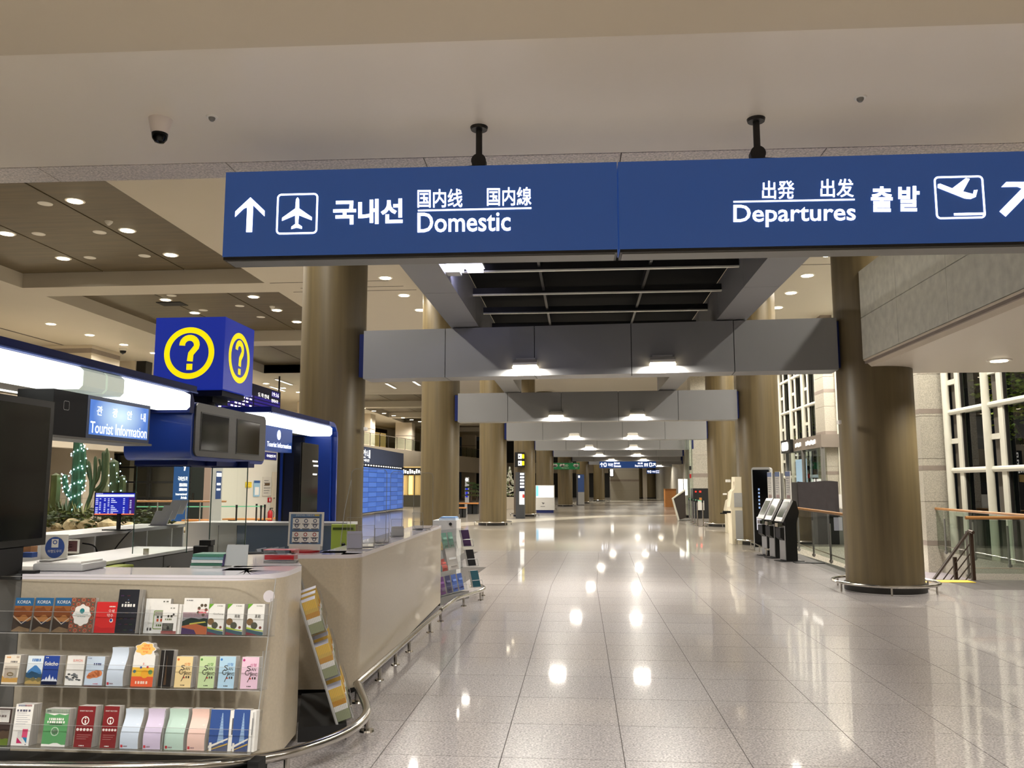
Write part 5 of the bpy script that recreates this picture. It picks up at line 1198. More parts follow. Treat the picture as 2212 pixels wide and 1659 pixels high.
        R_(0, 0, 1, 1, PH(238, 228, 210)); R_(.1, .06, .92, .62, PH(222, 146, 58)); hills(b, M, w, h, .06, .3, PH(206, 160, 84), 5); b.ring(M, w*.5, h*.34, w*.2, w*.1, w*.04, PH(120, 100, 50), .003, 20); T_('#5', .42, .74, .86, .8, PH(110, 110, 110)); R_(.74, .9, .92, .98, PH(230, 150, 60)); T_('#3', .14, .9, .4, .95, PH(230, 150, 60))
    elif kind == 'mountain':
        R_(0, 0, 1, 1, PH(226, 236, 242)); b.poly(M, [(0, h*.3), (w, h*.34), (w*.9, h*.5), (w*.6, h*.66), (w*.48, h*.66), (w*.1, h*.46)], PH(70, 130, 190), .0016); hills(b, M, w, h, .2, .46, PH(40, 80, 110), 6); hills(b, M, w, h, .0, .26, PH(120, 110, 70), 7); hills(b, M, w, h, 0, .14, PH(176, 150, 90), 8); T_('#5', .3, .8, .85, .9, PH(60, 120, 190))
    elif kind == 'sokcho':
        R_(0, 0, 1, 1, PH(32, 66, 150)); T_('Sokcho', .08, .66, .94, .8, WHT, bold=.02); T_('#2', .12, .92, .3, .95, WHT); R_(0, 0, 1, .14, PH(20, 22, 26))
        for u, q in ((.12, .2), (.3, .28), (.5, .36), (.72, .3), (.9, .22)): b.poly(M, [(w*(u-.14), h*.12), (w*(u+.14), h*.12), (w*u, h*q)], PH(226, 230, 240), .0018)
    elif kind == 'suwon':
        R_(0, 0, 1, 1, WHT); T_('SUWON', .34, .8, .88, .88, PH(226, 110, 90)); r = random.Random(9)
        for k in range(16): u, v = r.uniform(.08, .9), .16+.24*r.random(); b.disc(M, w*u, h*v, w*.09, h*.03, PH(50+k*6, 54+k*6, 56+k*6), .0016+.00005*k, 9)
    elif kind == 'cloud':
        R_(0, 0, 1, 1, PH(200, 216, 232)); R_(0, 0, 1, .02, PH(200, 90, 110)); T_('#4', .42, .7, .88, .77, PH(50, 60, 110))
        for u, v, r in ((.3, .34, .16), (.45, .38, .18), (.62, .4, .2), (.78, .42, .16), (.2, .3, .1)): C_(u, v, r, PH(226, 136, 84), .0016)
        T_('#4', .06, .92, .3, .95, PH(130, 140, 170)); T_('#4', .5, .05, .8, .08, PH(200, 90, 110))
    elif kind.startswith('wave'):
        c = {'wave_blue': (206, 218, 232), 'wave_lilac': (212, 198, 222), 'wave_mint': (190, 216, 202), 'wave_peach': (238, 202, 188)}[kind]
        R_(0, 0, 1, 1, PH(*c)); R_(.04, .03, .16, .1, PH(200, 50, 60)); T_('#6', .2, .05, .42, .08, PH(150, 120, 130)); R_(.74, .6, .86, .92, PH(*[min(255, v+14) for v in c]))
    elif kind == 'trip':
        b.poly(M, [(0, 0), (w, 0), (w, h*.22), (0, h*.22)], PH(232, 96, 54)); R_(0, .22, 1, .42, PH(240, 190, 70)); T_('#5', .2, .06, .8, .12, PH(250, 220, 200))
        for u, v, r, c in ((.3, .3, .14, (246, 200, 60)), (.6, .28, .18, (244, 176, 50)), (.85, .32, .1, (110, 150, 90)), (.12, .33, .07, (90, 130, 140)), (.4, .42, .05, (60, 90, 160)), (.7, .43, .05, (200, 70, 70))): C_(u, v, r, PH(*c), .0018)
        T_('one', .42, .88, .68, .93, PH(246, 120, 60)); T_('more', .34, .81, .74, .86, PH(246, 120, 60)); T_('trip', .4, .74, .64, .79, PH(246, 120, 60)); b.ring(M, w*.5, h*.5, w*.03, w*.05, w*.012, PH(220, 80, 60), .002, 10)
    elif kind == 'tower_dark':
        R_(0, 0, 1, 1, PH(24, 20, 18)); b.poly(M, [(w*.44, h*.05), (w*.64, h*.05), (w*.57, h*.5), (w*.55, h*.86), (w*.53, h*.86), (w*.5, h*.5)], PH(96, 70, 44), .0016); R_(.12, .1, .2, .9, PH(50, 40, 34))
    elif kind.startswith('san'):
        c, d = {'san_cream': ((242, 216, 158), (220, 120, 60)), 'san_green': ((200, 222, 168), (80, 140, 60)), 'san_blue': ((184, 218, 238), (60, 130, 200)), 'san_pink': ((240, 204, 222), (190, 50, 120))}[kind]
        K = PH(58, 52, 46); R_(0, 0, 1, 1, PH(*c)); C_(.12, .9, .07, PH(*d)); T_('S', .32, .56, .56, .72, K); T_('AN', .58, .56, .86, .66, K); T_('C', .22, .42, .46, .58, K); T_('HE', .44, .44, .64, .53, K); T_('ANG', .62, .4, .96, .5, K); b.poly(M, [(w*.58, h*.46), (w*.63, h*.46), (w*.42, h*.2), (w*.38, h*.2)], K, .002); T_('산청', .5, .7, .86, .8, PH(*d)); T_('#2', .66, .3, .92, .37, K); C_(.56, .32, .05, PH(200, 70, 60)); T_('#3', .38, .06, .64, .09, K)
    elif kind == 'darkcorner':
        R_(0, 0, 1, 1, PH(60, 44, 40)); R_(0, .62, .9, .96, WHT); T_('#4', .1, .76, .8, .82, PH(110, 100, 96)); hills(b, M, w, h, 0, .5, PH(84, 66, 50), 3); hills(b, M, w, h, 0, .2, PH(100, 120, 40), 4)
    elif kind == 'gradient':
        R_(0, 0, 1, 1, WHT); R_(.12, .94, .6, .99, PH(60, 100, 190)); R_(.5, .94, .9, .99, PH(220, 60, 90)); T_('#5', .1, .82, .9, .87, PH(90, 90, 110)); lines(b, M, w, h, 6, PH(190, 190, 196), .12, .9, .52, .78, .3); R_(.3, .06, .62, .34, PH(60, 70, 160)); b.poly(M, [(w*.3, h*.06), (w*.62, h*.06), (w*.3, h*.2)], PH(200, 40, 100), .0018); R_(.56, .2, .86, .4, PH(220, 80, 120), hh=.0014); b.poly(M, [(w*.6, h*.2), (w*.86, h*.2), (w*.86, h*.06)], PH(40, 130, 180), .0018); C_(.82, .03, .03, TXT)
    elif kind == 'greenmap':
        R_(0, 0, 1, 1, PH(92, 160, 100)); R_(0, .88, 1, 1, WHT); hills(b, M, w, h, 0, .1, WHT, 2); b.poly(M, [(0, h*.88), (w, h*.88), (w*.85, h*.84), (w*.6, h*.87), (w*.4, h*.83), (w*.15, h*.87)], WHT, .0014); R_(.06, .93, .24, .96, TXT)
        T_('#8', .2, .7, .84, .76, WHT); T_('#8', .14, .62, .9, .68, WHT); R_(.24, .57, .78, .61, PH(50, 80, 54)); b.ring(M, w*.5, h*.4, w*.17, w*.17, w*.03, PH(200, 224, 196), .0018, 18); R_(.38, .34, .62, .46, PH(226, 236, 222)); R_(.42, .3, .46, .34, WHT); R_(.54, .3, .58, .34, WHT)
    elif kind == 'helpdesk':
        R_(0, 0, 1, 1, PH(126, 26, 30)); T_('SMART HELP DESK', .12, .87, .88, .9, WHT); b.ring(M, w*.5, h*.65, w*.22, w*.22, w*.05, WHT, .0018, 26); C_(.5, .705, .035, WHT); b.poly(M, [(w*.46, h*.66), (w*.55, h*.66), (w*.53, h*.6), (w*.56, h*.6), (w*.56, h*.585), (w*.46, h*.585), (w*.48, h*.6), (w*.46, h*.645)], WHT, .002)
        for k in range(5): C_(.12+.19*k, .43, .075, PH(230, 220, 214))
        lines(b, M, w, h, 3, PH(190, 130, 126), .12, .9, .2, .3, .3); T_('#5', .3, .03, .6, .055, WHT)
    elif kind == 'towerbook':
        R_(0, 0, 1, 1, PH(52, 84, 150)); R_(0, 0, 1, .16, PH(206, 200, 186)); b.poly(M, [(w*.44, h*.2), (w*.78, h*.2), (w*.7, h*.6), (w*.64, h*.92), (w*.6, h*.92), (w*.54, h*.6)], PH(150, 180, 214), .0016)
        for k in range(9): R_(.47+.006*k, .24+.07*k, .75-.012*k, .25+.07*k, PH(110, 140, 186), hh=.002)
        b.poly(M, [(0, h*.12), (w, h*.32), (w, h*.28), (0, h*.06)], PH(230, 226, 216), .0022); b.poly(M, [(0, h*.02), (w, h*.2), (w, h*.16), (0, 0)], PH(190, 160, 80), .0024); R_(.05, .0, .18, .2, PH(226, 222, 214), hh=.0026)
    elif kind == 'plain': pass
def leaflets(M, w, h, th, label, base, kind, wavy=False, shape=None, group='leaflets in the near brochure rack', edges=None):
    """one stack of leaflets: M = frame of its front, bottom left corner; paper block behind, printed cover in front"""
    t = thing('leaflet_stack', label, 'leaflets', tuple(M.translation), group)
    b = MB(); ed = edges or PEDGE
    if shape == 'flower':
        P = [(0, 0), (w, 0), (w, h*.68)]+[(w*(.5+.46*(1+.1*math.cos(7*a))*math.cos(a)), h*(.82+.155*(1+.1*math.cos(7*a))*math.sin(a))) for a in [math.radians(-20+220*i/24) for i in range(25)]]+[(0, h*.68)]
        b.prism(P, -th, -.001, ed, M); b.poly(M, P, WHT, 0); pb = b.build('paper_block', t)
        c = MB(); cover(kind, c, M, w, h)
        fl = [(w*(.5+.42*(1+.12*math.cos(7*a))*math.cos(a)), h*(.83+.13*(1+.12*math.cos(7*a))*math.sin(a))) for a in [2*math.pi*i/40 for i in range(40)]]; c.poly(M, fl, PH(250, 200, 110), .0008)
    else:
        n = 10 if wavy else 1; vs = []
        off = (lambda v: .02*math.sin(v*5.2+.4)*(.3+v)) if wavy else (lambda v: 0)
        for i in range(n+1):
            v = i/n; o = off(v); vs += [(0, h*v, o), (w, h*v, o), (w, h*v, o-th), (0, h*v, o-th)]
        fs = [(4*i+j, 4*i+(j+1) % 4, 4*i+4+(j+1) % 4, 4*i+4+j) for i in range(n) for j in (1, 2, 3)]
        b.add(vs, fs+[(3, 2, 1, 0), (4*n, 4*n+1, 4*n+2, 4*n+3)], ed, M); b.add(vs, [(4*i, 4*i+1, 4*i+5, 4*i+4) for i in range(n)], base, M, wavy)
        pb = b.build('paper_block', t)
        c = MB(); cover(kind, c, Matrix.Identity(4), w, h)
        if wavy:
            k = len(c.v)
            # follow the bend of the paper
            b2 = MB(); 
            for f, fm in zip(c.f, c.fm):
                P = [Vector(c.v[i]) for i in f]; y0, y1 = min(p.y for p in P), max(p.y for p in P)
                if len(P) == 4 and y1-y0 > h*.12:
                    x0, x1 = min(p.x for p in P), max(p.x for p in P); m_ = 8; hh = P[0].z
                    vv = [(x, y0+(y1-y0)*i/m_, hh+off((y0+(y1-y0)*i/m_)/h)) for i in range(m_+1) for x in (x0, x1)]
                    b2.add(vv, [(2*i, 2*i+1, 2*i+3, 2*i+2) for i in range(m_)], c.mats[fm], None, True)
                else: b2.add([(p.x, p.y, p.z+off(p.y/h)+.0006) for p in P], [tuple(range(len(P)))], c.mats[fm])
            c = b2
        c.v = [tuple(M @ Vector(p)) for p in c.v]
    if c.f: c.build('cover', t)
    return t
def tier(t, M, L, d, lip, ends=(), h=.2):
    """one acrylic shelf of a rack: tray, front lip and rod; M front-bottom-left, normal toward the reader"""
    MB().box(0, L, -.006, 0, -d, .012, ACR, M).build('shelf', t)
    MB().rect(M, 0, 0, L, lip, ACR, .012).build('front_lip', t)
    MB().box(0, L, lip-.0015, lip, .011, .013, ACRE, M).box(0, L, -.006, -.003, .008, .013, ACRE, M).build('lip_edge', t)
    for u in ends: MB().rect(Fr(M @ Vector((u, 0, 0)), M.col[2].to_3d(), M.col[1].to_3d()), -d, 0, .012, h, ACR, 0).box(u-.001, u+.001, 0, h, .008, .012, ACRE, M).build('end_plate', t)
cv = lambda x: x*.29837
def cy(y): return 1180+y*.29837
RY = 4.66
rk = thing('brochure_rack', 'wide three-tier acrylic brochure rack on the face of the near counter', 'rack', (-2.6, 4.4, 0))
x0r, x1r = -3.72, -1.725
tiers = []
for Yt, yb in ((4.56, 1371), (4.47, 1487), (4.37, 1623)):
    z = gy(400, yb, Yt).z; M = Fr((x0r, Yt, z), (1, 0, 0), (0, .13, 1)); tiers.append(M)
for M, d, xd, yd in zip(tiers, (.09, .1, .12), (303, 350, 350), (1371, 1487, 1623)): tier(rk, M, x1r-x0r, d, .115, (x1r-x0r, onp(M, xd, yd)[0]), .2)
zt_ = tiers[0].translation.z+.3
MB().rect(Fr((x0r, 4.47, tiers[2].translation.z-.02), (1, 0, 0), (0, .19, zt_-tiers[2].translation.z)), 0, 0, x1r-x0r, zt_-tiers[2].translation.z+.02, ACR, 0).build('back_sheet', rk)
MB().tube([(x1r, 4.64, zt_), (x1r, 4.4, tiers[2].translation.z)], .0025, ACRE, 6).tube([(x0r, 4.64, zt_), (x1r, 4.64, zt_)], .0015, ACRE, 6).build('rod', rk)
MB().box(x0r, x1r-.02, 4.42, 4.66, .03, .1, BLACKM).box(x1r-.03, x1r+.03, 4.4, 4.5, .02, .16, BLACKM).build('black_base', rk)
MB().disc(Fr((gy(577, 1288, 4.6).x, 4.63, gy(577, 1288, 4.63).z), (1, 0, 0), (0, .13, 1)), 0, 0, .033, .033, PH(206, 200, 204), .002).build('round_sticker', rk)
D1 = [(78, 210, 375, 635, .05, PH(40, 50, 74), 'korea', 'brochure with a blue top and brown canyon photo reading KOREA, leftmost of three'), (225, 355, 375, 635, .05, PH(40, 50, 74), 'korea', 'brochure with a blue top and brown canyon photo reading KOREA, middle of three'), (370, 500, 375, 635, .05, PH(40, 50, 74), 'korea', 'brochure with a blue top and brown canyon photo reading KOREA, beside the ornate booklet'),
      (486, 662, 375, 640, .03, PH(126, 78, 62), 'ornate', 'ornate brown patterned booklet with a white medallion'), (676, 826, 405, 638, .03, PH(214, 44, 44), 'red', 'bright red booklet with white Korean title'), (828, 975, 315, 635, .07, PH(26, 28, 38), 'black', 'tall black booklet with small coloured captions'),
      (1034, 1212, 382, 635, .03, PAPER, 'sketch', 'white booklet with a green outlined sketch'), (1163, 1270, 420, 635, .05, PAPER, 'smallphoto', 'small white leaflets with a grey photo and red foot'), (1310, 1494, 378, 637, .04, PAPER, 'landscape', 'white booklet with a purple evening landscape reading Gochang'),
      (1497, 1612, 420, 637, .06, PAPER, 'goch_en', 'white leaflet with green corner reading Gochang'), (1632, 1752, 420, 637, .06, PAPER, 'goch_cn', 'white leaflet with green corner and two Chinese characters, middle of the trio'), (1780, 1902, 420, 637, .06, PAPER, 'goch_jp', 'white leaflet with green corner and two Chinese characters at the right rack end')]
D2 = [(5, 120, 790, 1010, .09, PH(238, 228, 210), 'orange', 'cream map leaflet with an orange picture at the left end'), (175, 290, 795, 1015, .03, PH(226, 236, 242), 'mountain', 'pale leaflet with a blue mountain'), (293, 405, 795, 1018, .06, PH(32, 66, 150), 'sokcho', 'deep blue leaflet reading Sokcho above white peaks'), (463, 590, 795, 1020, .05, PAPER, 'suwon', 'white leaflet with ink painting reading SUWON'), (605, 735, 800, 1020, .05, PH(200, 216, 232), 'cloud', 'pale blue leaflet with an orange cloud shape'),
      (768, 888, 735, 1025, .08, PH(206, 218, 232), 'wave_blue', 'tall blank pale blue leaflets in the middle tier'), (942, 1100, 690, 1025, .04, PAPER, 'trip', 'flower topped orange leaflet reading one more trip'), (1140, 1232, 755, 1020, .05, PH(24, 20, 18), 'tower_dark', 'dark brown leaflet with a night tower'),
      (1258, 1377, 800, 1027, .06, PH(242, 216, 158), 'san_cream', 'cream leaflet with black brush lettering'), (1428, 1545, 800, 1027, .06, PH(200, 222, 168), 'san_green', 'light green leaflet with black brush lettering'), (1573, 1690, 800, 1027, .06, PH(184, 218, 238), 'san_blue', 'sky blue leaflet with black brush lettering'), (1737, 1860, 805, 1028, .06, PH(240, 204, 222), 'san_pink', 'pink leaflet with black brush lettering')]
D3 = [(-80, 50, 1175, 1455, .05, PH(60, 44, 40), 'darkcorner', 'dark brown leaflet with a white label at the left frame edge'), (73, 202, 1145, 1465, .08, PAPER, 'gradient', 'white leaflet with pink and blue squares'), (292, 465, 1180, 1475, .08, PH(92, 160, 100), 'greenmap', 'green map booklet with white torn edges'), (528, 656, 1160, 1475, .09, PH(126, 26, 30), 'helpdesk', 'dark red leaflet with a white ringed letter i, left one'), (718, 830, 1160, 1482, .05, PH(126, 26, 30), 'helpdesk', 'dark red leaflet with a white ringed letter i, right one'),
      (865, 996, 1180, 1485, .05, PH(206, 218, 232), 'wave_blue', 'curled pale blue leaflets in the bottom tier'), (1032, 1158, 1180, 1485, .05, PH(212, 198, 222), 'wave_lilac', 'curled lilac leaflets in the bottom tier'), (1188, 1326, 1180, 1485, .05, PH(190, 216, 202), 'wave_mint', 'curled mint green leaflets in the bottom tier'), (1352, 1478, 1182, 1488, .05, PH(238, 202, 188), 'wave_peach', 'curled peach leaflets in the bottom tier'), (1503, 1642, 1185, 1490, .05, PH(52, 84, 150), 'towerbook', 'blue booklet with a glass tower and white spine, left of the pair'), (1672, 1788, 1185, 1490, .05, PH(52, 84, 150), 'towerbook', 'blue booklet with a glass tower and white spine, at the right rack end')]
for M0, D in zip(tiers, (D1, D2, D3)):
    for k, (xa, xb, yt, yb, th, base, kind, label) in enumerate(D):
        dn = -.02 if kind not in ('smallphoto',) else -.004
        if kind in ('sketch',): dn = -.05
        if kind in ('tower_dark', 'mountain'): dn = -.04
        if kind == 'ornate': dn = -.012
        M1 = M0.copy(); M1.translation = M0 @ Vector((0, 0, dn))
        ua = onp(M1, cv(xa), cy(yb))[0]; ub = onp(M1, cv(xb), cy(yb))[0]; h = onp(M1, cv((xa+xb)/2), cy(yt))[1]
        Mk = M1.copy(); Mk.translation = M1 @ Vector((ua, .002, 0))
        leaflets(Mk, ub-ua, h, th if th < .07 else .07, label, base, kind, kind.startswith('wave'), 'flower' if kind == 'trip' else None)
        if kind == 'towerbook':
            Mw = M1.copy(); Mw.translation = M1 @ Vector((ub+.002, .002, -.0)); MB().box(0, .032, 0, h*.98, -.05, 0, PAPER, Mw).rect(Mw, .013, h*.4, .02, h*.8, TXT, .001).build('white_spine', bpy.data.objects[[o.name for o in COL.objects if o.get('label') == label][0]])
        if kind == 'smallphoto':
            for j in range(3):
                Mw = M1.copy(); Mw.translation = M1 @ Vector((ub+.004+.012*j, .002, -.012*(j+1))); MB().box(-.01, .01, 0, h*.99, -.006, 0, PAPER, Mw).build('staggered_copy', bpy.data.objects[[o.name for o in COL.objects if o.get('label') == label][0]])

# side rack in the nook between the counters
SU = Vector((-.3, .954, 0)); SN = Vector((.954, .3, 0)); SO = gz(738, 1578, .05)
def sp(a, n, z): return Vector((SO.x, SO.y, 0))+SU*a+SN*(n-.33*z)+Vector((0, 0, z))
sr = thing('brochure_rack', 'narrow side brochure rack seen edge-on in the nook between the counters', 'rack', (-1.6, 5.75, 0))
MB().box(-.02, .85, .0, .09, -.27, .03, BLACKM, Fr((SO.x, SO.y, 0), SU, (0, 0, 1))).build('black_base', sr)
MB().add([sp(0, 0, .05), sp(0, 0, .98), sp(.85, 0, .98), sp(.85, 0, .05)], [(0, 1, 2, 3)], ACR).build('back_sheet', sr)
for a in (0, .85): MB().tube([sp(a, 0, .05), sp(a, 0, .98)], .009, ACRE, 6).build('side_edge', sr)
ntier = ['top', 'middle', 'bottom']
for i, z in enumerate((.67, .39, .12)):
    M = Fr(sp(.01, .1, z), SU, -SN*.33+Vector((0, 0, 1)))
    tier(sr, M, .84, .11, .1, (0, .84), .16)
    for j, y in enumerate((.02, .3, .58)):
        Mk = Fr(sp(y, .098, z+.003), SU, -SN*.33+Vector((0, 0, 1))); h = .21
        lab = 'yellow and white leaflet bundle on the %s tier of the side rack, %s' % (ntier[i], ('nearest', 'middle', 'farthest')[j])
        t = thing('leaflet_stack', lab, 'leaflets', tuple(Mk.translation), 'leaflets in the side rack')
        hh = [0, .3, .46, .62, 1]
        cs = [mat('leaf_green_edge', (150, 156, 120), .7, noise=((4, 4, 4), .05)), PAPER, mat('leaf_amber_edge', (204, 148, 52), .7), mat('leaf_yellow_edge', (214, 178, 84), .7)]
        b = MB()
        for k in range(4): b.box(0, .15, h*hh[k], h*hh[k+1], -.095, 0, cs[k], Mk)
        b.build('leaflets', t)
        b = MB()
        for k in range(9): b.box(-.0015, 0, 0, h, -.095+.0105*k, -.0945+.0105*k, TXT, Mk)
        b.box(0, .15, h, h+.002, -.095, 0, PH(206, 206, 222), Mk); b.build('sheet_gaps', t)

# far rack at the end of the long counter
P0 = gz(950, 1310); P1 = gz(1016, 1292); U = (P1-P0).normalized(); U.z = 0; N = Vector((U.y, -U.x, 0))
LF = (P1-P0).length
fr = thing('brochure_rack', 'three-tier brochure rack at the far end of the long counter', 'rack', tuple((P0+P1)/2))
MB().box(.04, LF, 0, .1, -.2, -.02, GREYP, Fr(P0, U, (0, 0, 1))).box(.06, LF+.06, .1, .98, -.2, -.15, ACR, Fr(P0, U, (0, 0, 1))).build('counter_end', fr)
cols = [[((214, 196, 120), 'pale yellow'), ((150, 180, 214), 'light blue'), ((222, 184, 100), 'amber'), ((110, 160, 140), 'sea green')], [((70, 60, 120), 'purple topped teal'), ((90, 140, 150), 'teal'), ((190, 60, 50), 'red'), ((214, 208, 200), 'large white')], [((180, 200, 226), 'ice blue'), ((90, 40, 110), 'violet'), ((50, 50, 90), 'dark indigo'), ((60, 90, 160), 'blue striped')]]
for i, (ya, x0, yb, x1, out) in enumerate(((1185, 952, 1178, 1000, -.2), (1231, 952, 1221, 1004, -.12), (1286, 955, 1270, 1024, -.04))):
    zt_ = (.7, .42, .13)[i]
    M = Fr(P0+N*out+Vector((0, 0, zt_))-U*.06, U, -N*.22+Vector((0, 0, .97)))
    tier(fr, M, LF+.02, .1, .09, (LF+.02,), .18)
    n = 5; wv = (LF)/n
    for j in range(n):
        c, nm = cols[i][min(j, 3)]
        hh = .235 if not (i == 1 and j < 3) else .17
        if i == 1 and j == 4: continue
        Mk = M.copy(); Mk.translation = M @ Vector((.015+wv*j, .002, -.015)); wide = wv*1.7 if (i == 1 and j == 3) else wv*.8
        lab = '%s leaflets on the %s tier of the far rack%s' % (nm, ntier[i], ', right one' if j == 4 else '')
        t = leaflets(Mk, wide, hh*(1.3 if i == 1 and j == 3 else 1), .05, lab, paint(c), 'plain', i < 2 and j < 3, None, 'leaflets in the far rack')
        b = MB(); b.rect(Mk, wide*.15, hh*.6, wide*.85, hh*.72, paint(tuple(min(255, v+50) for v in c)), .012); b.rect(Mk, wide*.2, hh*.15, wide*.8, hh*.22, paint(tuple(max(0, v-60) for v in c)), .012); b.build('cover', t)
for i, (z, out, c, nm) in enumerate(((.72, .0, (74, 44, 90), 'dark purple'), (.44, .06, (16, 16, 20), 'black'), (.14, .12, (30, 90, 104), 'dark teal'))):
    Mk = Fr(P1+U*(.02+out*.6)+N*(-.12+out)+Vector((0, 0, z)), (U+N*.6), -N*.15+Vector((0, 0, 1))-U*.15)
    leaflets(Mk, .13, .24, .05, '%s leaflets in the side pocket of the far rack' % nm, paint(c), 'plain', False, None, 'leaflets in the far rack')
    MB().tube([Mk @ Vector((-.01, .1, .03)), Mk @ Vector((.15, .1, .03)), Mk @ Vector((.15, 0, .03)), Mk @ Vector((-.01, 0, .03))], .005, ACRE, 6).build('pocket_rod', fr)
# ------------------------------------------------------------------ cactus garden behind the booth
GX, GY, SOIL = -9.6, 14.6, .82
t = thing('planter', 'low white planter holding the cactus garden', 'planter', (GX, GY+1, 0))
MB().box(-13, -6.2, 13.9, 17.5, 0, .78, WHITEP).build('box', t); MB().box(-12.95, -6.25, 13.95, 17.45, .78, SOIL, mat('sandy_soil', (150, 130, 98), .9, noise=((8, 8, 8), .2))).build('soil', t)
CACT = mat('cactus_green', (52, 92, 66), .6, noise=((14, 14, 3), .25)); CACD = mat('cactus_dark_green', (62, 76, 44), .65, noise=((10, 10, 3), .25)); OLIVE = mat('cactus_olive', (84, 92, 46), .65, noise=((12, 12, 3), .3))
FAIRY = mat('fairy_light', (220, 255, 250), .5, emit=(190, 240, 255), es=9)
def stem(b, pts, r, m, n=12, ribs=True):
    P = smooth([Vector(p) for p in pts], 4); N = len(P); a = None; vs = []
    for i, p in enumerate(P):
        d = (P[min(i+1, N-1)]-P[max(i-1, 0)]).normalized(); a = d.orthogonal().normalized() if a is None else (a-d*a.dot(d)).normalized(); c = d.cross(a)
        f = i/(N-1); rr = r*(1-.15*f)*(1 if f < .9 else math.sqrt(max(.02, 1-((f-.9)/.1)**2)))
        for k in range(n):
            q = rr*(1.0 if (k % 2 or not ribs) else .82); t_ = 2*math.pi*k/n; vs.append(p+a*(q*math.cos(t_))+c*(q*math.sin(t_)))
    b.add(vs, [(i*n+k, i*n+(k+1) % n, (i+1)*n+(k+1) % n, (i+1)*n+k) for i in range(N-1) for k in range(n)], m, None, True); b.add(vs, [tuple(range((N-1)*n, N*n))], m)
    return P
def fairy(b, P, r, turns, n):
    for i in range(n):
        f = i/(n-1)*(len(P)-1); k = min(int(f), len(P)-2); p = P[k].lerp(P[k+1], f-k); a = turns*2*math.pi*i/n
        q = p+Vector((math.cos(a)*r, math.sin(a)*r, 0)); b.lathe([(.003, -.014), (.013, 0), (.003, .014)], q, FAIRY, 6)
gp = lambda x, y, Y: gy(x, y, Y)
def cactus(label, stems, m, lights=0, Y=14.8):
    t = thing('cactus', label, 'cactus', tuple(Vector((gp(stems[0][0][0][0], 1120, Y).x, Y, SOIL))))
    for i, (pts, r) in enumerate(stems):
        W = [gp(x, y, Y+.02*i) for x, y in pts]; b = MB(); P = stem(b, W, r, m); b.build('stem' if i == 0 else 'arm', t)
        if lights: f = MB(); fairy(f, P, r+.012, 7, lights if i == 0 else lights//3); f.build('fairy_lights', t)['kind'] = 'stuff'
cactus('tall column cactus wrapped in white fairy lights', [([(163, 1140), (163, 1085), (166, 1020), (170, 940)], .1), ([(160, 1078), (146, 1065), (141, 1045), (140, 1024)], .055), ([(176, 1060), (180, 1020), (181, 962)], .05)], CACT, 72)
cactus('fat rounded olive cactus at the left of the garden', [([(117, 1135), (117, 1090), (120, 1050), (121, 1022)], .1)], OLIVE)
cactus('dark branching candelabra cactus in the middle of the garden', [([(182, 1140), (186, 1100), (196, 1070), (204, 1040), (206, 1010), (206, 985)], .04), ([(196, 1070), (196, 1030), (192, 995)], .032), ([(204, 1045), (212, 1030), (216, 1004)], .035), ([(206, 1060), (222, 1040), (224, 985), (222, 978)], .042), ([(214, 1065), (228, 1035), (232, 968)], .04), ([(200, 1050), (190, 1020), (187, 990)], .03), ([(226, 1030), (218, 1005), (214, 990)], .028)], CACD, 0, 15.1)
cactus('thick twin-stemmed cactus with a few fairy lights right of the dark candelabra', [([(244, 1140), (246, 1075), (247, 1030), (246, 992)], .1), ([(250, 1090), (262, 1070), (264, 1040), (262, 1028)], .08)], CACD, 30, 15.5)
cactus('tall pale cactus behind the dark candelabra', [([(226, 1142), (228, 1040), (231, 968)], .07)], mat('cactus_grey_green', (120, 128, 100), .7), 0, 16.2)
# agave and shrubs
for k, (x, Yq, c, lab, r) in enumerate(((143, 14.7, (90, 104, 66), 'spiky agave between the fat cactus and the lit cactus', .42), (178, 14.5, (140, 146, 90), 'pale spiky agave at the foot of the dark candelabra', .36), (106, 15.2, (120, 130, 60), 'yellow-green spiky plant at the left screen edge', .4))):
    p = gp(x, 1100, Yq); b = MB(); m_ = paint(c)
    for i in range(16):
        a = i*2.4; e = .5+.5*RND.random(); d = Vector((math.cos(a)*r*(1.1-e*.6), math.sin(a)*r*(1.1-e*.6), r*(.5+e))); s_ = Vector((-math.sin(a), math.cos(a), 0))*.035
        o = Vector((p.x, p.y, SOIL)); b.add([o+s_, o-s_, o+d*.6-s_*.8, o+d, o+d*.6+s_*.8, o+d*.5+Vector((0, 0, -.03))], [(0, 1, 2, 4), (4, 2, 3), (0, 4, 5), (1, 5, 2)], m_)
    solo('agave', b, lab, 'plant')
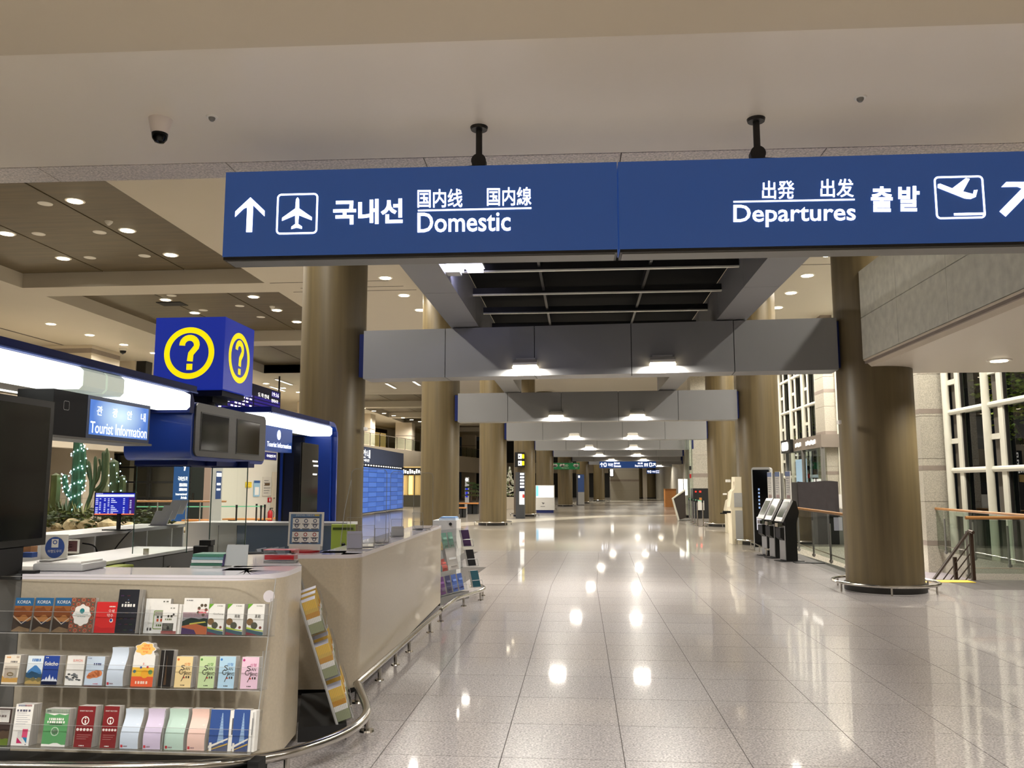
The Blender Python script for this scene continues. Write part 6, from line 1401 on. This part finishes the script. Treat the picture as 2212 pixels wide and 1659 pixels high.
for k, (x, Yq, lab, r) in enumerate(((120, 14.3, 'low leafy shrub under the fat cactus', .55), (200, 14.3, 'low dark shrub in front of the lit cactus', .5), (280, 14.6, 'low shrub right of the flight monitor', .5), (330, 14.8, 'small shrub behind the leaflet stand', .4))):
    p = gp(x, 1120, Yq); b = MB(); ms = [paint((70, 84, 40)), paint((96, 108, 52)), paint((48, 62, 34))]
    for i in range(260):
        a = RND.random()*6.28; q = RND.random()**.5*r; z = SOIL+RND.random()**.8*.42*(1-.5*q/r); c = Vector((p.x+q*math.cos(a), p.y+q*.6*math.sin(a), z)); R3 = Matrix.Rotation(RND.random()*6, 3, 'Z') @ Matrix.Rotation(RND.random()*2, 3, 'X')
        b.add([c+R3 @ Vector(v) for v in ((-.06, 0, 0), (0, -.025, .01), (.06, 0, 0), (0, .025, .01))], [(0, 1, 2, 3)], ms[i % 3])
    b2 = MB(); 
    for i in range(7): a = i*.9; b2.tube([(p.x, p.y, SOIL), (p.x+r*.6*math.cos(a), p.y+r*.4*math.sin(a), SOIL+.28)], .008, paint((80, 66, 46)), 5)
    t = thing('shrub', lab, 'shrub', (p.x, p.y, SOIL)); b2.build('stems', t); b.build('foliage', t)['kind'] = 'stuff'
def rock(x, y, Y, s, lab):
    p = gp(x, y, Y); bm = bmesh.new(); bmesh.ops.create_icosphere(bm, subdivisions=2, radius=1); r = random.Random(int(x))
    for v in bm.verts: v.co = Vector((v.co.x*s*.62, v.co.y*s*.55, v.co.z*s*.5))*(1+.22*r.uniform(-1, 1))
    bm.verts.index_update(); b = MB(); b.add([(v.co.x+p.x, v.co.y+Y, v.co.z+SOIL+s*.25) for v in bm.verts], [[v.index for v in f.verts] for f in bm.faces], mat('cream_rock', (206, 188, 146), .8, noise=((6, 6, 6), .15))); bm.free()
    solo('rock', b, lab, 'rock', 'cream rocks in the cactus garden')
for x, y, s, lab in ((158, 1132, .26, 'broad cream rock below the lit cactus'), (186, 1136, .24, 'flat cream rock left of the monitor stand'), (222, 1122, .2, 'cream rock behind the left of the monitor stand'), (234, 1132, .24, 'peaked cream rock beside the monitor stand'), (280, 1130, .17, 'cream rock right of the monitor stand'), (302, 1132, .12, 'small cream rock at the right end of the garden'), (122, 1138, .15, 'small pale rock at the left of the garden')): rock(x, y, 14.15, s, lab)
# benches and belt posts in front of the white wall
def bench(x0, x1, y, Yb, lab):
    a, c = gy(x0, y, Yb), gy(x1, y, Yb)
    t = thing('bench', lab, 'bench', ((a.x+c.x)/2, Yb, 0))
    for k in range(4): MB().box(a.x, c.x, Yb+.13*k, Yb+.13*k+.11, .4, .45, ORANGE).build('slat', t)
    for x in (a.x+.2, c.x-.3): MB().box(x, x+.1, Yb+.02, Yb+.5, 0, .4, BLACKM).build('leg', t)
bench(392, 452, 1122, 27.0, 'slatted orange bench, left one below the green belt'); bench(480, 575, 1120, 28.0, 'slatted orange bench, right one below the green belt'); bench(590, 614, 1119, 29.0, 'short slatted orange bench by the white wall')
def stanchion(x, Yb, lab, h=.95, grp='belt posts by the white wall', m=DARKM):
    p = gy(x, 1100, Yb); t = thing('belt_post', lab, 'post', (p.x, Yb, 0), grp)
    MB().lathe([(.17, 0), (.17, .02), (.03, .035)], (p.x, Yb, 0), m, 20).build('foot', t); MB().cyl((p.x, Yb, .03), (p.x, Yb, h), .028, m, 12).build('pole', t); MB().cyl((p.x, Yb, h-.08), (p.x, Yb, h+.02), .035, BLACK, 12).build('belt_head', t)
    return p
GB = paint((110, 190, 150))
pp = [stanchion(x, Yb, 'dark belt post in front of the white wall, %s from the right' % n) for x, Yb, n in ((572, 26.5, 'first'), (564, 25.5, 'second'), (554, 27.5, 'third'), (511, 26, 'fourth'), (458, 26, 'fifth'))]
solo('green_belt', MB().box(0, (pp[0]-pp[4]).length, -.035, 0, -.003, .003, GB, Fr((pp[4].x, 26, .93), (pp[0].x-pp[4].x, .5, 0), (0, 0, 1))).box(0, 3.2, -.035, 0, -.003, .003, GB, Fr((pp[4].x-3.2, 25.6, .93), (1, .1, 0), (0, 0, 1))), 'green belt strung between the posts by the white wall', 'belt')
# timber rail and stools left
t = thing('garden_railing', 'thin railing behind the glass screens beside the blue banner', 'railing', (-13, 25, 0))
for x in (292, 340, 402, 432): p = gy(x, 1100, 25); MB().cyl((p.x, 25, 0), (p.x, 25, 1.08), .022, CHROME, 8).build('post', t)
a, c = gy(285, 1100, 25), gy(488, 1100, 25); MB().tube([(a.x, 25, 1.1), (c.x, 25, 1.1)], .03, HANDR, 8).build('handrail', t)

# ------------------------------------------------------------------ right row: ticket kiosks, display, stanchions
def kiosk(q, lab):
    """slim self-service kiosk facing the aisle"""
    t = thing('ticket_kiosk', lab, 'kiosk', (q.x, q.y, 0), 'slim ticket kiosks')
    M = Matrix.Translation((q.x, q.y, 0)) @ Matrix.Rotation(math.radians(-74), 4, 'Z')   # local -y faces the aisle
    SIL = mat('silver_kiosk_front', (176, 176, 176), .35, metal=.4)
    MB().box(-.17, .17, -.26, .26, 0, .012, BLACKM, M).build('base_plate', t)
    MB().prism([(-.13, .012), (.13, .012), (.13, .78), (.2, 1.02), (.14, 1.26), (.06, 1.28), (-.13, .88)], -.125, .125, BLACK, M @ Matrix(((0, 0, 1, 0), (1, 0, 0, 0), (0, 1, 0, 0), (0, 0, 0, 1)))).build('body', t)
    MB().rbox(-.115, .115, -.15, -.128, .03, .74, SIL, .006, 1, M).build('front_panel', t)
    hd = MB().prism([(-.235, .84), (-.19, .82), (.06, 1.26), (.02, 1.3)], -.145, .145, SIL, M @ Matrix(((0, 0, 1, 0), (1, 0, 0, 0), (0, 1, 0, 0), (0, 0, 0, 1)))).build('screen_head', t)
    Ms = M @ Fr((-.145, -.2375, .842), (1, 0, 0), (0, .255, .46)); MB().rect(Ms, .025, .1, .265, .46, mat('kiosk_screen', (92, 98, 84), .12, emit=(90, 98, 80), es=.12), .003).build('screen', hd)
    MB().box(-.06, .06, -.27, -.14, .72, .8, CHROME, M).box(-.1, .1, -.24, -.13, .5, .7, BLACK, M).prism([(-.24, .5), (-.13, .5), (-.13, .42)], -.1, .1, BLACK, M @ Matrix(((0, 0, 1, 0), (1, 0, 0, 0), (0, 1, 0, 0), (0, 0, 0, 1)))).build('card_tray', t)
    b = MB().box(-.1, .1, .04, .06, 1.25, 1.9, PAPER, M); Mp = M @ Fr((-.1, .04, 1.25), (1, 0, 0), (0, 0, 1)); b.rect(Mp, 0, .54, .2, .64, PH(130, 150, 200), .002); lines(b, Mp, .2, .65, 7, PH(150, 150, 160), .15, .85, .3, .75); b.text(Mp, '예매', .04, .05, .16, .14, PH(170, 90, 90), .002); b.build('header_board', t)
for (x, y), n in (((1713, 1218), 'nearest of the three'), ((1690, 1211), 'middle of the three'), ((1673, 1206), 'farthest of the three')): kiosk(gz(x-8, y-6), 'slim black and silver ticket kiosk with a white header board, %s' % n)
solo('rubber_mat', MB().box(4.4, 5.0, 17.75, 17.95, 0, .012, BLACKM), 'small black mat on the floor beside the nearest kiosk', 'mat')
# big rounded display
q0, q1 = gz(1636, 1188), gz(1668, 1196)
YD = 20.9; xa = gy(1632, 1100, YD).x; xb = gy(1664, 1100, YD).x; zt_ = gy(1648, 1009, YD).z
t = thing('display_kiosk', 'tall rounded grey display kiosk with black glass front behind the slim kiosks', 'kiosk', ((xa+xb)/2, YD, 0))
d = Vector((.8, -.6, 0)); W = .5
M = Matrix.Translation((xa, YD+.25, 0)) @ Matrix.Rotation(math.atan2(-.32, .8), 4, 'Z')
body = rr_pts(0, .02, .5, zt_, .05, 4)
FZ = Matrix(((1, 0, 0, 0), (0, 0, 1, 0), (0, 1, 0, 0), (0, 0, 0, 1)))
MB().prism(rr_pts(-.02, 0, .44, zt_, .06, 5), 0, .34, GREYL, M @ FZ, True).build('body', t)
MB().rect(M @ Fr((0, -.004, 0), (1, 0, 0), (0, 0, 1)), .01, .08, .41, zt_-.06, SCREEN, 0).build('black_glass', t)
Mg = M @ Fr((0, -.006, 0), (1, 0, 0), (0, 0, 1)); b = MB()
for k in range(6): b = MB(); b.rect(Mg, .13, zt_*.5+.09*k, .17, zt_*.5+.09*k+.05, mat('dim_caption', (150, 170, 200), .4, emit=(130, 160, 210), es=.6), .002).build('lit_caption', t)
b = MB(); b.rect(Mg, .07, .5, .3, .82, mat('white_poster_glow', (214, 216, 226), .4, emit=(200, 200, 214), es=.35), .002); b.build('poster', t)
MB().box(.44, .7, .05, .32, .02, zt_-.15, GREYP, M).build('side_case', t)
# white stepped kiosks
for n, (x0, x1, yt, yb, Yk, lab) in enumerate(((1580, 1612, 1030, 1172, 23.2, 'tall white stepped kiosk left of the big display'), (1571, 1584, 1062, 1150, 28.5, 'farther white kiosk behind the stepped one'))):
    a, c = gy(x0, 1100, Yk), gy(x1, 1100, Yk); zt_ = gy(x0, yt, Yk).z
    t = thing('white_kiosk', lab, 'kiosk', ((a.x+c.x)/2, Yk, 0))
    CREAM = mat('cream_kiosk_shell', (232, 222, 196), .4)
    MB().prism([(0, 0), (.5, 0), (.5, zt_*.78), (.42, zt_*.78), (.38, zt_), (.12, zt_), (.1, zt_*.82), (.03, zt_*.78), (-.04, zt_*.55), (0, zt_*.5)], 0, .5, CREAM, Matrix.Translation((a.x, Yk, 0)) @ FZ).build('shell', t)
    MB().box(a.x+.1, a.x+.46, Yk-.012, Yk, .1, zt_*.5, GREYL).box(a.x+.08, a.x+.44, Yk-.012, Yk, zt_*.55, zt_*.76, GREYL).build('grille_panel', t); MB().box(a.x-.1, a.x+.02, Yk+.1, Yk+.2, zt_*.92, zt_*.96, WHITEP).box(a.x-.22, a.x, Yk+.1, Yk+.16, zt_*.46, zt_*.49, BLACK).build('side_shelf', t)
# little steel rail round the display kiosk
pr = smooth([gz(x, y, .16) for x, y in ((1622, 1170), (1640, 1178), (1655, 1186), (1668, 1187), (1676, 1184))])
t = thing('floor_rail', 'low steel rail on posts in front of the big display kiosk', 'rail', (pr[4].x, pr[4].y, 0)); MB().tube(pr, .02, CHROME, 8).build('tube', t)
for i in range(0, len(pr), 4): MB().cyl((pr[i].x, pr[i].y, 0), (pr[i].x, pr[i].y, .15), .012, CHROME, 8).build('post', t)
# covered booth, belt posts, red light unit
t = thing('covered_booth', 'booth covered with a black cloth behind the glass railing', 'booth', (6.5, 23.6, 0))
a, c = gy(1723, 1060, 23.4), gy(1811, 1060, 23.4); zt_ = gy(1760, 1040, 23.4).z
b = MB(); n = 14; vs = []
for j in range(5):
    for i in range(n): vs.append((a.x+(c.x-a.x)*i/(n-1), 23.4-.025*math.sin(i*2.1+j)*j/4-.03*j/4, zt_-(zt_-.75)*j/4-.02*math.sin(i*.5)))
b.add(vs, [(j*n+i, j*n+i+1, (j+1)*n+i+1, (j+1)*n+i) for j in range(4) for i in range(n-1)], mat('black_cloth', (44, 38, 40), .6, noise=((6, 6, 6), .15)), None, True)
b.box(a.x, c.x, 23.42, 24.2, .75, zt_-.02, mat('black_cloth')); b.build('cloth_cover', t); MB().box(a.x+.05, c.x-.02, 23.45, 24.15, 0, .75, BLACKM).box(c.x, c.x+.3, 23.5, 24, 0, .95, GREYP).build('wooden_base', t); MB().box(c.x+.02, c.x+.26, 23.6, 23.65, .98, 1.35, WHITEP).build('white_sheet', t)
for k, (x, y) in enumerate(((1489, 1124), (1495, 1128), (1500, 1132), (1506, 1136), (1518, 1137))):
    q = gz(x, y); stanchion(x, q.y, 'steel belt post, %s of the row by the dark red-lit counter' % NTH[k], 1.0, 'belt posts by the stone pier', CHROME)
q, r_ = gz(1489, 1124), gz(1518, 1137); solo('green_belt', MB().box(0, (q-r_).length, -.04, 0, -.003, .003, GB, Fr((q.x, q.y, 1.0), r_-q, (0, 0, 1))), 'green belt strung along the steel posts by the stone pier', 'belt')
a, c = gy(1497, 1060, 41), gy(1531, 1060, 41)
t = thing('dark_counter', 'dark counter unit with red indicator lights under the stone pier', 'counter', ((a.x+c.x)/2, 41, 0))
MB().box(a.x, c.x, 41, 41.8, 0, gy(1510, 1055, 41).z, BLACKM).build('body', t); REDL = mat('red_indicator', (255, 40, 30), .5, emit=(255, 30, 20), es=5)
MB().box(a.x+.3, a.x+.38, 40.97, 41, 1.25, 1.32, REDL).box(a.x+.1, a.x+.16, 40.97, 41, 1.26, 1.31, REDL).build('indicator', t); MB().box(a.x+.2, a.x+.5, 40.9, 41, .4, .85, WHITEP).box(a.x+.28, a.x+.4, 40.92, 41, .85, 1.0, ORANGE).build('front_shelf_items', t)
# tilted poster frame and a stand
p = gz(1466, 1125)
t = thing('poster_frame', 'angular white framed poster stand near the stone pier', 'stand', (p.x, p.y, 0))
P3 = [gy(x, y, p.y) for x, y in ((1480, 1058), (1453, 1077), (1466, 1124))]
MB().tube(P3, .05, FRAMEW, 6).build('frame', t); MB().tube([P3[2], gy(1492, 1122, p.y)], .04, GREYP, 6).build('foot_bar', t); MB().add([P3[0], P3[1], P3[2], gy(1482, 1118, p.y)], [(0, 1, 2, 3)], paint((60, 52, 46))).build('dark_panel', t)
p = gz(1478, 1118); t = thing('lit_stand', 'lit sign stand on a round dark foot by the stone pier', 'stand', (p.x, p.y, 0))
MB().lathe([(.3, 0), (.3, .1), (.1, .14)], p, DARKM, 20).cyl(p, (p.x, p.y, 1.9), .03, GREYP, 8).build('foot', t)
MB().box(p.x-.25, p.x+.2, p.y-.02, p.y+.02, 1.1, 1.9, LITW).build('lit_panel', t)
q = gy(1488, 1000, 42); t = thing('glass_partition', 'tall glass partition with white post beside the stone pier', 'partition', (q.x, 42, 0))
MB().rect(Fr((gy(1480, 1000, 42).x, 42, 0), (1, 0, 0), (0, 0, 1)), 0, 0, .38, 4.6, GLRAIL, 0).build('pane', t); MB().box(gy(1490, 1000, 42).x, gy(1493, 1000, 42).x, 42, 42.1, 0, 4.6, FRAMEW).build('post', t); k = gy(1491, 1011, 41.95); MB().box(k.x-.05, k.x+.05, 41.9, 42, k.z-.1, k.z+.1, BLACK).box(k.x-.04, k.x+.04, 41.92, 42, k.z-.5, k.z-.3, RED).build('sensor', t)
q = gy(1449, 1070, 62); solo('wooden_desk', MB().box(gy(1437, 1070, 62).x, gy(1461, 1070, 62).x, 62, 63, 0, gy(1449, 1057, 62).z, ORANGE).box(gy(1437, 1070, 62).x-.03, gy(1461, 1070, 62).x+.03, 61.9, 63, gy(1449, 1057, 62).z, gy(1449, 1057, 62).z+.04, HANDR), 'plain wooden desk far down the hall at right', 'desk')
# entrance portal on the right
PX = 8.3
t = thing('entrance_portal', 'grey entrance portal with lit white lettering over glass doors at right', 'portal', (PX, 30, 0))
y0, y1 = gx(1774, 960, PX).y, gx(1695, 960, PX).y; zb_, zt_ = gx(1735, 972, PX).z, gx(1735, 946, PX).z
TAUPE = mat('taupe_portal', (132, 122, 112), .5)
MB().box(PX, PX+.6, y0, y1, zb_, zt_, TAUPE).build('header', t); MB().box(PX-.15, PX, y1-1.35, y1, zb_-.03, zt_+.03, BLACK).build('icon_box', t)
M = Fr((PX-.16, y1, zb_), (0, -1, 0), (0, 0, 1)); M2 = Fr((PX-.01, y1, zb_), (0, -1, 0), (0, 0, 1)); H = zt_-zb_
b = MB(); b.poly(M, rr_pts(.12, H*.12, 1.2, H*.88, .15, 4), LITW, .0).build('lit_icon', t); b = MB()
[b.rect(M2, u+.22*k, H*(.3+.05*(k % 2)), u+.22*k+.16, H*(.62+.06*((k*3) % 2)), LITW, .012) for u, n in ((1.7, 4), (3.2, 6)) for k in range(n)]; meta(b.build('lit_letter_marks', t), kind='stuff')
for y in (y0+.1, (y0+y1)/2, y1-.1): MB().box(PX, PX+.12, y-.06, y+.06, 0, zb_, GREYP).build('post', t)
MB().rect(Fr((PX+.05, y0, 0), (0, 1, 0), (0, 0, 1)), 0, 0, y1-y0, zb_, GLRAIL, 0).build('glass_door', t)
p, q = gx(1747, 1010, PX+.3), gx(1722, 1010, PX+.3)
solo('lit_poster', MB().box(PX+.25, PX+.3, p.y, q.y, .0, 2.6, mat('poster_glow', (210, 226, 250), .4, emit=(206, 226, 255), es=1.0)).box(PX+.23, PX+.31, p.y-.06, p.y, 0, 2.7, BLACK), 'pale blue lit poster screen behind the glass doors at right', 'poster')
# small wall sensor on the right column
q = gy(1816, 911, 12.9); solo('small_white_switch', MB().rbox(q.x-.015, q.x+.03, 12.95, 13.05, q.z-.03, q.z+.03, WHITEP, .006, 1), 'tiny white sensor on the left side of the big right column', 'sensor')
q = gy(784, 925, 13.6); solo('small_white_switch', MB().rbox(q.x-.03, q.x+.02, 13.75, 13.85, q.z-.03, q.z+.03, WHITEP, .006, 1), 'tiny white sensor on the right side of the left column', 'sensor')

# ------------------------------------------------------------------ things down the hall
def totem(x0, x1, y0, y1, Yk, lab, name, parts):
    a, c = gy(x0, 1050, Yk), gy(x1, 1050, Yk); zt_, zb_ = gy(x0, y0, Yk).z, gy(x0, y1, Yk).z
    if zb_ < 1: zb_ = 0
    t = thing(name, lab, 'totem', ((a.x+c.x)/2, Yk, zb_)); M = Fr((a.x, Yk, zb_), (1, 0, 0), (0, 0, 1)); parts(t, M, c.x-a.x, zt_-zb_); return t
def tp1(t, M, W, H):
    MB().box(0, W, 0, H, -.5, 0, paint((60, 62, 66)), M).build('body', t); b = MB(); b.rect(M, W*.42, H*.3, W*.98, H*.98, PH(24, 34, 64), .003)
    for k in range(5): b.rect(M, W*.5, H*(.66+.07*k), W*.95, H*(.7+.07*k), LITW, .006)
    b.rect(M, W*.42, H*.3, W*.98, H*.58, LITW, .006); b.rect(M, W*.75, H*.44, W*.98, H*.52, PH(220, 60, 60), .008); b.text(M, 'A', W*.55, H*.46, W*.75, H*.54, TXT, .008); b.build('screen', t)
totem(1114, 1133, 1020, 1117, 40.3, 'tall dark grey totem with lit white captions in front of the fourth left column', 'sign_totem', tp1)
def tp2(t, M, W, H):
    MB().box(0, W, 0, H, -.3, 0, BLACK, M).build('case', t); b = MB()
    for k in (0, 1): b.rect(M, W*.35, H*(.1+.46*k), W*.72, H*(.42+.46*k), LITW, .004); b.text(M, '→' if 0 else '▶', W*.4, H*(.15+.46*k), W*.6, H*(.36+.46*k), PH(30, 40, 80), .006); b.rect(M, W*.76, H*(.12+.46*k), W*.98, H*(.4+.46*k), YEL, .004)
    b.build('lit_face', t)
p = totem(1112, 1133, 977, 1009, 42.24, 'small hanging lit sign box with white and yellow panels on the fourth left column', 'lit_sign_box', tp2)
p['category'] = 'sign'
def tp3(t, M, W, H):
    MB().box(0, W, H*.1, H, -.8, 0, WHITEP, M).build('body', t); MB().box(.05, W-.05, 0, H*.1, -.75, -.04, PH(30, 44, 110), M).build('blue_base', t)
    b = MB(); b.rect(M, W*.03, H*.56, W*.97, H*.97, mat('white_screen_glow', (235, 245, 255), .4, emit=(236, 246, 255), es=1.3), .004); b.rect(M, W*.03, H*.6, W*.15, H*.97, mat('cyan_screen_glow', (120, 200, 240), .4, emit=(110, 200, 245), es=1.0), .006); b.build('screen', t)
    b = MB(); b.poly(M, [(W*.32, H*.38), (W*.5, H*.36), (W*.4, H*.3)], GREYP, .004); b.rect(M, W*.26, H*.22, W*.5, H*.24, GREYP, .004); b.build('emblem', t)
totem(1157, 1197, 1048, 1105, 48.5, 'white screen desk with a bright display and blue base between the left columns', 'screen_desk', tp3)
def band_sign(x0, x1, y0, y1, Yk, lab):
    a, c = gy(x0, 1010, Yk), gy(x1, 1010, Yk); z0, z1 = gy(x0, y1, Yk).z, gy(x0, y0, Yk).z
    t = thing('green_band_sign', lab, 'sign', ((a.x+c.x)/2, Yk, z0)); GRN = mat('heart_station_green', (24, 110, 64), .5, emit=(20, 110, 60), es=.3)
    M = Fr((a.x, Yk, z0), (1, 0, 0), (0, 0, 1)); W, H = c.x-a.x, z1-z0
    MB().box(0, W, 0, H, -.1, 0, GRN, M).build('board', t); b = MB()
    for u in (.05, .34, .87): b.disc(M, W*u-.1, H*.62, .12, .12, PAPER, .004, 12); b.disc(M, W*u+.08, H*.62, .12, .12, PAPER, .004, 12); b.poly(M, [(W*u-.2, H*.58), (W*u+.18, H*.58), (W*u, H*.32)], PAPER, .004)
    b.text(M, 'AED', W*.4, H*.45, W*.56, H*.75, PAPER, .004); b.text(M, '자동심장충격기', W*.3, H*.14, W*.58, H*.28, PAPER, .004); b.text(M, 'AED', W*.82, H*.14, W*.92, H*.26, PAPER, .004); b.build('lettering', t)
band_sign(1196, 1252, 1000, 1014, 62.95, 'green band sign with white hearts and AED lettering across a far left column')
def far_sign(x0, x1, y0, y1, Yk, lab):
    a, c = gy(x0, 1000, Yk), gy(x1, 1000, Yk); z0, z1 = gy(x0, y1, Yk).z, gy(x0, y0, Yk).z
    t = thing('hanging_sign', lab, 'sign', ((a.x+c.x)/2, Yk, z0)); M = Fr((a.x, Yk, z0), (1, 0, 0), (0, 0, 1)); W, H = c.x-a.x, z1-z0
    MB().box(0, W, 0, H, -.3, 0, SIGNB, M).build('blue_panel', t); b = MB()
    arrow_up(b, M, W*.04, H*.5, H*.6, LIT); b.rrect(M, W*.075, H*.2, W*.125, H*.8, .06, .05, LIT, .004)
    b.text(M, '국내선', W*.15, H*.25, W*.24, H*.75, LIT, .004); b.text(M, 'Domestic', W*.26, H*.15, W*.38, H*.48, LIT, .004); b.text(M, '国内线', W*.26, H*.58, W*.36, H*.86, LIT, .004)
    b.text(M, 'Departures', W*.63, H*.12, W*.77, H*.48, LIT, .004); b.text(M, '出发', W*.68, H*.58, W*.77, H*.86, LIT, .004); b.text(M, '출발', W*.79, H*.25, W*.86, H*.75, LIT, .004); b.rrect(M, W*.88, H*.2, W*.93, H*.8, .06, .05, LIT, .004); arrow_up(b, M, W*.965, H*.5, H*.6, LIT, .004, -.78); b.build('lettering', t)
    for u in (.2, .8): q = M @ Vector((W*u, H, -.15)); MB().cyl(q, (q.x, q.y, 7.6), .05, DARKM, 8).build('hanger', t)
far_sign(1295, 1417, 997, 1011, 66, 'blue lit hanging sign down the hall, nearer of the two'); far_sign(1397, 1473, 1015, 1023, 96, 'blue lit hanging sign down the hall, farther smaller one')
def tp4(t, M, W, H): MB().box(0, W, 0, H, -.4, 0, paint((84, 84, 86)), M).build('body', t); b = MB(); b.rect(M, W*.2, H*.42, W, H*.98, PH(64, 92, 150), .004); b.rect(M, W*.2, H*.02, W, H*.42, GREYL, .004); b.rect(M, W*.25, H*.88, W*.45, H*.95, LITW, .006); b.build('face', t)
totem(1245, 1262, 1024, 1088, 67, 'grey totem with a blue upper half beside a far left column', 'sign_totem', tp4)
def tp5(t, M, W, H): MB().box(0, W, 0, H, -.3, 0, BLACK, M).build('case', t); MB().rect(M, W*.3, H*.55, W*.9, H*.95, LITW, .004).rect(M, W*.3, H*.1, W*.9, H*.5, LITW, .004).build('lit_face', t)
p = totem(1315, 1326, 1013, 1030, 88.69, 'small black lit sign box on the far stone wall block', 'lit_sign_box', tp5); p['category'] = 'sign'
def tp6(t, M, W, H):
    MB().box(0, W, 0, H, -.3, 0, GREYL, M).build('body', t); b = MB(); b.disc(M, W*.5, H*.93, W*.42, W*.42, LITW, .004); b.rect(M, W*.15, H*.4, W*.85, H*.68, mat('monitor_blue'), .004); b.build('screen', t)
totem(1004.5, 1012, 1031, 1076, 52, 'slim silver totem with round white head between the second and third left columns', 'information_totem', tp6)
def tree_small(x, Yk, lab, h=1.0, z0=.5):
    p = gy(x, 1070, Yk); t = thing('potted_tree', lab, 'plant', (p.x, Yk, z0)); MB().tube([(p.x, Yk, z0), (p.x+.05, Yk, z0+h*.5), (p.x-.05, Yk, z0+h)], [.05, .03, .02], paint((70, 56, 40)), 6).build('trunk', t); b = MB(); ms = [paint((60, 84, 50)), paint((84, 104, 64))]
    for i in range(260):
        j = i % 4; a = RND.random()*6.28; q = RND.random()**.5*h*.42*(1-.15*j); c = Vector((p.x+q*math.cos(a), Yk+q*math.sin(a), z0+h*(.35+.2*j)+.08*RND.random())); b.add([c+Vector(v) for v in ((-.08, 0, 0), (0, -.03, .03), (.08, 0, .01), (0, .03, -.02))], [(0, 1, 2, 3)], ms[i % 2])
    b.build('foliage', t)['kind'] = 'stuff'
tree_small(1017, 47, 'small layered tree on the far bench planter', 1.1, .62); tree_small(1030, 47.5, 'second small tree on the far bench planter beside a column', 1.0, .62)
a, c = gy(985, 1080, 46), gy(1033, 1080, 46)
t = thing('planter_bench', 'long wooden bench planter between the second and third left columns', 'bench', ((a.x+c.x)/2, 46, 0))
for k in range(5): MB().box(a.x, c.x, 46+.2*k, 46.17+.2*k, .55, .62, ORANGE).build('slat', t)
for x in (a.x+.1, (a.x+c.x)/2, c.x-.3): MB().box(x, x+.25, 46.1, 46.9, 0, .55, BLACKM).build('leg', t)
a, c = gy(985, 1090, 41), gy(1006, 1090, 41)
t = thing('bench', 'shorter wooden bench in front of the bench planter', 'bench', ((a.x+c.x)/2, 41, 0))
for k in range(3): MB().box(a.x, c.x, 41+.2*k, 41.17+.2*k, .45, .5, ORANGE).build('slat', t)
for x in (a.x+.3, c.x-.3): MB().box(x, x+.15, 41.05, 41.55, 0, .45, BLACKM).build('leg', t)
# planter seen between columns, white seasonal tree with lights
p = gy(1101, 1090, 56); t = thing('lit_tree', 'pale small tree with lights in a planter past the third column', 'plant', (p.x, 56, .8))
b = MB()
for i in range(160): z = RND.random(); a = RND.random()*6.28; q = (1-z)*.55*RND.random()**.4; c = Vector((p.x+q*math.cos(a), 56+q*math.sin(a), .9+z*1.9)); b.add([c+Vector(v) for v in ((-.07, 0, 0), (0, 0, .07), (.07, 0, 0), (0, 0, -.07))], [(0, 1, 2, 3)], paint((214, 214, 196)) if i % 3 else paint((110, 120, 80)))
b.build('foliage', t)['kind'] = 'stuff'; MB().cyl((p.x, 56, .7), (p.x, 56, 2.6), .03, paint((90, 70, 50)), 6).build('trunk', t); MB().box(p.x-1.6, p.x+1.2, 55.5, 56.5, 0, .8, SOFFIT).build('planter', t)
# glowing shop at the left behind the shields
p = gx(880, 1060, -9.0)
t = thing('lit_shop', 'warmly lit shop with white sign lettering behind the farthest counter shield', 'shop', (-9.6, 60, 0))
a, c = gy(862, 1040, 62), gy(935, 1040, 62)
MB().box(a.x, c.x, 62, 62.4, 0, 3.0, SHOPL).build('back_wall', t)
WG = mat('shop_warm_glow', (250, 220, 150), .5, emit=(255, 214, 130), es=1.3)
for k in range(4): MB().box(a.x+.25+.5*k, a.x+.55+.5*k, 61.9, 62, .9, 2.3, WG if k % 2 else SHOPL).box(a.x+.2+.5*k, a.x+.23+.5*k, 61.85, 62, .3, 2.4, DARKM).build('shelf_bay', t)
MB().box(a.x, c.x, 61.6, 61.9, 0, .85, paint((70, 66, 50))).build('counter', t); MB().box(a.x, c.x, 61.8, 62, 2.35, 2.9, DARKM).build('header', t)
M = Fr((a.x, 61.78, 2.45), (1, 0, 0), (0, 0, 1)); b = MB(); [b.rect(M, .15+.17*k, .02*(k % 3), .15+.17*k+.11, .2+.07*((k*5) % 3), LITW, .01) for k in range(11)]; meta(b.build('lit_letter_marks', t), kind='stuff')
# end of the hall
struct('wall_end', MB().box(-16, 30, 112, 112.5, 0, 7.6, paint((40, 40, 38))).box(6.5, 9.2, 110, 110.3, 0, 7.6, BEIGEW).box(-16, 30, 111.8, 112, 3.2, 4.6, BEIGEW), 'dark far end of the hall')
t = thing('window_11', 'dark far windows at the end of the hall', 'window', (12, 111.7, 0), None, 'structure')
for k in range(8): MB().box(5+2.2*k, 5.15+2.2*k, 111.5, 111.8, 0, 3.2, FRAMEW).build('mullion', t); MB().rect(Fr((5.15+2.2*k, 111.7, 0), (1, 0, 0), (0, 0, 1)), 0, 0, 2.05, 3.2, SCREEN, 0).build('pane', t)
q = gy(1257, 986, 71.5); solo('hanging_camera', MB().lathe([(.05, -.5), (.25, -.4), (.28, -.1), (.1, 0)], (q.x, 71.5, q.z+.3), CHROME, 14).cyl((q.x, 71.5, q.z+.3), (q.x, 71.5, 7.6), .04, DARKM, 6), 'small domed camera hanging near a far left column', 'camera')
